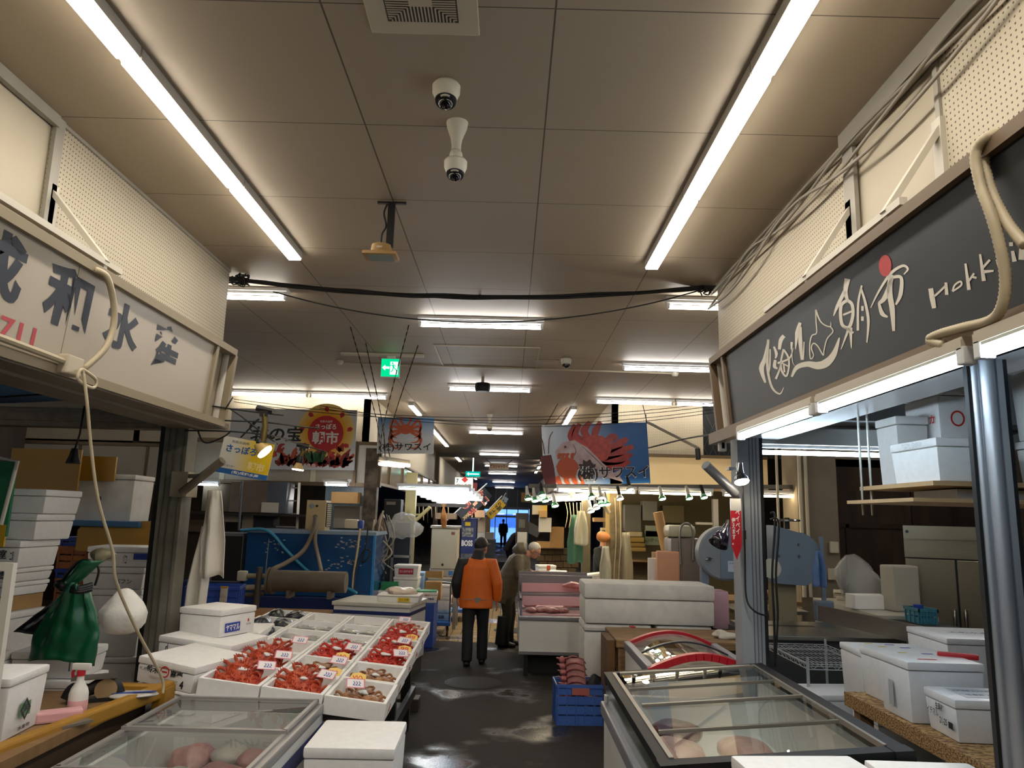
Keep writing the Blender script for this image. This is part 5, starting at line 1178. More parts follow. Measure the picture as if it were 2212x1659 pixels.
for k, x in enumerate((-2.0, -1.88)): tag(MB().box(-.08, .08, -.02, .02, 0, .32).build('kraft_sack', mat('brown board', '#8a6d49', .8), M=TR(x, 10.55, .0, rx=-.2, rz=.2)), ['brown cardboard sheet leaning at the right foot of the blue tank', 'second brown cardboard sheet leaning by the blue tank'][k], 'cardboard')
def trolley(label, loc, rz):
    t = thing('trolley', label, 'trolley', loc, rz); bl = mat('trolley blue', '#2f63b0', .45)
    MB().box(-.22, .22, -.36, .36, .16, .22, bev=.01).build('platform', bl, t)
    MB().tube(spline([(-.2, -.34, .2), (-.2, -.34, .75), (-.17, -.34, .82), (.17, -.34, .82), (.2, -.34, .75), (.2, -.34, .2)], 4), .014, 8).build('handle', steel, t, smooth=True)
    for x in (-.17, .17):
        for y in (-.3, .3): MB().cyl((x-.015, y, .06), (x+.015, y, .06), .06, n=16).box(x-.02, x+.02, y-.02, y+.02, .08, .16).build('wheel', black, t, smooth=True)
    return t
trolley('blue platform trolley with steel handle loaded with foam boxes', (-1.12, 12.6, 0), .06)
for k, (l_, m_, h, mk) in enumerate((('pale blue foam box at the bottom of the trolley load', mat('pale blue foam', '#8fb0d0', .7), .16, (('f', 'SIR', navy, .1, .05, .05, .06),)), ('white foam box with a dark label on the trolley', foam, .2, (('r', '#', mat('label dark', '#5a2430', .5), .16, .06, 0, .05),)), ('white foam box with a red label topping the trolley load', foam, .19, (('r', '#', red_ink, .12, .08, .05, .09),)))):
    foam_box(l_, (-1.1, 12.62, .222+(0, .162, .364)[k]), .4, .5, h, .06, marks=mk, m_=m_)
foam_box('pale blue foam box behind the trolley load', (-1.60, 13.12, .62), .42, .34, .30, -.1, m_=mat('pale blue foam', '#8fb0d0')); tag(MB().box(-.25, .25, -.2, .2, 0, .618).build('blue_container', blue_dk, loc=(-1.60, 13.12, 0)), 'dark blue container under the pale blue foam box', 'container')
tag(MB().box(-.2, .2, -.15, .15, 0, .10, bev=.01).build('grey_lid', mat('grey tub', '#7a786c', .6), M=TR(-1.1, 12.66, .765)), 'grey tub lying on the trolley load', 'tub')
trolley('second blue trolley further back beside the first', (-.95, 14.3, 0), .0)
# ice maker on its stand, with dried fish over it
t = thing('ice_maker', 'pale ice maker cabinet on a steel frame in the left row of stalls', 'ice maker', (-1.08, 13.3, 0))
MB().box(-.24, .21, -.25, .3, .98, 1.66, bev=.01).build('cabinet', mat('ice maker enamel', '#b3ab97', .4, var=.05), t); MB().box(-.26, .24, -.27, .32, 1.661, 1.70).build('top_plate', alu, t)
MB().box(.10, .16, -.254, -.25, 1.55, 1.60).build('badge', mat('badge brown', '#7b4a3a', .5), t); MB().cyl((-.03, -.258, 1.05), (-.03, -.25, 1.05), .02, n=14).build('drain_plug', black, t)
mb = MB().box(-.25, .23, -.26, .3, .86, .975); mb.build('frame_top', alu, t)
MB().box(.08, .15, -.265, -.26, .88, .95).build('blue_plate', mat('label blue', '#2f6fae', .5), t)
for x in (-.22, .2):
    for y in (-.22, .26): MB().box(x-.03, x+.03, y-.03, y+.03, 0, .86).build('leg', alu, t)
mb = MB().beam((-.22, -.24, .58), (-.08, -.24, .86), .03, .06).beam((.2, -.24, .58), (.06, -.24, .86), .03, .06).box(-.22, .2, -.24, -.21, .35, .42); mb.build('brace', alu, t)
t = thing('dried_fish', 'orange dried fish hanging by its tail above the ice maker', 'dried fish', PY(959, 1083, 12.7))
of = mat('dried fish skin', '#b5742c', .45, col2='#7d4515', vscale=8)
MB().tube([(0, 0, -.09), (0, 0, -.16), (.01, 0, -.28), (.015, 0, -.36), (.02, 0, -.44)], [.012, .032, .055, .05, .03], 12, flat=.6).build('body', of, t, smooth=True)
MB().prism([(-.015, -.10), (-.045, -.03), (0, -.06), (.045, -.03), (.015, -.10)], .012, TR(0, .006, 0) @ FRONT).build('tail', of, t)
MB().tube([(0, 0, .0), (0, 0, -.09)], .006, 6).build('string', cord_beige, t)
# rows of tubes over the left stalls
for k in range(7):
    y = 12.45+k*.9; x = -1.86+.02*k
    t = strip_lamp(f'bright tube over the left fish stalls, {ORD[k]} of the bank from the front', 'bank of tubes over the left stalls', (x, y), (x+1.22, y), lamp_c if k < 2 else lamp_n, z=2.38-.02*k, style='tube')
p, q = PY(440, 1047, 11.4), PY(476, 1048, 11.4); strip_lamp('short bluish tube light left of the yellow banner foot', None, (p.x-.2, 11.4), (q.x, 11.4), lamp_c, z=p.z+.09, style='tube')
p, q = PY(700, 1046, 11.3), PY(757, 1050, 11.3); strip_lamp('short tube light hung under the sun banner at the right', None, (p.x, 11.3), (q.x, 11.2), lamp_n, z=p.z+.08, style='tube')
# chains from the ceiling carrying a twin lamp
chm = mat('chain steel', '#3a352e', .5, metal=.6)
def chain(label, pts):
    P = spline(pts, 30) if len(pts) > 2 else [Vector(pts[0]).lerp(Vector(pts[1]), i/60) for i in range(61)]
    mb = MB(); L = 0; i = 0; last = P[0]
    for k in range(1, len(P)):
        if (P[k]-last).length >= .034:
            d = (P[k]-last); i += 1; mb.beam(last, P[k], .012 if i % 2 else .004, .004 if i % 2 else .012); last = P[k]
    return tag(mb.build('chain', chm), label, 'chain', 'chains hanging from the ceiling')
yl = 9.0; TW_ = [PY(835, 1000, yl), PY(862, 1012, yl)]
for (u, v), (ju, jv), (eu, ev), l_ in (((757, 706), (815, 915), (817, 1000), 'first chain from the left dropping from the ceiling to the twin lamp'), ((790, 741), (826, 915), (832, 1000), 'second chain from the left dropping to the twin lamp'), ((883, 702), (826, 930), (824, 1000), 'third chain leaning in from the right to the twin lamp'), ((903, 746), (842, 935), (846, 1000), 'fourth chain leaning in from the right to the twin lamp')):
    P0 = PZ(u, v, CEIL); chain(l_, [P0, PY(ju, jv, (P0.y+yl)/2*.35+yl*.65), PY(eu, ev, yl)])
t = thing('twin_lamp', 'short twin tube lamp hung on chains before the small crab sign', 'lamp', PY(848, 1002, yl)); 
MB().beam((-.10, -.1, .05), (.12, .25, .04), .13, .05).build('housing', housing, t)
MB().tube([(-.14, -.1, -.01), (.10, .25, -.01)], .02, 8).build('tube', lamp_y, t); MB().tube([(-.05, -.12, -.0), (.17, .22, -.0)], .02, 8).build('tube', lamp_y, t)
# ---- hanging crab sign
def crab_art(parent, cx, cy, s, m_, z=.002):
    mb = MB(); flat(mb, disc(cx, cy, .13*s, 20, .10*s), z)
    for sg in (-1, 1):
        for k in range(4):
            a = .9-.5*k; ribbon(mb, [(cx+sg*.10*s, cy+.03*s*(1-k)), (cx+sg*(.24+.02*k)*s, cy+(.17-.12*k)*s), (cx+sg*(.30-.03*k)*s, cy+(.02-.13*k)*s), (cx+sg*(.22-.06*k)*s, cy+(-.10-.08*k)*s)], [.05*s, .055*s, .035*s, .006*s], z=z+.0005)
        ribbon(mb, [(cx+sg*.05*s, cy+.08*s), (cx+sg*.10*s, cy+.2*s), (cx+sg*.04*s, cy+.22*s)], [.04*s, .05*s, .01*s], z=z+.001)
    mb.build('printed_crab', m_, parent)
t, W_, H_ = board('hanging_sign', 'small hanging sign with a red crab and black company name', (PY(815, 902, 11.6), PY(937, 902, 11.6), PY(937, 980, 11.6), PY(815, 980, 11.6)))
MB().box(-W_/2, W_/2, -H_/2, H_/2, -.02, 0).build('sheet', grad('crab sign print', '#bfc2c4', '#3a78a8', 1, -.06, .30), t); crab_art(t, 0, .10, .8, mat('print crab orange', '#b4502a'))
lettering('(株)サワスイ', W_*.9, .14, bk, t, Matrix.Translation((0, -.185, .006)), .018)
# post and clutter between the tank and the tube bank
t = struct(thing('trim_11', None, None, (-2.2, 12.0, 0)))
MB().box(-.10, .10, -.1, .1, 0, 2.9).build('post', mat('old stained post', '#6e6150', .8, col2='#3d3328', vscale=5, thr=(.4, .6)), t)
t = struct(thing('trim_12', None, None, (-1.72, 13.2, 0)))
MB().box(-.09, .09, -.07, .07, 0, 2.6).build('post', mat('cream post', '#b49f68', .6), t)
t = thing('flag_pole_holder', 'cream pole holder on the cream post under the tube bank', 'pole holder', (-1.66, 13.1, 1.85)); MB().tube([(.03, -.05, -.1), (.30, -.1, .16)], .03, 10).build('pipe', mat('cream post', '#b49f68'), t); MB().beam((0, 0, .02), (.2, -.08, .04), .03, .03).box(-.06, .05, -.05, .0, -.18, .12).build('clamp_plate', mat('cream post', '#b49f68'), t)
t = thing('speaker_box', 'dark square appliance on the glazed partition under the tube bank', 'appliance', PY(848, 1124, 12.5)); MB().box(-.14, .14, -.1, .2, 0, .34, bev=.01).build('case', mat('matt black', '#101113'), t); MB().box(-.10, .05, -.104, -.1, .25, .30).build('label_plate', mat('grey plate', '#77736a', .5), t)
t = thing('glazed_partition', 'grey framed glass partition under the dark appliance', 'partition', PY(862, 1124, 12.55)-Vector((0, 0, .0))); z_ = t.location.z
mb = MB()
for x in (-.36, -.08, .22): mb.box(x-.02, x+.02, -.02, .02, -z_, -.005)
mb.box(-.36, .22, -.02, .02, -.04, -.004).box(-.36, .22, -.02, .02, -.6, -.56); mb.build('frame', alu, t); MB().box(-.34, .2, -.004, .004, -z_, -.04).build('pane', mat('dim glass', '#3b4048', .15), t)
for i in range(9):
    u, v = random.uniform(798, 850), random.uniform(1095, 1140)
    cable('cord', [PY(u, v, 11.4), PY(u+random.uniform(-15, 15), v+50, 11.35), PY(u+random.uniform(-20, 22), v+90, 11.3), PY(u+random.uniform(-12, 16), v+random.uniform(110, 150), 11.3)], random.choice((.008, .012)), random.choice((cord_black, cord_beige, gcab)), 'cord of the tangle hanging at the right end of the blue tank', 'cord', 'tangled cords by the blue tank')
t = tag(lump(MB(), (0, 0, .25), .09, .07, .26, .2, 7, 3).build('rolled_sheet', mat('brown plastic film', '#6a5444', .3, bump=.5, bscale=15), loc=PY(820, 1185, 11.6), smooth=True), 'crumpled brown plastic film among the cords', 'film')
# goods behind the tank
def goods(label, u0, v0, u1, v1, y, d, m_, name='carton', cat='box', bev=.005, group=None):
    p, q = PY(u0, v0, y), PY(u1, v1, y); return tag(MB().box(p.x, q.x, 0, d, q.z, p.z, bev=bev).build(name, m_, loc=(0, y, 0)), label, cat, group)
ghost = mat('dusty film over boxes', '#7a6c60', .3, var=.25, vscale=3)
goods('brown cartons behind a sheet of dusty plastic over the grey cabinet', 440, 1044, 515, 1106, 11.5, .4, mat('dark carton', '#4a3c28', .8)); goods('pale cartons wrapped in clear plastic above the fish tank', 500, 1040, 580, 1108, 11.45, .4, ghost); goods('rolled towels in plastic beside the wrapped cartons', 565, 1085, 600, 1108, 11.42, .3, tow); goods('bluish plastic sheet hanging beside the wrapped cartons', 580, 1040, 616, 1110, 11.44, .4, mat('bluish film', '#59606e', .25, var=.3, vscale=4))
tag(MB().box(-5.2, -2.9, 11.4, 12.0, 1.80, 1.835).box(-5.2, -3.0, 11.66, 12.0, 1.49, 1.52).box(-5.2, -5.12, 11.6, 12.0, 0, 1.8).box(-3.1, -3.02, 11.9, 12.0, 0, 1.8).build('upper_shelf', dkw), 'dark two tier shelf carrying cartons behind the fish tank', 'shelf')
for a_, c_, l_ in (((400, 1122, 470, 1150), '#5a4a3a', 'brown carton on the lower shelf behind the grey cabinet'), ((480, 1112, 514, 1128), '#a89a8a', 'white carton with red print on the lower shelf'), ((524, 1112, 545, 1145), '#9a8c78', 'small tan carton beside the slate pipe'), ((550, 1112, 590, 1142), '#2a2c30', 'dark crate rack behind the tank')): goods(l_, *a_, 11.6, .3, mat('carton'+c_, c_, .8))
p_ = tag(MB().box(-3.0, -2.25, 12.3, 12.33, 1.2, 2.3).build('plastic_curtain', mat('pale blue curtain', '#7d96a8', .3, var=.25, vscale=3, stretch=(6, 1, .3))), 'pale blue plastic curtain behind the cooling unit', 'curtain')
goods('brown carton hung under the short tube light beside the curtain', 716, 1062, 772, 1088, 11.7, .3, card); goods('grey wall cabinet with switches behind the air pump', 722, 1092, 775, 1142, 12.1, .2, mat('cabinet grey', '#8d8578', .5))
# step ladder
t = thing('step_ladder', 'pale step ladder behind the blue tank left of the cooling unit', 'ladder', PY(612, 1148, 11.7))
for dx_ in (-.16, .16): MB().beam((dx_*1.3, 0, -.1), (dx_, .1, .75), .04, .03).build('rail', alu, t)
for k in range(4): MB().box(-.18, .18, -.0+.025*k, .05+.025*k, .06+.2*k, .08+.2*k).build('tread', alu, t)
# ================================================================ RIGHT SIDE, NEAR
post_r = mat('chipped grey blue paint', '#8f9499', .5, col2='#7a7468', vscale=7, thr=(.22, .30), bump=.1, bscale=50)
t = struct(thing('trim_13', None, None, (1.75, 5.585, 0)))
MB().box(-.08, .08, -.085, .085, 0, 2.5).build('post', post_r, t)
mb = MB()
for x in (.005, .03, .055): mb.box(x-.003, x+.003, -.091, -.085, 0, 2.5)
mb.build('post_grooves', mat('groove grey dark', '#5c5f63', .6), t); MB().box(.08, .105, -.085, .05, 0, 2.5).build('rubber_strip', rubber, t)
t = struct(thing('trim_14', None, None, (1.68, 2.72, 0))); chrome = mat('polished aluminium', '#b9bec6', .18, metal=1); satin = mat('satin aluminium', '#b4b8be', .42, metal=.6)
MB().cyl((.03, 0, 0), (.03, 0, 2.5), .018, n=14).cyl((.075, .0, 0), (.075, 0, 2.5), .032, n=20).box(.107, .13, -.02, .01, 0, 2.5).build('post', satin, t, smooth=True)
MB().box(-.0, .012, -.012, .012, 0, 2.5).build('rubber_strip', rubber, t)
MB().box(.13, .145, -.02, .0, 0, 2.5).build('side_channel', mat('dark aluminium', '#55595e', .3, metal=.9), t)
# soffit behind the black sign and beam at the back of the right stall
struct(MB().box(1.50, 2.0, -2, 5.6, 2.50, 2.53).build('trim_15', mat('glossy white soffit', '#c3c6c9', .22)))
struct(MB().box(1.46, 1.52, -2, 5.5, 2.44, 2.52).build('trim_16', tr_s))
struct(MB().box(1.84, 6.5, 5.62, 5.80, 2.50, 2.62).box(1.84, 6.5, 5.60, 5.63, 2.47, 2.60).build('trim_17', alu))
struct(MB().box(2.0, 6.5, 5.3, 5.6, 2.62, 3.1).build('trim_18', mat('grey plenum', '#7d8185', .5)))
strip_lamp('cool tube light inside the right stall behind the grey blue post', None, (1.86, 5.70), (2.9, 5.70), lamp_c, z=2.50, style='tube')
for y_ in (6.6, 8.0): strip_lamp('added unseen tube light brightening the right stalls, behind the hanging shelf', 'added lamps deep in the right stalls', (4.2, y_), (5.4, y_), lamp_n, z=3.0, style='tube')  # hidden lamps added to lift the dark right stall interiors
strip_lamp('added cool tube light brightening the right stall, unseen', None, (3.4, 3.0), (4.6, 3.0), lamp_c, z=2.9, style='tube')  # unseen fill lamp added for the right stall
# pole holder, lamps and pennant on the post
t = thing('flag_pole_holder', 'grey pipe holder for a flag pole on the right post', 'pole holder', (1.66, 5.5, 2.05))
a, b_ = PY(1588, 1066, 5.45)-t.location, PY(1524, 1004, 5.3)-t.location
MB().tube([a, b_], .034, 14).build('pipe', mat('galvanised pipe', '#8b8f93', .45, metal=.6), t, smooth=True); MB().beam((0, 0, .0), a.lerp(b_, .45), .03, .03).build('strut', alu, t)
t = thing('clamp_lamp', 'chrome reflector lamp shining on the right post', 'lamp', PY(1598, 1015, 5.36))
MB().tube([(0, 0, .05), (0, 0, .0), (.0, -.01, -.03)], [.022, .026, .03], 14).build('socket', chrome, t, smooth=True); MB().tube([(0, -.01, -.03), (.002, -.02, -.06), (.004, -.03, -.085)], [.03, .05, .054], 18).build('reflector', chrome, t, smooth=True)
MB().tube([(.004, -.03, -.084), (.005, -.034, -.094)], [.053, .044], 18).build('bulb_face', glow('bright bulb', (1, .82, .6), 30), t, smooth=True); MB().box(-.07, -.02, .02, .10, .0, .02).build('clamp', chrome, t)
t = thing('desk_lamp', 'unlit black cone lamp hanging left of the red pennant', 'lamp', PY(1571, 1134, 5.35)); dkl = mat('dark violet enamel', '#241e2c', .12, spec=.8)
d = PY(1551, 1176, 5.3)-t.location
MB().tube([(0, 0, .0), d*.35, d*.5, d], [.022, .026, .045, .068], 18, caps=False).build('shade', dkl, t, smooth=True, solid=.003); MB().tube([(.02, .05, .03), (0, 0, .0)], .012, 8).build('arm', black, t, smooth=True)
red_v = mat('red vinyl', '#b8242c', .3)
p, q = PY(1577, 1085, 5.40), PY(1600, 1085, 5.40)
t = thing('pennant', 'pointed red pennant with white vertical writing taped to the right post', 'pennant', ((p.x+q.x)/2, 5.40, PY(1588, 1210, 5.4).z)); w_ = (q.x-p.x)/2; h_ = PY(1588, 1103, 5.4).z-t.location.z
MB().prism([(-w_, h_), (-w_, .10), (0, 0), (w_, .10), (w_, h_)], .003, FRONT).build('cloth', red_v, t)
MB().box(-w_, w_, -.004, 0, h_, h_+.085).build('clear_top', mat('clear vinyl', '#b9b9b4', .12), t)
lettering('ペイペイ', .03, .17, paper, t, TR(.012, -.004, .265) @ FRONT, .02, vertical=True); lettering('使えます。', .028, .19, paper, t, TR(-.018, -.004, .20) @ FRONT, .02, vertical=True)
cable('cord', [PY(1604, 1050, 5.42), PY(1606, 1100, 5.42), PY(1609, 1200, 5.42), PY(1612, 1290, 5.42), PY(1630, 1320, 5.40), PY(1655, 1330, 5.42)], .007, cord_black, 'black lamp cord with a switch running down the right post', 'cord')
tag(MB().cbox((0, 0, 0), (.022, .02, .065), bev=.005).build('cord_switch', black, loc=PY(1608, 1155, 5.41)), 'black inline switch on the lamp cord of the right post', 'switch')
for i, (u, w2) in enumerate(((1668, .008), (1676, .008))): cable('cord', [PY(1664, 1108+14*i, 5.5), PY(u+6, 1120+10*i, 5.5), PY(u, 1240, 5.5), PY(u+4, 1330, 5.5), PY(1674, 1440, 5.5)], w2, cord_black, ['black power cord hanging right of the grey blue post, straight one', 'black power cord hanging right of the grey blue post, curling one'][i], 'cord')
t = thing('card_reader', 'white device with a small blue light on the corner of the black sign', 'device', PY(1560, 962, 5.35)); MB().cbox((0, 0, 0), (.055, .05, .09), bev=.01).build('case', wpl, t); MB().cbox((.0, -.027, .01), (.02, .004, .07)).build('screen', mat('device screen', '#0c1424', .1), t)
tag(MB().tube([(0, 0, .05), (0, -.02, -.06)], .028, 12).build('spot_can', black, loc=PY(1507, 980, 8.0), smooth=True), 'small black spotlight can hanging before the cream fascia', 'spotlight')
cable('cable', [PY(1400, 968, 9), PY(1480, 948, 8), PY(1555, 936, 6)], .009, cord_black, 'black cable running from the blue fish sign to the corner of the black sign')
# ---- black framed glass freezer
bfr = mat('black freezer frame', '#0e0f11', .5, spec=.25); tilt = rad(4.6)
M = Matrix.Translation((.66, 3.36, .875)) @ Matrix.Rotation(-tilt, 4, 'Y')
t = thing('display_freezer', 'black framed glass topped display freezer in the right foreground', 'freezer', M=Matrix.Translation((.66, 3.36, 0)))
Wf, Lf = 1.06, 1.87; T = Matrix.Translation((0, 0, .875)) @ Matrix.Rotation(-tilt, 4, 'Y')
mb = MB(); k = .05
mb.box(0, Wf, -.02, .06, -.07, .0, T).box(0, Wf, Lf-.04, Lf+.02, -.07, .0, T).box(0, k, .06, Lf-.04, -.05, .0, T).box(Wf-.07, Wf, .06, Lf-.04, -.05, 0.0, T).box(-.005, .07, -.03, .06, -.09, .002, T).box(Wf-.08, Wf+.005, -.03, .06, -.09, .002, T)
mb.build('frame', bfr, t)
rail = mat('warm aluminium', '#8d867c', .35, metal=.6); mb = MB()
mb.box(k, k+.022, .06, Lf-.04, -.02, .006, T).box(Wf-.085, Wf-.07, .06, Lf-.04, -.02, .006, T).box(k+.045, Wf-.1, Lf-.10, Lf-.04, -.015, .007, T)
mb.build('lid_rail_frame', rail, t)
for i, (ya, yb, zz) in enumerate(((.06, .50, -.012), (.46, .95, .003), (.91, 1.40, -.012), (1.36, 1.77, .003))):
    lid_ = MB().box(k+.045, Wf-.1, ya, yb, zz, zz+.005, T).build('glass_lid', pane, t)
    MB().box(k+.04, Wf-.095, yb-.022, yb, zz-.004, zz+.012, T).build('lid_bar', rail, lid_)
mb = MB().box(0, Wf, 0, .06, .06, .62).box(0, Wf, Lf-.06, Lf, .06, .74).box(0, .06, .06, Lf-.06, .06, .62).box(Wf-.06, Wf, .06, Lf-.06, .06, .86).box(.06, Wf-.06, .06, Lf-.06, .06, .52)
mb.build('body', white_enamel, t)
MB().box(-.025, .03, -.02, Lf, .62, .70, bev=.012).box(0, Wf, -.04, .0, .62, .68, bev=.008).build('bumper', mat('grey bumper', '#8b8c93', .4, metal=.2), t)
MB().box(.012, .02, .0, Lf, .70, .83).build('front_glass', mat('greenish side glass', '#39463f', .12), t)
gp1, gp2 = mat('frozen pink pack', '#c39a8c', .3, var=.2, vscale=9, bump=.5, bscale=20), mat('frozen dark pack', '#5d3a36', .25, bump=.5, bscale=20); gblue = mat('freezer blue liner', '#5a6f97', .4)
MB().box(.061, .07, .07, Lf-.07, .521, .61).build('liner', gblue, t)
for i, (x, y, s, m_) in enumerate(((.35, .35, .16, gp1), (.70, .30, .15, gp2), (.35, .72, .17, gp1), (.72, .72, .15, gp1), (.32, 1.15, .16, gp1), (.72, 1.2, .16, gp1), (.4, 1.55, .16, gp2))):
    tag(lump(MB(), (0, 0, .07), s, s*1.1, .07, .12, 7, i).build('frozen_packet', m_, loc=(.66+x, 3.36+y, .522), smooth=True), f'{["big pink","dark brown","pink","pink","pale pink","pale pink","dark"][i]} frozen packet in the black framed freezer', 'frozen packet', 'frozen packets in the right freezer')
for i, (x, y, r) in enumerate(((.40, .70, .2), (.78, .33, .6))):
    tag(MB().box(-.10, .10, -.05, .05, 0, .002).build('price_card', mat('lime card', '#c7c24a', .6), M=TR(.66+x, 3.36+y, .665, rz=r, rx=.1)), ['yellow green price card farther back in the black framed freezer', 'yellow green price card near the front of the black framed freezer'][i], 'price card')
# counter and boxes in the very front
t = thing('meat_counter', 'white counter with pink meat at the bottom edge of the picture', 'counter', (1.25, 2.95, 0))
MB().box(-.55, .75, -.5, .33, 0, .60).build('body', white_enamel, t); MB().box(-.55, .75, -.5, .33, .60, .64).build('top', mat('pink tray top', '#c9a3a0', .4), t)  # counter top has a plain pink base colour
for i, (x, y) in enumerate(((-.43, .22), (-.32, .25), (-.2, .23))): tag(lump(MB(), (0, 0, .04), .075, .06, .045, .3, 12, i).build('meat_cut', mat('raw pink meat', '#c0706e', .3, var=.3, vscale=12), loc=(1.25+x, 2.95+y, .64), smooth=True), 'cut of pink meat on the counter below the black framed freezer', 'meat', 'meat on the front counter')
foam_box('white foam box with a raised lid rim at the bottom edge, left of the pair', (1.20, 3.12, .642), .50, .36, .30, .08, 'foam boxes on the front counter', lid=.06, bev=.016); foam_box('white foam box at the bottom edge, right of the pair', (1.70, 3.13, .642), .42, .34, .29, -.02, 'foam boxes on the front counter', lid=.06, bev=.016)
t = thing('price_sign', 'white price card with a blue dotted edge and thin handwriting by the black freezer corner', 'price card', M=TR(1.52, 3.34, .80, rx=rad(60), rz=.1))
MB().box(-.10, .10, -.06, .09, 0, .003).build('card', paper, t); lettering('タラ', .07, .07, ink, t, Matrix.Translation((.04, .03, .003)), 0)
mb = MB()
for i in range(9): mb.box(-.096+.022*i, -.085+.022*i, .075, .085, .003, .0035)
mb.build('blue_edge', blue_ink, t)
# ---- OSB bench with foam boxes
osb = mat('chipboard flakes', '#b08a58', .75, col2='#5d3f20', vscale=34, thr=(.42, .56), stretch=(1, 2.2, 4), bump=.3, bscale=40)
t = thing('chipboard_bench', 'flaky chipboard bench top beside the black framed freezer', 'bench', (2.6, 4.1, 0))
MB().box(-.50, .6, -1.2, .78, .79, .87, bev=.004).build('top', osb, t)
for x in (-.42, .5):
    for y in (-1.1, .7): MB().box(x-.04, x+.04, y-.04, y+.04, 0, .79).build('leg', wood, t)
wrp = mat('cling wrapped foam', '#e2e3e5', .3, var=.05, vscale=20, bump=.25, bscale=30, spec=.6)
foam_box('cling wrapped foam box with handwriting 21-25 on the chipboard bench, nearest', (2.34, 3.93, .871), .34, .30, .20, -.05, m_=wrp, marks=(('l', 'イチマル', gmk, .11, .035, .06, .10), ('l', '生貝柱', ink, .08, .035, -.01, .135), ('l', '21-25', ink, .07, .03, -.04, .075), ('l', '#', ink, .04, .03, -.105, .07), ('t', '#', mat('printed sheet', '#b8bcc2', .4), .22, .2, .02, 0), ('t', '北海道産 ホタテ貝柱', gmk, .2, .03, .02, .05), ('t', '生食用 冷凍', gmk, .16, .03, .02, -.04)))
fm = (('t', '#', red_ink, .10, .02, -.05, -.08), ('t', '#', blue_ink, .06, .02, .05, .1), ('t', '#', mat('label yellow', '#d4b51e'), .05, .02, -.08, .12))
foam_box('tall foam box with a hand slot in the middle of the chipboard bench', (2.32, 4.29, .871), .40, .33, .31, .0, m_=wrp, marks=(('l', '#', mat('slot grey', '#a9abad', .7), .05, .13, .02, .12),)+fm)
foam_box('tall cling wrapped foam box at the far end of the chipboard bench', (2.40, 4.68, .871), .40, .33, .28, .03, m_=wrp, marks=fm)
foam_box('cling wrapped foam box with yellow labels standing behind the bench', (2.55, 5.2, .70), .5, .36, .39, -.05, m_=wrp, marks=fm); foam_box('foam box on the floor behind the bench', (2.62, 5.15, 0), .54, .4, .69, -.05)
foam_box('large foam box with faint writing on its lid behind the chipboard bench', (3.42, 5.75, .76), .62, .6, .36, -.05, m_=wrp, marks=(('t', '大和水産', fpr, .3, .06, 0, 0),)); foam_box('foam box under the large written one', (3.42, 5.75, 0), .66, .62, .755, -.05)
tag(MB().box(-.1, .1, -.02, .02, 0, .03, bev=.01).build('tape_roll_box', red_v, M=TR(2.50, 4.32, 1.172, rz=-.4)), 'red plastic wrap strip on top of the tall foam box', 'strip')
# ---- wire shelf, steel counters
t = thing('wire_shelf', 'chrome wire rack behind the grey blue post', 'rack', (2.62, 6.72, 0)); wm = mat('chrome wire', '#b4b8bc', .35, metal=.4)
for x in (-.22, .34):
    for y in (-.5, .5): MB().cyl((x, y, 0), (x, y, .84), .013, n=8).build('pole', wm, t, smooth=True)
mb = MB()
for i in range(15): mb.box(-.215+.0385*i, -.2115+.0385*i, -.5, .5, .776, .780)
for i in range(6): mb.box(-.22, .34, -.5+.2*i-.003, -.497+.2*i, .770, .776)
for y in (-.5, .5):
    mb.tube([(-.22, y, .79), (.34, y, .79)], .004, 5).tube([(-.22, y, .75), (.34, y, .75)], .004, 5)
    for i in range(12): mb.beam((-.22+.0467*i, y, .75 if i % 2 else .79), (-.22+.0467*(i+1), y, .79 if i % 2 else .75), .004, .004)
for x in (-.22, .34):
    mb.tube([(x, -.5, .79), (x, .5, .79)], .004, 5).tube([(x, -.5, .75), (x, .5, .75)], .004, 5)
    for i in range(20): mb.beam((x, -.5+.05*i, .75 if i % 2 else .79), (x, -.45+.05*i, .79 if i % 2 else .75), .004, .004)
mb.build('wire_deck', wm, t)
foam_box('flat foam box lying under the wire rack', (2.55, 6.15, .40), .6, .4, .22, .1, m_=wrp); tag(MB().box(2.2, 3.0, 5.9, 7.2, .36, .398).build('low_shelf', steel), 'low steel shelf under the wire rack', 'shelf')
t = thing('steel_counter', 'broad stainless steel counter with a dark slot behind the wire rack', 'counter', (2.95, 7.9, 0))
MB().box(-.52, .85, -.55, .55, .80, .84, bev=.004).build('top', steel, t); MB().box(-.4, .25, .12, .22, .8405, .842).build('slot', black, t)
MB().box(-.55, .8, -.5, .5, .1, .80).build('cabinet', mat('dark steel', '#4c4f4e', .5, metal=.5), t)
for x in (-.5, .75): MB().box(x-.03, x+.03, -.5, -.44, 0, .1).build('leg', steel, t)
tag(MB().beam((3.35, 8.3, .95), (3.75, 6.75, .93), .03, .16).box(3.6, 3.95, 6.75, 7.0, .845, .97, bev=.006).build('steel_splashback', steel), 'steel splash guard with a folded box end on the right of the steel counter', 'splashback')
t = thing('steel_table', 'steel table with a bracket machine behind the steel counter', 'table', (3.1, 9.5, 0)); MB().box(-.4, .5, -.3, .4, .82, .86).build('top', steel, t)
for x in (-.35, .45): MB().box(x-.02, x+.02, -.28, -.24, 0, .82).build('leg', steel, t)
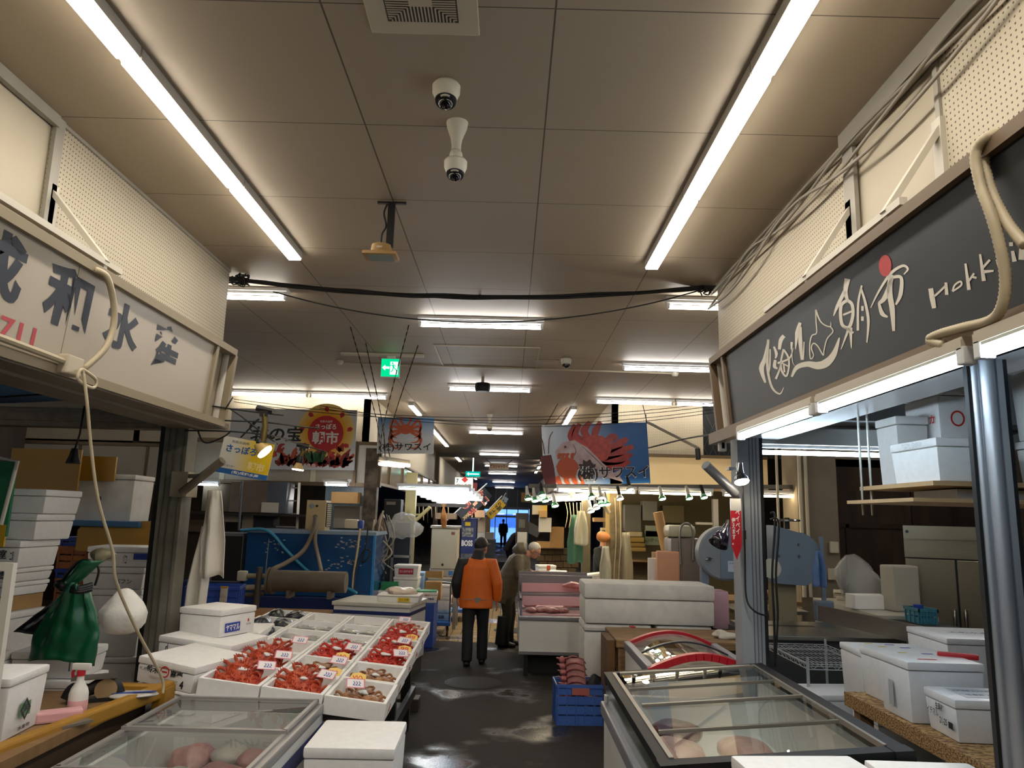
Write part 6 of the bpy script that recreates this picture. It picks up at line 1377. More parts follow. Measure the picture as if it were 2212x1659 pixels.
# ---- band saws
saw = mat('machine blue grey', '#6f7f92', .45, var=.08, vscale=3); sawd = mat('worn machine grey', '#7f8790', .5, col2='#5b544a', vscale=6, thr=(.18, .26))
t = thing('band_saw', 'round grey blue band saw with a warning sticker left of the right post', 'band saw', PY(1562, 1195, 8.8)); R_ = .305
MB().lathe([(R_-.02, -.10), (R_, -.08), (R_, .08), (R_-.02, .10)], n=40, M=FRONT).build('wheel_housing', sawd, t, smooth=True)
MB().box(-.30*0-.06, .25, -.108, -.10, -R_+.03, R_-.03).build('door_seam', saw, t)
MB().box(.02, .16, -.114, -.108, -.20, -.08).build('sticker', mat('pale sticker blue', '#b9c4d6', .5), t); lettering('CK', .03, .02, red_ink, t, TR(.09, -.115, -.14) @ FRONT)
lettering('安全第一 注意', .11, .015, blue_ink, t, TR(.09, -.115, -.105) @ FRONT)
MB().cyl((-.2, -.17, -.06), (-.2, -.10, -.06), .02, n=12).cyl((-.16, -.16, -.05), (-.25, -.16, -.07), .008, n=8).build('latch_handle', chrome, t, smooth=True)
MB().box(-.26, -.18, -.04, .06, -t.location.z+.0, -.12).build('column', saw, t); MB().box(-.32, .12, -.15, .3, -t.location.z, -t.location.z+.75).build('base', mat('dark steel', '#4c4f4e'), t)
t = thing('band_saw', 'blue grey band saw with a chrome handwheel seen right of the post', 'band saw', PY(1706, 1195, 8.75)); 
ol = [(-.22, -.33)]+[(.05+.27*cos(a), -.06+.30*sin(a)-.0) for a in [rad(x) for x in range(-75, 91, 11)]]+[(-.22, .31)]
MB().prism(ol, .24, TR(0, .12, 0) @ FRONT).build('wheel_housing', saw, t); mb = MB()
for x in (-.17, .06): 
    for z in (-.03, .10): mb.lathe([(.016, 0), (.012, .012)], n=10, M=TR(x, -.12, z) @ FRONT)
mb.build('bolts', steel, t, smooth=True)
MB().cyl((-.02, 0, .27), (-.02, 0, .40), .03, n=14).build('spindle', black, t, smooth=True)
mb = MB().tube([(-.02+.135*cos(2*pi*i/24), .135*sin(2*pi*i/24), .37) for i in range(25)], .013, 8)
for a in (0, 2.1, 4.2): mb.tube([(-.02, 0, .385), (-.02+.13*cos(a), .13*sin(a), .37)], .01, 6)
mb.build('handwheel', chrome, t, smooth=True); MB().box(-.2, .05, -.02, .18, -t.location.z, -.3).build('column', mat('cream machine column', '#8d8468', .6), t)
MB().box(.29, .33, -.16, -.12, -.75, .2).build('guide_bar', saw, t); MB().box(.20, .40, -.2, -.1, -.72, -.5, bev=.02).build('blade_guard', saw, t)
cloth_strip('rubber_gloves', 'blue rubber gloves hung on the guide bar of the band saw', 'gloves', PY(1768, 1190, 8.1), .12, .36, mat('blue glove rubber', '#5a78a8', .5), .0, 2)
t = thing('white_disc', 'pale round guard plate between the post and the blue band saw', 'guard', PY(1666, 1228, 7.9)); MB().lathe([(.10, -.01), (.10, .01)], n=24, M=FRONT).build('plate', mat('pale cream plate', '#b5b3a4', .5), t)
# ---- fridge
fs = mat('fridge steel', '#9a917c', .28, metal=.85, var=.08, vscale=3, stretch=(1, 1, .2))
t = thing('fridge', 'tall stainless steel two door fridge in the right stall', 'fridge', (4.62, 8.9, 0), -.5); w_ = 1.12
MB().box(0, w_, .03, .8, .1, 1.9).build('body', mat('fridge side', '#3c4146', .4, metal=.4), t)
MB().box(0, w_, -.04, .03, 1.54, 1.62).box(0, w_, -.05, .03, 1.75, 1.9).box(0, w_, -.02, .03, 1.62, 1.75).build('top_panel', fs, t)
MB().box(.78, 1.0, -.045, -.04, 1.56, 1.61).build('control_panel', black, t); MB().cyl((.04, -.056, 1.83), (.04, -.05, 1.83), .018, n=14).build('round_emblem', navy, t); MB().box(.98, 1.07, -.056, -.05, 1.76, 1.89).build('sticker', mat('pale sticker blue', '#b9c4d6'), t)
for x0, x1, hx_ in ((.0, .505, .46), (.515, w_, .565)):
    dr = MB().box(x0+.004, x1-.004, -.02, .03, .16, 1.525, bev=.006).build('door', fs, t); MB().tube(spline([(hx_, -.03, .98), (hx_, -.07, .92), (hx_, -.07, .66), (hx_, -.03, .60)]), .018, 10).build('handle', steel, dr, smooth=True)
# ---- white chest with stickers, cabinet with the bottle drawing
t = thing('sticker_chest', 'white chest freezer with round stickers and a rusty lid edge in the right stall', 'freezer', (3.98, 8.25, 0))
MB().box(0, .62, 0, 1.75, .12, .86).build('body', white_enamel, t); MB().box(-.015, .62, -.01, 1.76, .865, .95, bev=.008).build('lid', mat('stained white lid', '#b9b5a6', .45, var=.15, vscale=5), t); MB().box(-.016, -.012, 0, 1.75, .855, .87).build('rusty_edge', mat('rust', '#5d3a22', .8), t)
mb = MB()
for y, z, r, m_ in ((.22, .70, .075, mat('sticker blue', '#2e64a4', .5)), (.50, .68, .06, mat('sticker olive', '#6a6a45', .5)), (.66, .76, .05, mat('print green', '#2f5a38')), (1.35, .60, .06, mat('sticker grey', '#77756e', .5))):
    MB().prism(disc(0, 0, r, 18), .002, TR(-.001, y, z) @ Matrix.Rotation(-pi/2, 4, 'Z') @ FRONT).build('round_sticker', m_, t)
t = thing('bottle_cabinet', 'white cabinet with a bottle drawn on its side and a black top', 'cabinet', (4.0, 7.45, 0)); MB().box(0, .5, 0, .76, 0, .90).build('body', mat('yellowed enamel', '#b5a78e', .5, var=.12, vscale=4), t); MB().box(-.01, .5, -.01, .77, .90, .915).build('black_top', mat('matt black', '#101113'), t)
SIDE = Matrix.Rotation(-pi/2, 4, 'Z') @ FRONT
MB().prism([(-.028, -.13), (.028, -.13), (.028, .05), (.012, .09), (.012, .15), (-.012, .15), (-.012, .09), (-.028, .05)], .002, TR(-.001, .33, .66) @ SIDE).build('bottle_drawing', mat('drawing brown', '#4a3526', .6), t); lettering('いいちこ', .05, .2, ink, t, TR(-.001, .68, .78) @ SIDE, .01, vertical=True)
MB().prism(disc(0, 0, .05, 18), .002, TR(-.001, .68, .55) @ SIDE).build('round_sticker', mat('drawing ochre', '#8a6a30', .6), t)
t = thing('scale', 'small cream kitchen scale on the stickered chest', 'scale', (4.3, 9.75, .951), -.4); MB().box(-.13, .13, -.09, .09, 0, .05, bev=.015).beam((-.1, -.05, .05), (-.1, .06, .10), .12, .05).build('body', mat('cream plastic', '#c9bfa8'), t); MB().box(-.15, -.05, -.06, .04, .085, .09).build('display', mat('lcd grey', '#5a6058', .2), t)
plas = mat('crumpled clear plastic', '#a3a098', .15, bump=.9, bscale=14, trans=.0)
tag(lump(MB(), (0, 0, .24), .30, .22, .26, .35, 4, 9).build('plastic_bags', mat('cloudy plastic', '#c9c9c4', .3, alpha=.35, bump=.6, bscale=12), loc=(4.28, 9.2, .951), smooth=True), 'heap of clear plastic bags on the stickered chest', 'plastic bags'); tag(MB().box(-.16, .16, -.12, .12, 0, .5, bev=.02).build('paper_stack', mat('dull paper', '#a7a294', .7), M=TR(4.45, 8.72, .952, rz=.2)), 'tall stack of pale paper sleeves under the plastic bags', 'paper stack'); tag(MB().box(-.22, .2, -.1, .1, 0, .16, bev=.01).build('tissue_boxes', paper, M=TR(4.14, 8.85, .952, rz=.1)), 'white paper packs in front of the plastic bags', 'paper packs')
crate('small blue green basket on the bottle cabinet beside the fridge', (4.28, 8.0, .916), .2, .3, .15, mat('teal plastic', '#3f7f92', .5), 0, rows=2, cat='basket', name='plastic_basket'); tag(MB().lathe([(.04, 0), (.05, .16)], n=14).build('blue_cup', blue_cr, loc=(4.27, 8.02, .932), smooth=True), 'dark blue cup standing in the blue green basket', 'cup')
# pipes and boxes on the concrete pillar
for i, (u, w2) in enumerate(((1738, .03), (1752, .025), (1688, .02))): tag(MB().cyl((0, 0, 0), (0, 0, 2.4), w2, n=10).build('wall_pipe', cream, loc=PY(u, 1290, 10.9), smooth=True), f'{["left","right","thin"][i]} cream pipe running up the concrete pillar', 'pipe')
for i, (u, v) in enumerate(((1800, 1182), (1797, 1240))): tag(MB().box(-.06, .06, -.05, 0, -.08, .08, bev=.01).build('switch_box', cream, loc=PY(u, v, 10.95)), ['cream switch box with a black hole on the brown wall edge', 'cream socket box below the switch box on the brown wall edge'][i], 'switch box')
struct(MB().box(5.0, 5.05, 11.27, 11.30, 0, 1.9).box(6.0, 6.06, 11.26, 11.30, 0, 2.7).box(4.8, 9, 11.27, 11.3, 1.85, 1.92).build('trim_19', mat('dark timber', '#2a1a0e', .7)))
# ---- plywood shelves hung on rods with foam boxes
t = thing('hanging_shelf', 'plywood shelf hung on threaded rods at the upper right', 'shelf', (2.0, 3.55, 2.10)); ply = mat('shelf plywood', '#a98b62', .7, var=.1, vscale=4, stretch=(1, 6, 6))
MB().box(0, 1.7, 0, .75, -.022, 0).build('upper_board', ply, t); MB().box(-.10, 1.7, .0, .70, -.10, -.082).build('lower_board', ply, t)
for x, y in ((-.0, .66), (.08, .72), (1.3, .70), (1.3, .05)): MB().cyl((x-.03, y, -.16), (x-.03, y, .75), .007, n=8).build('threaded_rod', steel, t)
foam_box('foam box with an embossed lid on the hanging shelf, nearest corner', (2.225, 3.80, 2.102), .36, .42, .21, .02, m_=foam, lid=.045, marks=(('l', '発泡', mat('embossed foam', '#cfd0d2', .8), .2, .03, 0, .185),))
foam_box('tall foam box with a red circle mark standing on the hanging shelf', (2.58, 4.30, 2.102), .40, .36, .56, 0, marks=(('f', 'O', red_ink, .07, .08, -.10, .38), ('l', 'カ', red_ink, .05, .05, -.12, .38, .03)), lid=.05); foam_box('ribbed foam box behind the nearest one on the hanging shelf', (2.27, 4.32, 2.102), .18, .24, .40, 0, lid=.05)
foam_box('lower foam box right of the chrome post on the hanging shelf', (3.02, 3.95, 2.102), .40, .42, .26, 0); foam_box('upper foam box with a printed table and letter A right of the chrome post', (3.02, 3.95, 2.364), .40, .42, .42, 0, marks=(('f', 'A', ink, .02, .025, -.12, .24), ('f', '・松', mat('print green', '#2f5a38'), .05, .04, -.14, .33)))
tag(MB().box(0, 1.5, 0, .4, 0, .05).build('flat_foam_board', foam, loc=(2.2, 3.7, 2.021)), 'flat foam boards lying on the lower hanging shelf', 'foam board')
# ================================================================ RIGHT MIDDLE: TABLE, BIG BOX, MEAT CASE
oldw = mat('old butcher timber', '#9c7c54', .7, col2='#6d5235', vscale=5, stretch=(1, 9, 9), bump=.25, bscale=25)
t = thing('timber_table', 'heavy worn timber table with a panelled side behind the curved freezer', 'table', (1.62, 7.45, 0))
MB().box(-.62, .72, -.40, .42, .74, .81, bev=.008).build('top', oldw, t); MB().box(-.70, -.63, -.36, .1, .0, .80).box(-.66, .7, -.3, .4, .55, .74).build('side_panel', mat('brown panel wood', '#6b4a26', .6, var=.25, vscale=5), t)
for x in (-.56, .64):
    for y in (-.34, .34): MB().box(x-.04, x+.04, y-.04, y+.04, 0, .74).build('leg', oldw, t)
t = thing('scissors', 'red handled scissors on the timber table', 'scissors', PZ(1360, 1355, .812), .2); mb = MB()
for s in (-1, 1): mb.tube([(.03+.025*cos(a*pi/5), s*.022+.016*sin(a*pi/5), .006) for a in range(11)], .005, 6)
mb.build('handles', rpl, t, smooth=True); MB().prism([(0, -.006), (-.09, 0), (0, .006)], .003).build('blades', steel, t)
tag(lump(MB(), (0, 0, .035), .12, .08, .04, .4, 10, 4).build('rag', mat('white rag', '#c9c3b6', .9, bump=.4, bscale=25), loc=PZ(1565, 1382, .80), smooth=True), 'crumpled white rag on the timber table beside the right post', 'rag')
def big_box(label, x0, x1, y0, d, z0, z1, seam, bev=.03):
    t = thing('insulated_box', label, 'insulated box', ((x0+x1)/2, y0+d/2, z0)); w2 = (x1-x0)/2
    MB().box(-w2, w2, -d/2, d/2, 0, seam-z0-.003, bev=bev).build('body', foam_old, t, smooth=True); MB().box(-w2-.006, w2+.006, -d/2-.006, d/2+.006, seam-z0, z1-z0, bev=bev).build('lid', foam_old, t, smooth=True)
big_box('long grubby white insulated box lying across the aisle end of the butcher stall', .805, 2.15, 8.0, .6, .82, 1.225, 1.07)
big_box('tall white insulated box underneath the long one', .80, 1.5, 8.02, .55, 0, .815, .74, .04); big_box('second tall insulated box under the right end of the long one', 1.55, 2.12, 8.02, .55, 0, .815, .74, .04)
# curved freezer
t = thing('ice_cream_freezer', 'curved glass freezer with red end arches between the timber table and black freezer', 'freezer', (1.45, 6.32, 0)); hw, hl = .40, .56
def arcp(f): return (-hw+2*hw*f, .80+.115*sin(pi*f))
MB().box(-hw, hw, -hl, hl, .06, .78, bev=.02).build('body', white_enamel, t, smooth=True)
for y, th in ((-hl, .05), (hl, .045)):
    mb = MB()
    for i in range(14):
        a, c = arcp(i/14), arcp((i+1)/14); mb.beam((a[0], y, a[1]-.01), (c[0]+.003, y, c[1]-.01), .07, th, up=(0, 1, 0) if False else (0, 0, 1))
    mb.build('red_arch', mat('red plastic arch', '#b21a28', .3), t, smooth=True)
for s_ in (-1, 1): MB().box(s_*(hw-.02)-.03, s_*(hw-.02)+.03, -hl, hl, .76, .83, bev=.01).build('side_rail', mat('grey bumper', '#8b8c93'), t)
def gl_(a, b_): x, z = arcp(.06+.88*a); return Vector((x, -hl+.05+(2*hl-.1)*b_, z))
MB().sheet(gl_, 18, 2).build('curved_glass', pane, t, smooth=True)
mb = MB()
for i in range(14): a, c = arcp(.06+.88*i/14), arcp(.06+.88*(i+1)/14); mb.beam((a[0], .03, a[1]), (c[0], .03, c[1]), .045, .014)
mb.build('middle_bar', mat('dark bar', '#2e3036', .4), t); MB().box(-hw+.05, hw-.05, -hl+.05, hl-.05, .5, .785).build('contents', mat('dim goods', '#4d4640', .5, col2='#8a7a66', vscale=9), t)
# meat case
t = thing('meat_case', 'white open meat display case with pink compartments at the right of the aisle', 'display case', (.16, 9.45, 0)); w_, d_ = .98, 1.60
pkm = mat('pink liner', '#d9a9ae', .4); clr = mat('grey case trim', '#85858a', .35, metal=.4)  # pink is the liner's own base colour
MB().box(0, w_, 0, d_, .28, .645, bev=.008).build('body', white_enamel, t); MB().box(-.012, w_, -.02, d_, .645, .70, bev=.015).box(-.005, w_, -.01, .02, .25, .285).build('bumper', clr, t)
MB().box(.03, w_, .03, d_-.03, .70, .72).build('floor_tray', pkm, t)
for y, z in ((.35, .84), (.85, .96)): 
    MB().beam((.04, y, z), (w_, y, z+.01), .012, .11).build('pink_back_panel', pkm, t); MB().beam((0, y-.03, z-.09), (w_, y-.03, z-.08), .03, .03).build('rail', clr, t)
MB().box(.0, .03, 0, .03, .70, .90).box(0, .03, .85, .88, .70, 1.10).box(0, .02, 0, .85, .88, .91).box(0, w_, d_-.04, d_, .70, 1.12).box(0, w_, .9, .93, 1.07, 1.12).build('frame', clr, t); MB().box(.005, .012, .03, d_-.05, .72, 1.05).box(.03, w_, .01, .016, .72, .80).build('glass', pane, t)
for x in (.06, w_-.08): MB().box(x, x+.05, .03, .08, 0, .28).build('leg', black, t)
MB().box(.1, w_, .25, .3, .0, .28).build('kick_grille', mat('matt black', '#101113'), t)
for i in range(7): tag(lump(MB(), (0, 0, .03), .085, .10, .035, .2, 10, i+20).build('meat_pack', mat('meat pack red', '#8e3f40', .3, col2='#c79a98', vscale=9), loc=(.30+.13*(i % 6), 9.62+.5*(i > 3)+.07*(i % 2), .722), smooth=True), 'tray of meat in the pink lined display case', 'meat pack', 'meat in the display case')
tag(lump(MB(), (0, 0, .05), .16, .10, .05, .2, 8, 3).build('pink_meat_block', mat('raw pink meat', '#c0706e'), loc=(.88, 10.15, .95), smooth=True), 'big pink block of meat in the upper compartment of the case', 'meat')
# blue basket with bones
t0 = crate('blue basket on the wet floor full of rib bones', (.70, 7.5, 0), .46, .36, .36, mat('basket blue', '#3f63ae', .45, var=.08), .04, rows=4, name='bone_basket', cat='basket'); MB().box(-.08, .08, -.187, -.182, .27, .33).build('red_label', mat('faded red label', '#a85a50', .6), t0)
bone = mat('raw bone pink', '#b8716c', .4, col2='#8a3a3c', vscale=20, bump=.3, bscale=60)
def ribs(label, M, n, s):
    t = thing('rib_bones', label, 'bones', M=M); mb = MB()
    for i in range(n): mb.ell((0, 0, .06*i*s), .035*s, .04*s, .034*s, 8, 6); mb.tube([(-.0, .02, .06*i*s), (-.055*s, .03, .06*i*s+.02)], [.016*s, .006], 6)
    mb.build('spine', bone, t, smooth=True)
    for i in range(n): MB().tube(spline([(.02, 0, .06*i*s), (.10*s, -.05*s, .06*i*s+.03), (.19*s, -.02*s, .06*i*s-.0), (.24*s, .05*s, .06*i*s-.06*s)]), [.016*s*(1-.03*k) for k in range(19)], 6, flat=.6).build('rib', bone, t, smooth=True)
    MB().sheet(lambda a, b_: Vector((.03+.19*a*s, -.045*sin(a*pi)*s+.006, .02+b_*.06*(n-1)*s-.02*a)), 10, 8).build('membrane', mat('rib flesh', '#c48a86', .35, var=.25, vscale=14), t, smooth=True, solid=.01)
ribs('upright rack of pink rib bones in the blue basket', TR(.58, 7.52, .20, ry=-.1, rx=-.05), 7, .95); ribs('smaller rack of rib bones leaning in the blue basket', TR(.74, 7.5, .24, ry=.9, rz=.4), 5, .7)
tag(lump(MB(), (0, 0, .06), .08, .06, .07, .3, 10, 7).build('black_offal', mat('matt black', '#101113'), loc=(.86, 7.56, .28), smooth=True), 'black lump at the right end of the bone basket', 'offal')
# manhole covers
mh = mat('iron cover', '#191715', .7, metal=.0, var=.3, vscale=30)
for i, (u, v, r) in enumerate(((1022, 1475, .33), (1105, 1362, .30))):
    P = PZ(u, v, 0); mb = MB().lathe([(r, 0), (r, .004), (r-.02, .006)], n=36)
    for k in range(-9, 10):
        l = math.sqrt(max(0, (r-.03)**2-(k*.033)**2))
        if l > .02: mb.box(k*.033-.007, k*.033+.007, -l, l, .006, .0085)
    tag(mb.build('manhole_cover', mh, loc=(P.x, P.y, .0), smooth=True), ['big ribbed iron manhole cover on the wet asphalt', 'smaller iron cover on the tiles by the olive coat'][i], 'manhole cover')
# ================================================================ RIGHT MIDDLE: THE BIG SIGN AND THE BUTCHER STALL
t, W_, H_ = board('hanging_sign', 'big blue hanging sign with crabs, a pink fish and black company name', (PY(1167, 921, 11.4), PY(1395, 910, 11.4), PY(1407, 1045, 11.4), PY(1178, 1048, 11.4)))
MB().box(-W_/2, W_/2, -H_/2, H_/2, -.03, 0).build('sheet', grad('blue sign print', '#c3ccd2', '#0f5a9c', 0, -.75, .35), t)
rng = random.Random(4)
def spiky(cx, cy, r, ry, n, amp, rr): return [(cx+r*cos(2*pi*i/n)*(1+amp*rr.uniform(-1, 1)), cy+ry*sin(2*pi*i/n)*(1+amp*rr.uniform(-1, 1))) for i in range(n)]
pr_, po_, pd_ = mat('print crab bright', '#b5281a', .4, col2='#7d150f', vscale=9), mat('print crab orange', '#b4502a'), mat('print lobster', '#5a1518', .45)
mb = MB()
for pts, ws in (([(-.18, .20), (-.30, .30), (-.22, .47)], [.10, .11, .06]), ([(-.10, .24), (-.16, .36), (-.06, .49)], [.10, .12, .06]), ([(-.02, .22), (.02, .36), (.10, .49)], [.10, .11, .06]), ([(.12, .02), (.36, .14), (.50, .22)], [.12, .14, .05]), ([(.12, -.05), (.36, .02), (.58, .10)], [.12, .14, .06]), ([(.08, -.12), (.34, -.10), (.56, -.02)], [.12, .14, .05]), ([(.05, -.16), (.30, -.20), (.52, -.13)], [.10, .12, .05]), ([(.1, .1), (.26, .25), (.34, .22)], [.1, .12, .06]), ([(-.28, .12), (-.38, .28), (-.30, .46)], [.06, .08, .05])): ribbon(mb, pts, ws, z=.003)
mb.build('printed_crab_legs', pr_, t); mb = MB(); flat(mb, spiky(0, .08, .24, .21, 44, .06, rng), .004); mb.build('printed_crab_shell', mat('print crab red2', '#c23a20', .4, col2='#8f1c12', vscale=14), t)
mb = MB(); flat(mb, [(-.62, .05), (-.50, .19), (-.32, .22), (-.12, .10), (.10, -.14), (.26, -.30), (.42, -.22), (.34, -.34), (.40, -.44), (.22, -.38), (.02, -.34), (-.20, -.22), (-.44, -.10), (-.60, -.02)], .005); mb.build('printed_fish', mat('print fish pink', '#c2b2b2', .4, col2='#a88a8c', vscale=6), t)
mb = MB(); flat(mb, disc(-.46, .12, .02, 12), .006); ribbon(mb, [(-.34, .16), (-.30, .04), (-.38, -.08)], [.006, .012, .004], z=.006); ribbon(mb, [(-.2, .12), (.0, -.08), (.2, -.30)], [.004, .012, .004], z=.006); mb.build('printed_fish_lines', mat('print fish dark', '#5a3a3c', .5), t)
mb = MB(); ribbon(mb, [(-.76, -.0), (-.74, -.2), (-.70, -.46)], [.16, .2, .16], z=.007); ribbon(mb, [(-.78, .02), (-.80, .2), (-.84, .3)], .012, z=.007); ribbon(mb, [(-.72, .02), (-.70, .25), (-.64, .36)], .012, z=.007); mb.build('printed_lobster', pd_, t)
mb = MB(); flat(mb, spiky(-.44, -.20, .17, .16, 40, .05, rng), .008)
for x in (-.56, -.5, -.44, -.36): ribbon(mb, [(x, -.06), (x+.0, .0), (x+.04, .01)], [.05, .05, .02], z=.008)
for x in (-.6, -.48, -.36, -.26): ribbon(mb, [(x, -.32), (x+.02, -.40), (x+.06, -.45)], [.07, .08, .03], z=.008)
mb.build('printed_hairy_crab', po_, t); mb = MB(); flat(mb, spiky(-.14, -.24, .13, .15, 36, .25, rng), .0085); mb.build('printed_sea_urchin', mat('print urchin', '#3a2024', .5), t)
ow = mat('print outline', '#c9ccce', .5)
lettering('(株)サワスイ', 1.11, .245, ow, t, Matrix.Translation((.245, -.305, .009)), .035, name='letter_outline'); lettering('(株)サワスイ', 1.08, .22, bk, t, Matrix.Translation((.25, -.30, .0105)), .018)
for i, (a, b_) in enumerate((((1395, 895), (1403, 1045)), ((1387, 868), (1398, 915)), ((1205, 872), (1178, 920)), ((1226, 880), (1196, 915)))): cable('wire', [PY(*a, 11.42), PY(*b_, 11.42)], .006, cord_black, 'wire holding up the big blue hanging sign', group='wires of the blue sign')
# dark window with netting, steel diagonal
t = thing('window_2', None, None, (3.9, YB+.3, 2.95)); struct(t); MB().box(-.74, .70, 0, .02, -.0, .87).build('dark_opening', mat('dark opening', '#0c1014', .6), t); mb = MB()
for i in range(10): mb.beam((-.74+.15*i, -.06, 0), (-.74+.15*i+.4, -.06, .86), .006, .006).beam((-.74+.15*i, -.06, 0), (-.74+.15*i-.4, -.06, .86), .006, .006)
mb.build('wire_netting', mat('netting', '#3c4448', .5), t)
tag(MB().beam(PY(1398, 912, 11.9), PY(1512, 970, 11.9), .03, .04).build('steel_brace', upr), 'grey steel brace slanting down right of the big blue sign', 'brace')
for i in range(4):
    cable('cable', sag(PY(505, 862+6*i, 11.0) if i < 2 else PY(690, 866+5*i, 11.5), PY(1545, 870+7*i, 11.0), .25, 10), .005, cord_black, 'thin black cable of the bunch strung across behind the exit sign', group='cables strung across the cross passage')
# lamp rail of the stall with its tubes and spotlights
yr = 11.2; rz_ = PY(1400, 1048, yr).z
tag(MB().beam(PY(1142, 1050, yr), PY(1756, 1052, yr), .05, .06).build('lamp_rail', mat('rail grey', '#6d6a62', .5, metal=.3)), 'long grey lamp rail over the butcher stall under the big blue sign', 'rail')
for u0, u1, l_ in ((1202, 1375, 'left'), (1378, 1540, 'middle'), (1560, 1735, 'right')): p, q = PY(u0, 1055, yr), PY(u1, 1058, yr); strip_lamp(f'{l_} tube light on the long rail over the butcher stall', 'tubes on the butcher rail', (p.x, yr), (q.x, yr), lamp_y, z=rz_-.03, style='tube')
for k, (u0, v0, y0, u1, v1, y1) in enumerate(((1150, 1090, 14.5, 1235, 1063, 11.6), (1195, 1085, 14, 1280, 1066, 11.6), (1220, 1090, 13.5, 1292, 1068, 11.6))): p, q = PY(u0, v0, y0), PY(u1, v1, y1); strip_lamp(f'slanting tube light running back into the butcher stall, {ORD[k]} from the aisle', 'slanting tubes of the butcher stall', (p.x, p.y), (q.x, q.y), lamp_y, z=2.28, style='tube')
gsh = mat('green glass reflector', '#3f8a5a', .2); wsh = mat('white spot body', '#c9c6bd', .4)
for i, (u, v, g_) in enumerate(((1359, 1050, 0), (1277, 1066, 1), (1297, 1068, 0), (1338, 1070, 0), (1429, 1070, 1), (1487, 1069, 1), (1519, 1067, 1), (1140, 1070, 1), (1155, 1074, 1), (1170, 1062, 1), (1177, 1074, 1), (1198, 1085, 1), (1298, 1083, 1), (1310, 1082, 1), (1275, 1097, 0), (1287, 1090, 0))):
    c = PY(u, v, yr-.12); t = thing('spot_lamp', f'spot lamp with {"green" if g_ else "white"} shade on the butcher stall rail', 'lamp', c, 0, 'green shaded spot lamps of the butcher stall' if g_ else 'white spot lamps of the butcher stall')
    MB().tube([(-.02, .06, .13), (-.01, .02, .06), (0, 0, .0)], [.02, .026, .03], 10).build('socket', black if i % 3 == 0 else wsh, t, smooth=True); MB().tube([(0, 0, .0), (.005, -.012, -.04), (.01, -.02, -.06)], [.03, .052, .056], 14, caps=False).build('shade', gsh if g_ else wsh, t, smooth=True, solid=.003)
    MB().tube([(.009, -.018, -.05), (.01, -.021, -.062)], [.05, .042], 14).build('bulb_face', glow('spot face', (1, .95, .8), 12), t, smooth=True)
# posts
pw = mat('pale timber post', '#8e7f5c', .75, col2='#5d5038', vscale=5, bump=.2)
for l_, u0, u1, y, m_ in (('trim_20', 1318, 1343, 11.4, pw), ('trim_21', 1258, 1276, 12.4, mat('grey timber post', '#5c5442', .8))):
    p, q = PY(u0, 1100, y), PY(u1, 1100, y); t = struct(thing(l_, None, None, ((p.x+q.x)/2, y+.08, 0))); w2 = (q.x-p.x)/2; MB().box(-w2, w2, -.08, .08, 0, 2.5).build('post', m_, t)
    if l_ == 'trim_20':
        MB().box(-w2-.06, -w2-.0, -.06, .0, 0, 2.3).build('batten', mat('fresh batten', '#b49a60', .7), t); MB().tube([PY(1316, 1108, 11.25)-t.location, PY(1290, 1072, 11.15)-t.location], .03, 10).build('flag_pipe', mat('pale pipe', '#a89a7c', .5), t)
        for x in (-.02, .05): MB().tube(spline([(x, -.1, 2.2), (x+.02, -.1, 1.6), (x-.01, -.1, 1.0), (x+.03, -.1, .5)]), .008, 6).build('cord', cord_beige, t, smooth='all')
# aprons
cloth_strip('apron', 'dark green apron hanging in the butcher stall left of the white one', 'apron', PY(1243, 1112, 11.9), .24, .72, mat('green apron cloth', '#3f6b55', .6), .0, 1); cloth_strip('apron', 'white plastic apron hanging beside the green one', 'apron', PY(1256, 1104, 11.7), .22, .50, mat('white apron', '#bdbba5', .35), .0, 3); cloth_strip('apron', 'white apron hanging low on the left side of the pale post', 'apron', PY(1308, 1180, 11.3), .18, .50, mat('white apron', '#bdbba5'), .0, 5); cloth_strip('plastic_sheet', 'translucent plastic sheet hanging right of the pale post', 'sheet', PY(1352, 1150, 11.4), .22, .85, mat('yellowish film', '#a29a80', .3), .0, 6)
# back wall shelves of cartons
struct(MB().box(1.75, 4.2, 13.9, 14.0, 0, 2.9).build('wall_right_stall', mat('stall olive wall', '#6d6248')))
tag(MB().box(1.8, 3.9, 13.4, 13.88, 1.16, 1.20).build('stall_shelf', wood), 'timber shelf with cartons along the back of the butcher stall', 'shelf')
for i, (u0, v0, u1, v1, c_, l_) in enumerate(((1355, 1148, 1388, 1160, '#9a8b6a', 'top'), (1354, 1160, 1392, 1172, '#8a6f36', 'second'), (1356, 1172, 1394, 1182, '#7d642f', 'third'), (1358, 1182, 1396, 1192, '#8a6f36', 'fourth'))): goods(f'yellow brown sack folded in the pile on the stall shelf, {l_} one', u0, v0, u1, v1, 13.2, .3, mat('sack'+c_, c_, .8), 'sack', 'sack', .02, 'sacks piled in the butcher stall')
for a_, c_, l_ in (((1394, 1135, 1422, 1160), '#7f8472', 'grey green carton above the sushi carton'), ((1393, 1146, 1428, 1178), '#6f7a62', 'greenish carton with black lettering on the stall shelf'), ((1300, 1140, 1318, 1230), '#b0a078', 'cream cabinet behind the butcher'), ((1283, 1118, 1316, 1128), '#8a6d49', 'flat brown carton above the cream cabinet'), ((1350, 1090, 1385, 1148), '#5f5c56', 'grey wall panel above the sacks'), ((1388, 1082, 1420, 1125), '#77756e', 'pale wall cupboard at the back of the butcher stall'), ((1432, 1092, 1478, 1130), '#5f5538', 'olive wall cupboard at the back of the butcher stall')): goods(l_, *a_, 13.3, .25, mat('carton'+c_, c_, .75))
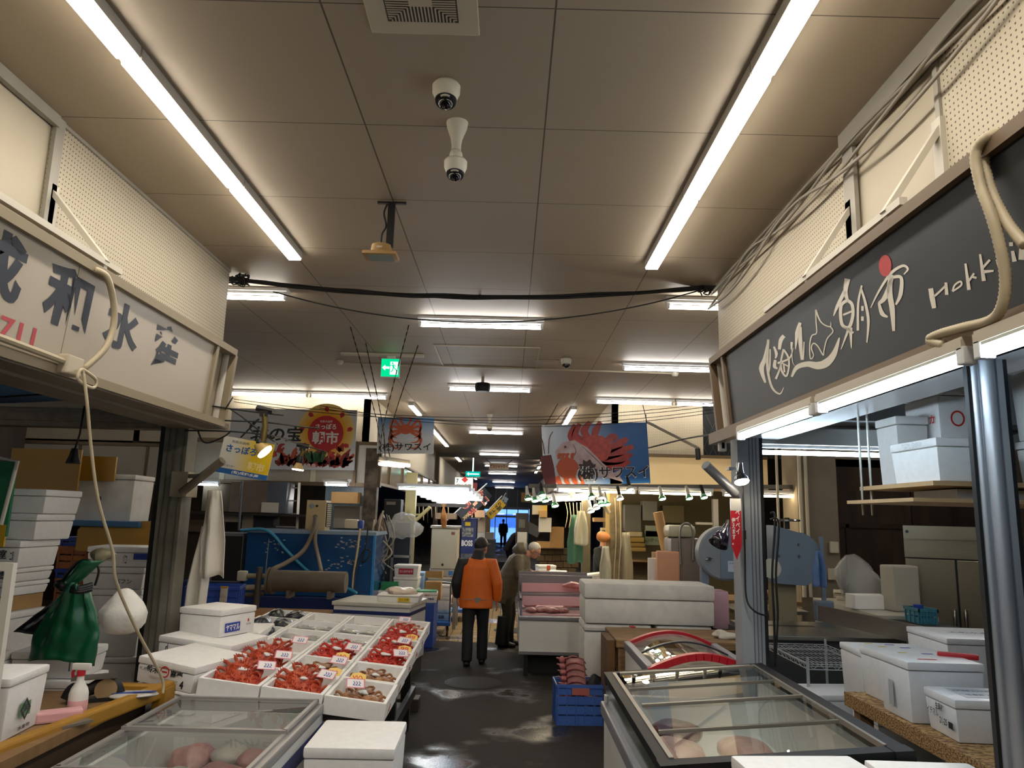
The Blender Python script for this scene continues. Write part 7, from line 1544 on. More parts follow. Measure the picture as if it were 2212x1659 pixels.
p = PY(1410, 1166, 13.28); lettering('にいかっぷ', .28, .06, ink, None, TR(p.x, 13.28, p.z) @ FRONT, .01, name='carton_lettering'); bpy.data.objects['carton_lettering'].parent = [o for o in bpy.data.objects if o.get('label', '').startswith('greenish carton')][0]; bpy.data.objects['carton_lettering'].matrix_local = TR(p.x, -.003, p.z) @ FRONT
# cardboard roll, paper rolls, pink sack, machine
t = thing('cardboard_tube', 'tall leaning brown paper roll standing in the butcher stall', 'paper roll', PY(1440, 1195, 11.0)); d = PY(1421, 1106, 11.0)-t.location; MB().cyl((0, 0, 0), d, .07, n=20).build('roll', mat('kraft roll', '#b58f5c', .7), t, smooth=True)
t = thing('waste_bin', 'round brown tub under the leaning paper roll', 'tub', PY(1428, 1290, 10.9)); MB().cyl((0, 0, 0), (0, 0, .62), .13, n=20).build('tub', mat('tan tub', '#a08560', .6), t, smooth=True)
tag(MB().cyl((0, 0, 0), (0, 0, .5), .075, n=20).build('paper_roll', paper, loc=PY(1412, 1292, 9.9), smooth=True), 'upright white paper roll behind the long insulated box', 'paper roll'); tag(MB().box(-.14, .14, -.08, .08, 0, .46, bev=.02).build('pink_sack', mat('peach paper sack', '#d39a78', .7), M=TR(*PY(1443, 1272, 9.6), rz=-.1)), 'peach coloured paper sack standing behind the long insulated box', 'sack')
t = thing('meat_slicer', 'grey meat machine with a rounded cream top behind the long insulated box', 'machine', PY(1480, 1270, 9.75)); MB().box(-.22, .2, -.2, .25, -.6, .62, bev=.04).build('body', mat('machine taupe', '#7c7068', .45), t, smooth=True); MB().box(-.24, .12, -.15, .2, .625, .78, bev=.06).build('hood', mat('machine cream', '#b9b195', .4), t, smooth=True); MB().tube(spline([(-.1, -.22, .3), (-.1, -.22, .75), (.05, -.22, .75), (.05, -.22, .35)]), .016, 8).build('guard_bar', steel, t, smooth=True)
t = thing('cutting_table', 'wooden cutting table with meat behind the long insulated box', 'table', (2.35, 10.7, 0)); MB().box(-.9, 1.6, -.4, .4, .80, .86).build('top', oldw, t)
for x in (-.8, 1.5): MB().box(x-.04, x+.04, -.3, .3, 0, .8).build('leg', wood, t)
for i, (x, y) in enumerate(((1.75, 10.6), (2.0, 10.7), (3.4, 10.45), (3.6, 10.6))): tag(lump(MB(), (0, 0, .06), .14, .09, .06, .3, 9, 40+i).build('meat_cut', mat('meat pack red', '#8e3f40'), loc=(x, y, .862), smooth=True), 'cut of red meat on the cutting table of the butcher stall', 'meat', 'meat on the cutting table')
t = thing('pink_tub', 'pale pink plastic chute right of the long insulated box', 'tub', PY(1560, 1360, 8.6)); MB().box(-.10, .08, -.05, .2, -.0, .42, bev=.05).build('chute', mat('pale pink plastic', '#c9a0aa', .35), t, smooth=True)
for i, (u0, v0, u1, v1) in enumerate(((1430, 1140, 1440, 1175), (1540, 1078, 1553, 1140), (1505, 1128, 1540, 1134))): goods(['green bottle shape near the leaning roll', 'clear narrow packet hanging at the back of the stall', 'row of rags on a line at the back of the stall'][i], u0, v0, u1, v1, 12.8, .1, [grn, mat('packet grey', '#b9b6b0'), tow][i])
# ---- fish display of the next stall
t = thing('fish_counter', 'low steel fish counter behind the meat case', 'counter', (1.0, 11.6, 0)); MB().box(-.52, .75, -.5, .85, .0, .72).build('body', mat('counter steel dim', '#6a6a68', .45, metal=.5), t); MB().box(-.53, .76, -.52, .87, .72, .78).build('rim', alu, t)
blu = mat('blue plastic sheet', '#1d6fb8', .3, bump=.5, bscale=20)
tag(lump(MB(), (0, 0, .03), .3, .2, .03, .2, 8, 2).build('blue_sheet', blu, loc=(.72, 11.4, .782), smooth=True), 'crinkled blue plastic sheet on the fish counter', 'sheet')
foam_box('foam box with a red ring mark and black brush writing tilted on the fish counter', (0, 0, 0), .46, .3, .19, M=TR(1.22, 11.75, .86, ry=-.13, rz=.03), marks=(('f', 'O', red_ink, .09, .09, -.14, .09), ('f', 'サ', red_ink, .05, .05, -.14, .09, .03), ('f', 'ほたて', ink, .18, .08, .0, .09, .03), ('f', '#', red_ink, .04, .05, .12, .1), ('f', '北海', mat('faint print', '#8a8090'), .05, .06, .18, .09)))
for i, a_ in enumerate(((.82, 11.5, .24, .2), (.78, 11.85, .26, .3), (1.2, 12.15, .3, .24), (1.12, 11.4, .34, .12), (.62, 12.55, .3, .34))): foam_box(['open looking foam box with a red stick in it on the fish counter', 'tall foam box at the back of the fish counter', 'foam box behind the brush lettered one', 'low foam box at the front right of the fish counter', 'white foam box with an orange print beside the man in the olive coat'][i], (a_[0], a_[1], .782), a_[2], .22, a_[3], .1*i-.2, marks=((('f', '#', mat('print crab orange'  , '#b4502a'), .06, .08, .02, .3),) if i == 4 else ()))
tag(MB().box(-.2, .2, -.06, .06, 0, .05).build('green_tray', mat('dark green tray', '#1f3a30', .4), M=TR(.85, 11.18, .782)), 'dark green tray at the front edge of the fish counter', 'tray')
# brown carton wall beyond
for r in range(4):
    for k in range(5): goods(f'brown carton in the wall of cartons behind the fish counter, {["bottom","second","third","top"][r]} course', 1160+k*17+(6 if r % 2 else 0), 1240-r*14-13, 1176+k*17+(6 if r % 2 else 0), 1240-r*14, 15.2, .3, mat('dark carton brown', '#5c4a30', .8, var=.2, vscale=4), 'carton', 'carton', .004, f'brown cartons behind the fish counter, {["bottom","second","third","top"][r]} course')
goods('flat pile of brown cartons on the carton wall', 1160, 1170, 1195, 1184, 15.0, .3, card); goods('brown paper bags on the carton wall', 1190, 1138, 1218, 1184, 14.9, .3, mat('kraft bags', '#8d6a3c', .8)); goods('white printed carton on the pile of brown cartons', 1165, 1118, 1191, 1150, 14.8, .3, mat('white carton', '#b9b5aa', .7)); goods('pale carton with a blue print under the box being carried', 1118, 1150, 1138, 1175, 14.6, .3, mat('white carton grey', '#a3a19c', .7)); goods('yellow and white poster above the carton wall', 1150, 1091, 1182, 1112, 14.9, .02, grad('yellow poster', '#c9c2ae', '#c9a41c', 0, .45, .72), 'poster', 'poster'); goods('brown carton with open flaps above the white carton', 1165, 1103, 1182, 1118, 14.7, .2, card)
for i in range(5): cable('hanger', [PY(1222+8*i, 1086, 12.6), PY(1226+7*i, 1110+5*i, 12.5), PY(1221+8*i, 1140, 12.5)], .006, cord_beige, 'thin wire hanger or cord dangling above the aprons', 'cord', 'cords dangling above the aprons')
# ================================================================ FAR CORRIDOR
def fascia_run(label, x, y0, y1, z0, z1, side):
    t = thing('stall_fascia', label, 'fascia', (x, y0, z0)); L = y1-y0
    MB().box(-.03, 0, 0, L, 0, z1-z0).build('panel', mat('reflective fascia', '#9a8a6c', .12, metal=.35, var=.3, vscale=2), t); mb = MB()
    for k in range(int(L/1.8)+1): mb.box(-.02, .03, k*1.8-.03, k*1.8+.03, 0, z1-z0)
    mb.box(-.02, .03, 0, L, -.05, 0).box(-.02, .03, 0, L, z1-z0, z1-z0+.04); mb.build('frame', tr_b, t)
fascia_run('shiny panelled fascia over the left stalls of the far corridor', -2.32, 12.6, 24, 2.42, 2.88, 1)
fascia_run('duller fascia over the left stalls further down the corridor', -2.32, 24.4, 51, 2.3, 2.75, 1)
fascia_run('fascia over the right stalls of the far corridor', 1.64, 13, 51, 2.45, 2.9, -1)
def psign(nm, label, u0, v0, u1, v1, y, m_, texts=(), cat='sign', th=.03):
    p, q = PY(u0, v0, y), PY(u1, v1, y); W_, H_ = q.x-p.x, p.z-q.z; t = thing(nm, label, cat, ((p.x+q.x)/2, y, (p.z+q.z)/2)); MB().box(-W_/2, W_/2, 0, th, -H_/2, H_/2).build('board', m_, t)
    for tx, w_, h_, a, b_, mm in texts: lettering(tx, w_*W_, h_*H_, mm, t, TR(a*W_, -.002, b_*H_) @ FRONT, .03)
    return t, W_, H_
t, W_, H_ = psign('hanging_sign', 'beige hanging sign with red fire shutter lettering', 1057, 1000, 1099, 1015, 26, mat('sign beige', '#c2b49a', .5), (('防火シャッター', .86, .7, 0, 0, mat('sign red print', '#a8322a', .5)),))
for x in (-.3, .3): MB().tube([(x, 0, H_/2), (x*1.5, 0, CEIL-t.location.z)], .012, 5).build('hanger_wire', black, t)
t, W_, H_ = psign('exit_sign', 'wide green exit sign hung far down the corridor', 1006, 1018, 1037, 1030, 24.5, glow('far exit green', (.0, .35, .28), .8)); MB().prism([(-.2, 0), (-.13, .06), (-.13, .02), (.2, .02), (.2, -.02), (-.13, -.02), (-.13, -.06)], .002, TR(0, -.002, 0) @ FRONT).box(-.02, .02, -.01, 0, H_/2, CEIL-t.location.z).build('arrow', glow('far exit white', (.6, 1, .95), 1.2), t)
t, W_, H_ = psign('shop_sign', 'white lit shop sign with a red diamond and black characters', 983, 1031, 1021, 1058, 17.5, mat('pale green sign', '#cfd8c4', .4, emit=(.8, 1, .85), est=.25), (('7', .12, .35, -.36, .22, ink), ('鮮の魚政', .86, .36, .02, -.22, ink))); MB().prism([(0, -.07), (.08, .0), (0, .07), (-.08, 0)], .003, TR(.02, -.003, .09) @ FRONT).build('red_diamond', red_ink, t); MB().box(-W_/2, W_/2, -.005, 0, -H_/2, -H_/2+.03).build('red_edge', red_ink, t)
psign('shop_sign', 'red sign with pale characters behind the white diamond sign', 998, 1042, 1030, 1069, 20, mat('deep red sign', '#8c1f24', .5), (('言山', .45, .28, 0, -.3, mat('faded pink', '#c08a80', .6)),))
psign('shop_sign', 'ochre brown sign with dark lettering on the right of the far corridor', 1126, 1064, 1158, 1085, 22, mat('ochre sign', '#9a7240', .6), (('山田水産', .6, .3, 0, -.2, ink),))
# slanted flags
def flag(label, a, b_, wpx, y, m_, texts, rows=()):
    A, B_ = PY(*a, y), PY(*b_, y); d = (B_-A); L = d.length; k = wpx*y/F_PX; M = frame(A, d, d.cross(Vector((0, 1, 0)))*-1 if False else Vector((0, 0, 1)))
    t = thing('slanted_flag', label, 'flag', M=M); MB().box(0, L, -k, 0, -.004, 0).build('cloth', m_, t); MB().tube([(-.25, .015, 0), (L+.1, .015, 0)], .014, 6).build('pole', wm, t)
    for tx, w_, h_, x, yy, mm, rot, z_ in texts: lettering(tx, w_, h_, mm, t, Matrix.Translation((x*L, yy*k, z_)) @ Matrix.Rotation(rot, 4, 'Z'), .03)
    return t, L, k
nf = mat('navy flag cloth', '#15171f', .7); fr = mat('flag red', '#8f2f28', .6); fp = mat('flag peach', '#c79a78', .6)
t, L, k = flag('long black slanted flag with big red characters over the left stalls', (985, 1108), (1046, 1052), 26, 16.5, nf, (('カニ', .36, .22, .78, -.5, fp, -pi/2, .001), ('カニ', .31, .18, .78, -.5, fr, -pi/2, .003), ('うま', .36, .22, .34, -.5, fp, -pi/2, .001), ('うま', .31, .18, .34, -.5, fr, -pi/2, .003)))
MB().box(L*.47, L*.60, -k*.62, -k*.38, .0, .002).build('peach_label', fp, t); mb = MB()
for i in range(5): ribbon(mb, [(.02+.03*i, -k*.9+.05*(i % 2)), (.06+.03*i, -k*.8), (.04+.03*i, -k*.65)], .018, z=.003)
mb.build('wave_print', mat('flag gold', '#a89060', .6), t)
flag('yellow slanted flag with black characters beside the black one', (1049, 1110), (1080, 1078), 18, 19, mat('yellow flag', '#c9a112', .6), (('おにぎり', .4, .09, .5, -.35, ink, 0, .002), ('食堂', .3, .09, .5, -.7, ink, 0, .002)))
flag('pale blue slanted flag beyond the yellow one', (1078, 1092), (1090, 1072), 10, 21, mat('pale blue flag', '#9fb4c6', .6), (('丼', .14, .1, .5, -.5, navy, 0, .002),))
# vending machine, shelves, cartons down the left
p, q = PY(997, 1118, 17), PY(1027, 1214, 17); t = thing('vending_machine', 'dark blue drinks vending machine with white lettering on the left of the corridor', 'vending machine', (p.x, 17, 0)); w_ = q.x-p.x
MB().box(0, w_, 0, .6, 0, 1.83, bev=.01).build('cabinet', mat('vending blue', '#16255c', .4), t); lettering('BOSS', w_*.72, .13, wt, t, TR(w_*.42, -.002, 1.28) @ FRONT, .04); MB().box(.03, w_*.8, -.006, 0, 1.42, 1.62).build('can_window', mat('can rows', '#9a9c98', .3, col2='#2a2c34', vscale=18), t); MB().box(.02, w_*.85, -.006, 0, .5, 1.05).build('picture_panel', mat('vending print', '#6a6c74', .4, col2='#15151c', vscale=10), t); MB().box(w_*.25, w_*.6, -.007, 0, 1.66, 1.74).build('yellow_panel', mat('label yellow', '#d4b51e'), t)
tag(lump(MB(), (0, 0, .12), .33, .25, .16, .25, 14, 6).build('can_sack', mat('sack of cans', '#a39c9a', .3, col2='#4a4548', vscale=22, bump=.6, bscale=30), loc=(-.98, 16.6, .62), smooth=True), 'clear sack of empty cans in front of the vending machine', 'sack'); tag(MB().box(-.4, .35, -.25, .25, 0, .62, bev=.01).build('can_bin', mat('rusty red bin', '#8a4a30', .6), loc=(-.98, 16.6, 0)), 'rusty red bin under the sack of cans', 'bin')
for i, (u0, v0, u1, v1, y, c_, l_) in enumerate(((1029, 1118, 1048, 1150, 19, '#b0a08a', 'tan carton shelf right of the vending machine'), (1028, 1150, 1047, 1195, 19, '#b7b5ae', 'white cabinet right of the vending machine'), (1048, 1115, 1058, 1150, 23, '#8a7456', 'brown shelf with small goods further down the left'), (1047, 1150, 1066, 1180, 22, '#a09a90', 'pale crates on a cart down the left of the corridor'), (1050, 1165, 1070, 1200, 20, '#4a4c55', 'dark cart under the pale crates'), (1026, 1102, 1047, 1118, 18.5, '#c09a74', 'peach carton on top of the shelf under the black flag'), (940, 1108, 985, 1122, 15.5, '#6a5844', 'brown name board over the ice maker'), (1115, 1108, 1140, 1180, 24, '#7c7468', 'notice board and shelving on the right of the corridor'), (1121, 1122, 1134, 1140, 22, '#b0aa96', 'pale notice sheet on the right of the corridor'), (1119, 1172, 1139, 1195, 19.5, '#a8a6a0', 'pale printed carton tower beside the man carrying a box'))): goods(l_, u0, v0, u1, v1, y, .35, mat('goods'+c_, c_, .7), 'carton', 'carton', .006)
tag(MB().box(-2.3, -.9, 15.98, 16.02, 2.05, 2.12).build('tool_rail', dkw), 'dark rail for tools at the back of the left stall', 'rail')
for i in range(8): cable('hanging_tool', [PY(905+9*i, 1092, 16), PY(906+9*i, 1118+(i % 3)*6, 16)], .012, (gcab, cord_beige, cord_black)[i % 3], 'tool or cord hanging under the tube bank at the back of the left stall', 'tool', 'tools hanging at the back of the left stall')
tag(lump(MB(), (0, 0, .2), .28, .15, .2, .3, 6, 12).build('clear_bags', mat('cloudy plastic', '#c9c9c4', .3, alpha=.35, bump=.6, bscale=12), loc=PY(870, 1165, 12.3), smooth=True), 'clear plastic bags hung on the glazed partition', 'plastic bags')
for i, x in enumerate((-.1, .08)): tag(MB().box(-.25, .05, 0, .02, 0, .36).build('poster', mat(('poster red', 'poster teal')[i], ('#8a4a5a', '#3f9aa8')[i], .5), loc=(x+.9, 52.45, 1.05)), ['small red poster on the far glass doors', 'teal poster on the far glass doors'][i], 'poster')
struct(MB().box(.55, 1.4, 52.35, 52.45, 0, 1.1).build('trim_22', mat('teal panel', '#2f8f9c', .5)))
# ================================================================ PEOPLE
def remesh(mb, name, m_, parent, vox, loc=None):
    mb.tri_fix(); me = bpy.data.meshes.new(name); mb.bm.to_mesh(me); mb.bm.free(); me.materials.append(m_)
    o = bpy.data.objects.new(name, me); COL.objects.link(o); md = o.modifiers.new('r', 'REMESH'); md.mode = 'VOXEL'; md.voxel_size = vox
    s_ = o.modifiers.new('s', 'SMOOTH'); s_.factor = .5; s_.iterations = 3
    dg = bpy.context.evaluated_depsgraph_get(); dg.update(); me2 = bpy.data.meshes.new_from_object(o.evaluated_get(dg)); me2.name = name
    o.modifiers.clear(); o.data = me2; bpy.data.meshes.remove(me)
    for p in me2.polygons: p.use_smooth = True
    if parent: o.parent = parent
    if loc is not None: o.location = loc
    return o
skin = mat('skin', '#c08a6c', .5, sss=.08)
V = Vector
def hand(mb, wr, d, palm_n, s=1.0, curl=.5):
    """palm with five separate fingers from the wrist wr along d; palm_n points out of the palm"""
    d = d.normalized(); n = palm_n.normalized(); sd = d.cross(n).normalized(); c = wr+d*.05*s
    mb.tube([wr-d*.01, wr+d*.03*s, wr+d*.088*s], [.024*s, .036*s, .034*s], 10, flat=.5, up=n)
    for i, (o_, l_) in enumerate(((-.028, .062), (-.0095, .075), (.0095, .078), (.028, .068))):
        a = wr+d*.082*s+sd*o_*s; b_ = a+(d*(1-curl*.3)+n*curl*.4)*l_*.5*s; e = b_+(d*(1-curl)+n*curl)*l_*.5*s; mb.tube([a, b_, e], [.0095*s, .0088*s, .007*s], 7)
    a = wr+d*.03*s+sd*.026*s; mb.tube([a, a+(d*.6+sd*.7+n*.2)*.035*s, a+(d*.95+sd*.75+n*.5)*.06*s], [.013*s, .0105*s, .008*s], 7)
def head(mb, c, R3, s=1.0):
    """skull, jaw, nose, lips, brow and ears; R3 maps local (x right, y forward, z up)"""
    M = R3.to_4x4(); E = lambda p, a, b_, k: mb.ell(c+R3 @ (V(p)*s), a*s, b_*s, k*s, 14, 9, M=R3)
    E((0, 0, .02), .074, .095, .10); E((0, .028, -.055), .052, .062, .055); E((0, .062, -.085), .024, .022, .018)
    mb.tube([c+R3 @ (V((0, .088, .015))*s), c+R3 @ (V((0, .108, -.022))*s), c+R3 @ (V((0, .094, -.03))*s)], [.009*s, .014*s, .012*s], 8)
    E((0, .085, -.055), .022, .012, .007); E((0, .084, -.066), .02, .011, .007); E((0, .075, .04), .055, .022, .012)
    for sx_ in (-1, 1): E((sx_*.077, -.005, -.01), .010, .022, .034); E((sx_*.03, .082, .012), .012, .008, .007)
def person(label, loc, rz, J, skin_m=skin, vox=.009, cat='person'):
    mb = MB(); hd = J['head']; R3 = Matrix.Rotation(J.get('turn', 0), 3, 'Z') @ Matrix.Rotation(-J.get('nod', 0), 3, 'X')
    if J.get('tilt'): R3 = Matrix.Rotation(J['tilt'], 3, 'Y') @ R3
    pl, ch, nk = V(J['pelvis']), V(J['chest']), V(J['neck'])
    mb.tube([pl-V((0, 0, .09)), pl, pl.lerp(ch, .5), ch, nk.lerp(ch, .25), nk], [.12, .15, .135, .165, .11, .055], 14, flat=.68); mb.tube([nk-V((0, 0, .03)), nk.lerp(V(hd), .7)], [.055, .052], 12)
    head(mb, V(hd), R3)
    for s_ in 'LR':
        sh_, el, wr = [V(J[k+s_]) for k in ('sh', 'el', 'wr')]; hp, kn, an = [V(J[k+s_]) for k in ('hp', 'kn', 'an')]
        mb.tube([ch.lerp(sh_, .55), sh_, sh_.lerp(el, .5), el, el.lerp(wr, .35), wr], [.06, .054, .046, .038, .037, .025], 10); hand(mb, wr, V(J.get('hd'+s_, wr-el)), V(J.get('pn'+s_, (0, 1, 0))), 1.0, J.get('curl', .5))
        mb.tube([hp, hp.lerp(kn, .5), kn, kn.lerp(an, .35), an], [.082, .072, .054, .055, .036], 12); mb.tube([an+V((0, -.03, -.03)), an+V((0, .05, -.045)), an+V((0, .15, -.06))], [.036, .036, .026], 8, flat=.7)
    o = remesh(mb, 'person', skin_m, None, vox, loc); o.rotation_euler = (0, 0, rz); return tag(o, label, cat), R3
def trousers(p, J, m_, vox=.011, r=1.0, flare=0):
    mb = MB(); pl = V(J['pelvis']); mb.tube([pl-V((0, 0, .11)), pl-V((0, 0, .02)), pl+V((0, 0, .10))], [.145*r, .17*r, .16*r], 14, flat=.72)
    for s_ in 'LR': hp, kn, an = [V(J[k+s_]) for k in ('hp', 'kn', 'an')]; mb.tube([hp+V((0, 0, .05)), hp.lerp(kn, .5), kn, kn.lerp(an, .6), an+V((0, 0, -.02))], [.102*r, .09*r, .075*r, .074*r+flare*.5, .07*r+flare], 12)
    return remesh(mb, 'trousers', m_, p, vox)
def shoes(p, J, m_):
    for s_ in 'LR': an = V(J['an'+s_]); remesh(MB().tube([an+V((0, -.07, -.052)), an+V((0, .0, -.035)), an+V((0, .09, -.055)), an+V((0, .18, -.066))], [.034, .05, .046, .026], 10, flat=.85), 'shoe', m_, p, .009)
def sleeve(p, J, s_, m_, w=1.0, vox=.010, end=.97):
    sh_, el, wr = [V(J[k+s_]) for k in ('sh', 'el', 'wr')]; ch = V(J['chest']); mb = MB().tube([ch.lerp(sh_, .7), sh_, sh_.lerp(el, .5), el, el.lerp(wr, .5), el.lerp(wr, end)], [.085*w, .08*w, .073*w, .066*w, .06*w, .048*w], 12)
    return remesh(mb, 'sleeve', m_, p, vox)
def coat(p, J, m_, hem, w=1.0, vox=.011, name='jacket', flat_=.72):
    pl, ch, nk = V(J['pelvis']), V(J['chest']), V(J['neck']); h = V(hem)
    mb = MB().tube([h, h.lerp(pl, .5), pl.lerp(ch, .3), pl.lerp(ch, .7), ch+(nk-ch)*.1, ch.lerp(nk, .62), nk], [.205*w, .205*w, .198*w, .20*w, .20*w, .15*w, .075*w], 18, flat=flat_)
    return remesh(mb, name, m_, p, vox)
def stand(h=1.6, gap=.1, sw=.0):
    k = h/1.7; J = dict(pelvis=(0, 0, .90), chest=(0, .0, 1.27), neck=(0, .02, 1.45), head=(0, .04, 1.585), shL=(-.18, 0, 1.38), shR=(.18, 0, 1.38), elL=(-.235, -.02, 1.11), elR=(.235, -.02, 1.11), wrL=(-.24, .04, .87), wrR=(.24, .04, .87), hpL=(-.09, 0, .88), hpR=(.09, 0, .88), knL=(-.10, .02+sw, .48), knR=(.10, .02-sw, .48), anL=(-.10, -.02+sw*1.6, .085), anR=(.10, -.02-sw*1.6, .085), pnL=(1, 0, 0), pnR=(-1, 0, 0), curl=.45)
    for q, v in list(J.items()):
        if isinstance(v, tuple) and not q.startswith(('pn', 'hd')): J[q] = tuple(V(v)*k)
    return J
# ---- man in the orange jacket, walking away
J = stand(1.60, sw=-.06); J['head'] = (.045, .09, 1.475); J['neck'] = (.01, .035, 1.355); J['turn'] = -.55; J['nod'] = -.25
J.update(shL=(-.19, 0, 1.275), shR=(.19, 0, 1.275), elL=(-.265, -.03, 1.02), elR=(.27, -.04, 1.02), wrL=(-.25, .07, .83), wrR=(.275, .03, .79))
P = PZ(1024, 1436, 0); org = mat('orange shell fabric', '#d9691a', .6, var=.12, vscale=3, bump=.25, bscale=9); dkf = mat('charcoal fabric', '#1f2023', .7, bump=.2, bscale=10)
man, R3 = person('man in an orange jacket with one black sleeve and a dark cap walking away', (P.x, P.y, 0), .02, J)
coat(man, J, org, (0, -.01, .70), 1.06); sleeve(man, J, 'L', dkf, 1.06); sleeve(man, J, 'R', org, 1.06); trousers(man, J, mat('black denim', '#14161c', .75, var=.2, vscale=8), r=.98); shoes(man, J, mat('black leather', '#0e0e0f', .4))
remesh(MB().tube([V((-.0, .015, 1.30)), V((.01, .03, 1.36)), V((.02, .05, 1.415))], [.115, .085, .078], 16, flat=.95), 'collar', dkf, man, .010)
MB().prism([(-.05, .02), (-.02, .035), (.02, .035), (.05, .02), (.015, -.03), (-.015, -.03)], .002, TR(.02, -.158, .815) @ FRONT).box(-.15, -.04, -.160, -.155, .82, .83).box(.07, .15, -.160, -.155, .82, .83).build('reflective_print', mat('grey print', '#7f776e', .4), man)
hc = V(J['head']); Mh = Matrix.Translation(hc) @ R3.to_4x4(); capm = mat('dark cap', '#1c1c1b', .6, bump=.2, bscale=30)
mb = MB(); mb.ell((0, -.002, .035), .090, .108, .098, 20, 12, fn=lambda v: V((v.x, v.y, max(v.z, -.03)))); mb.tube([(0, .07, .018), (0, .12, .012), (0, .165, .0)], [.07, .075, .05], 14, flat=.10); mb.build('cap', capm, man, smooth=True, M=Mh)
MB().ell((0, -.02, -.01), .079, .094, .055, 16, 8, fn=lambda v: V((v.x, min(v.y, .02), v.z))).build('hair', mat('grey stubble hair', '#6a625a', .8), man, smooth=True, M=Mh)
# ---- man in the olive coat, bending over the case
J = stand(1.62); J.update(pelvis=(0, -.05, .86), chest=(0, .14, 1.19), neck=(0, .24, 1.33), head=(0, .36, 1.39), shL=(-.19, .15, 1.27), shR=(.19, .15, 1.27), elL=(-.25, .18, 1.0), elR=(.27, .20, 1.03), wrL=(-.22, .32, .86), wrR=(.30, .38, 1.10), hdR=(.3, .6, -.4), hpL=(-.09, -.05, .86), hpR=(.09, -.05, .86), knL=(-.11, .02, .47), knR=(.11, .0, .47), anL=(-.12, -.03, .085), anR=(.12, -.06, .085), nod=.55, turn=0)
olv = mat('olive quilted coat', '#5d5340', .6, var=.12, vscale=4)
nt = olv.node_tree; wv = N(nt, 'ShaderNodeTexWave', wave_type='BANDS', bands_direction='Z'); wv.inputs['Scale'].default_value = 3.2; wv.inputs['Distortion'].default_value = 1.0; tc = N(nt, 'ShaderNodeTexCoord'); bp = N(nt, 'ShaderNodeBump'); bp.inputs['Strength'].default_value = .35; bp.inputs['Distance'].default_value = .008
nt.links.new(tc.outputs['Object'], wv.inputs[0]); nt.links.new(wv.outputs['Fac'], bp.inputs['Height']); nt.links.new(bp.outputs[0], nt.nodes['Principled BSDF'].inputs['Normal'])
P = PZ(1097, 1386, 0); man, R3 = person('grey haired man in an olive quilted coat bending over the display case', (P.x-.0, 11.55, 0), -pi/2-.15, J)
coat(man, J, olv, (0, -.13, .64), 1.1, flat_=.85); sleeve(man, J, 'L', olv, 1.15); sleeve(man, J, 'R', olv, 1.15); trousers(man, J, mat('dark olive trousers', '#2e2a1e', .8), r=1.0, flare=.01)
for s_ in 'LR': an = V(J['an'+s_]); remesh(MB().tube([an+V((0, .0, .36)), an+V((0, 0, .2)), an+V((0, -.01, -.05))], [.085, .095, .11], 12).tube([an+V((0, -.07, -.05)), an+V((0, .08, -.05)), an+V((0, .19, -.065))], [.045, .055, .035], 10), 'boot', mat('black rubber boots', '#0f0e0d', .5), man, .011)
remesh(MB().tube([V((0, .08, 1.34)), V((0, .16, 1.40)), V((0, .24, 1.42))], [.09, .12, .095], 14), 'hood', olv, man, .011)
Mh = Matrix.Translation(V(J['head'])) @ R3.to_4x4(); grh = mat('short grey hair', '#b5b0a4', .8, bump=.4, bscale=60)
MB().ell((0, -.012, .035), .081, .098, .092, 18, 12, fn=lambda v: V((v.x, min(v.y, .05+max(0, v.z)*.5), max(v.z, -.075 if v.y < .0 else -.0)))).build('hair', grh, man, smooth=True, M=Mh)
mb = MB()
for s_ in (-1, 1): mb.tube([(s_*.033+.024*cos(a*pi/6), .102, .005+.018*sin(a*pi/6)) for a in range(13)], .003, 5); mb.tube([(s_*.058, .10, .01), (s_*.078, .05, .008), (s_*.08, -.01, .0)], .003, 5)
mb.build('glasses', black, man, M=Mh)
# ---- silhouette by the far doors
J = stand(1.72); J['turn'] = pi*.9; P = PZ(1086, 1181.5, 0)
man, R3 = person('man in dark clothes standing far away before the glass doors', (P.x, P.y, 0), pi, J, mat('skin', '#c08a6c'), .016); drk = mat('dark winter coat', '#15161c', .8)
coat(man, J, drk, (0, 0, .72), 1.08, .018); sleeve(man, J, 'L', drk, 1.1, .018); sleeve(man, J, 'R', drk, 1.1, .018); trousers(man, J, mat('dark trousers', '#12131a', .8), .018); shoes(man, J, black); MB().ell((0, -.01, .04), .084, .1, .09, 12, 8).build('knit_cap', drk, man, smooth=True, M=Matrix.Translation(V(J['head'])))
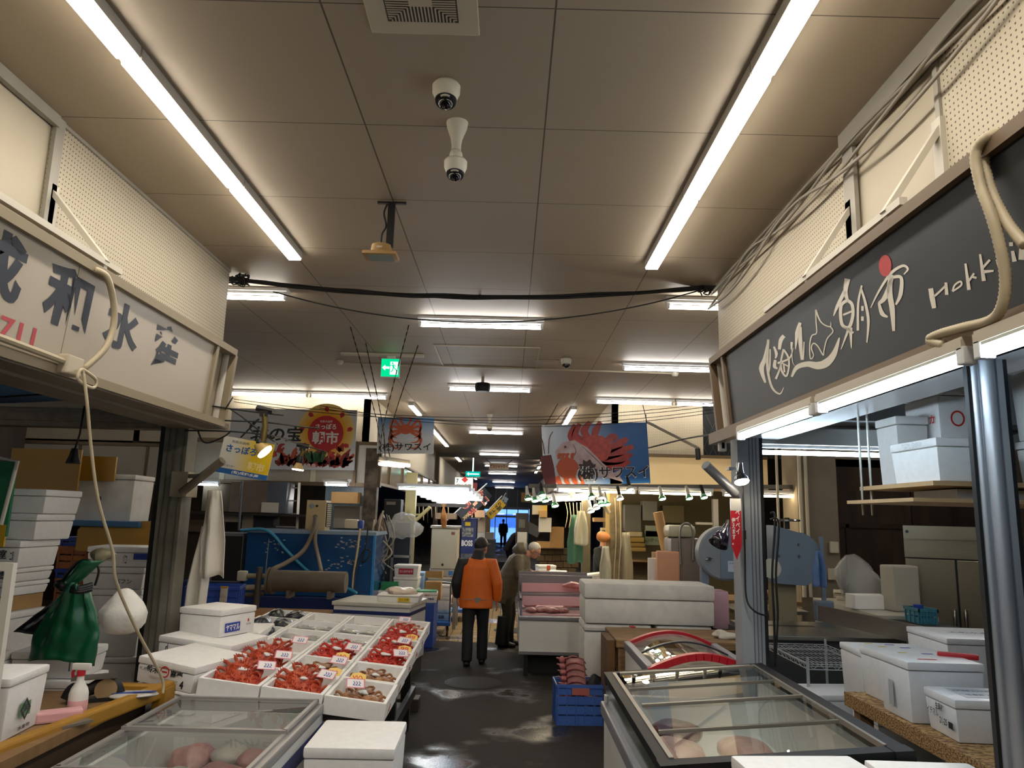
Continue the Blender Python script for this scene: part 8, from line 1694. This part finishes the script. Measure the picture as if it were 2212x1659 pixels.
# ---- worker in black lifting a carton
J = stand(1.66); J.update(pelvis=(0, -.06, .88), chest=(0, .14, 1.2), neck=(0, .24, 1.36), head=(0, .34, 1.46), nod=.35, shL=(-.18, .16, 1.28), shR=(.18, .16, 1.28), elL=(-.2, .34, 1.26), elR=(.2, .34, 1.26), wrL=(-.17, .52, 1.38), wrR=(.17, .52, 1.38), hpL=(-.09, -.06, .86), hpR=(.09, -.06, .86)); P = PZ(1100, 1238, 0)
man, R3 = person('worker in black bending forward to lift a white carton', (P.x, 25.3, 0), -pi/2+.2, J, vox=.013); coat(man, J, drk, (0, -.1, .76), 1.0, .014); sleeve(man, J, 'L', drk, 1.0, .014); sleeve(man, J, 'R', drk, 1.0, .014); trousers(man, J, mat('dark trousers', '#12131a'), .014); shoes(man, J, black); MB().ell((0, -.015, .03), .084, .1, .095, 14, 9).build('hair', mat('black hair', '#14110f', .7), man, smooth=True, M=Matrix.Translation(V(J['head'])) @ R3.to_4x4())
tag(MB().box(-.27, .27, -.2, .2, -.17, .17, bev=.005).build('carton', mat('white carton', '#b9b5aa'), M=Matrix.Translation((P.x+.72, 25.22, 1.50)) @ Matrix.Rotation(.45, 4, 'Y')), 'white carton held up at an angle by the worker in black', 'carton')
tag(MB().box(-.2, .2, -.12, .12, .06, .55, bev=.03).build('black_bag', black, loc=(P.x-.15, 23.2, 0)), 'black luggage bag on the floor by the worker in black', 'bag')
# ---- butcher half hidden behind the pale post
J = stand(1.68); J.update(elL=(-.25, .06, 1.12), wrL=(-.12, .28, 1.06), elR=(.25, .06, 1.12), wrR=(.12, .28, 1.06), nod=.3); P = PY(1300, 1250, 13.0)
man, R3 = person('butcher in a dark shirt half hidden behind the pale timber post', (P.x, 13.0, 0), -pi/2-.5, J, vox=.011); coat(man, J, mat('dark shirt', '#1d2024', .8), (0, 0, .86), .98, .012); sleeve(man, J, 'L', mat('dark shirt', '#1d2024'), 1.0, .012, .05); sleeve(man, J, 'R', mat('dark shirt', '#1d2024'), 1.0, .012, .05); trousers(man, J, mat('blue jeans', '#39476a', .8), .012); shoes(man, J, black); MB().ell((0, -.012, .035), .083, .1, .092, 14, 9, fn=lambda v: V((v.x, min(v.y, .05), v.z))).build('hair', mat('black hair', '#14110f'), man, smooth=True, M=Matrix.Translation(V(J['head'])) @ R3.to_4x4())
tag(lump(MB(), (0, 0, .0), .10, .07, .07, .2, 8, 8).build('orange_bag', mat('orange bag', '#c9813f', .4), loc=PY(1303, 1159, 11.4), smooth=True), 'orange bag hung on the pale post in front of the butcher', 'bag')
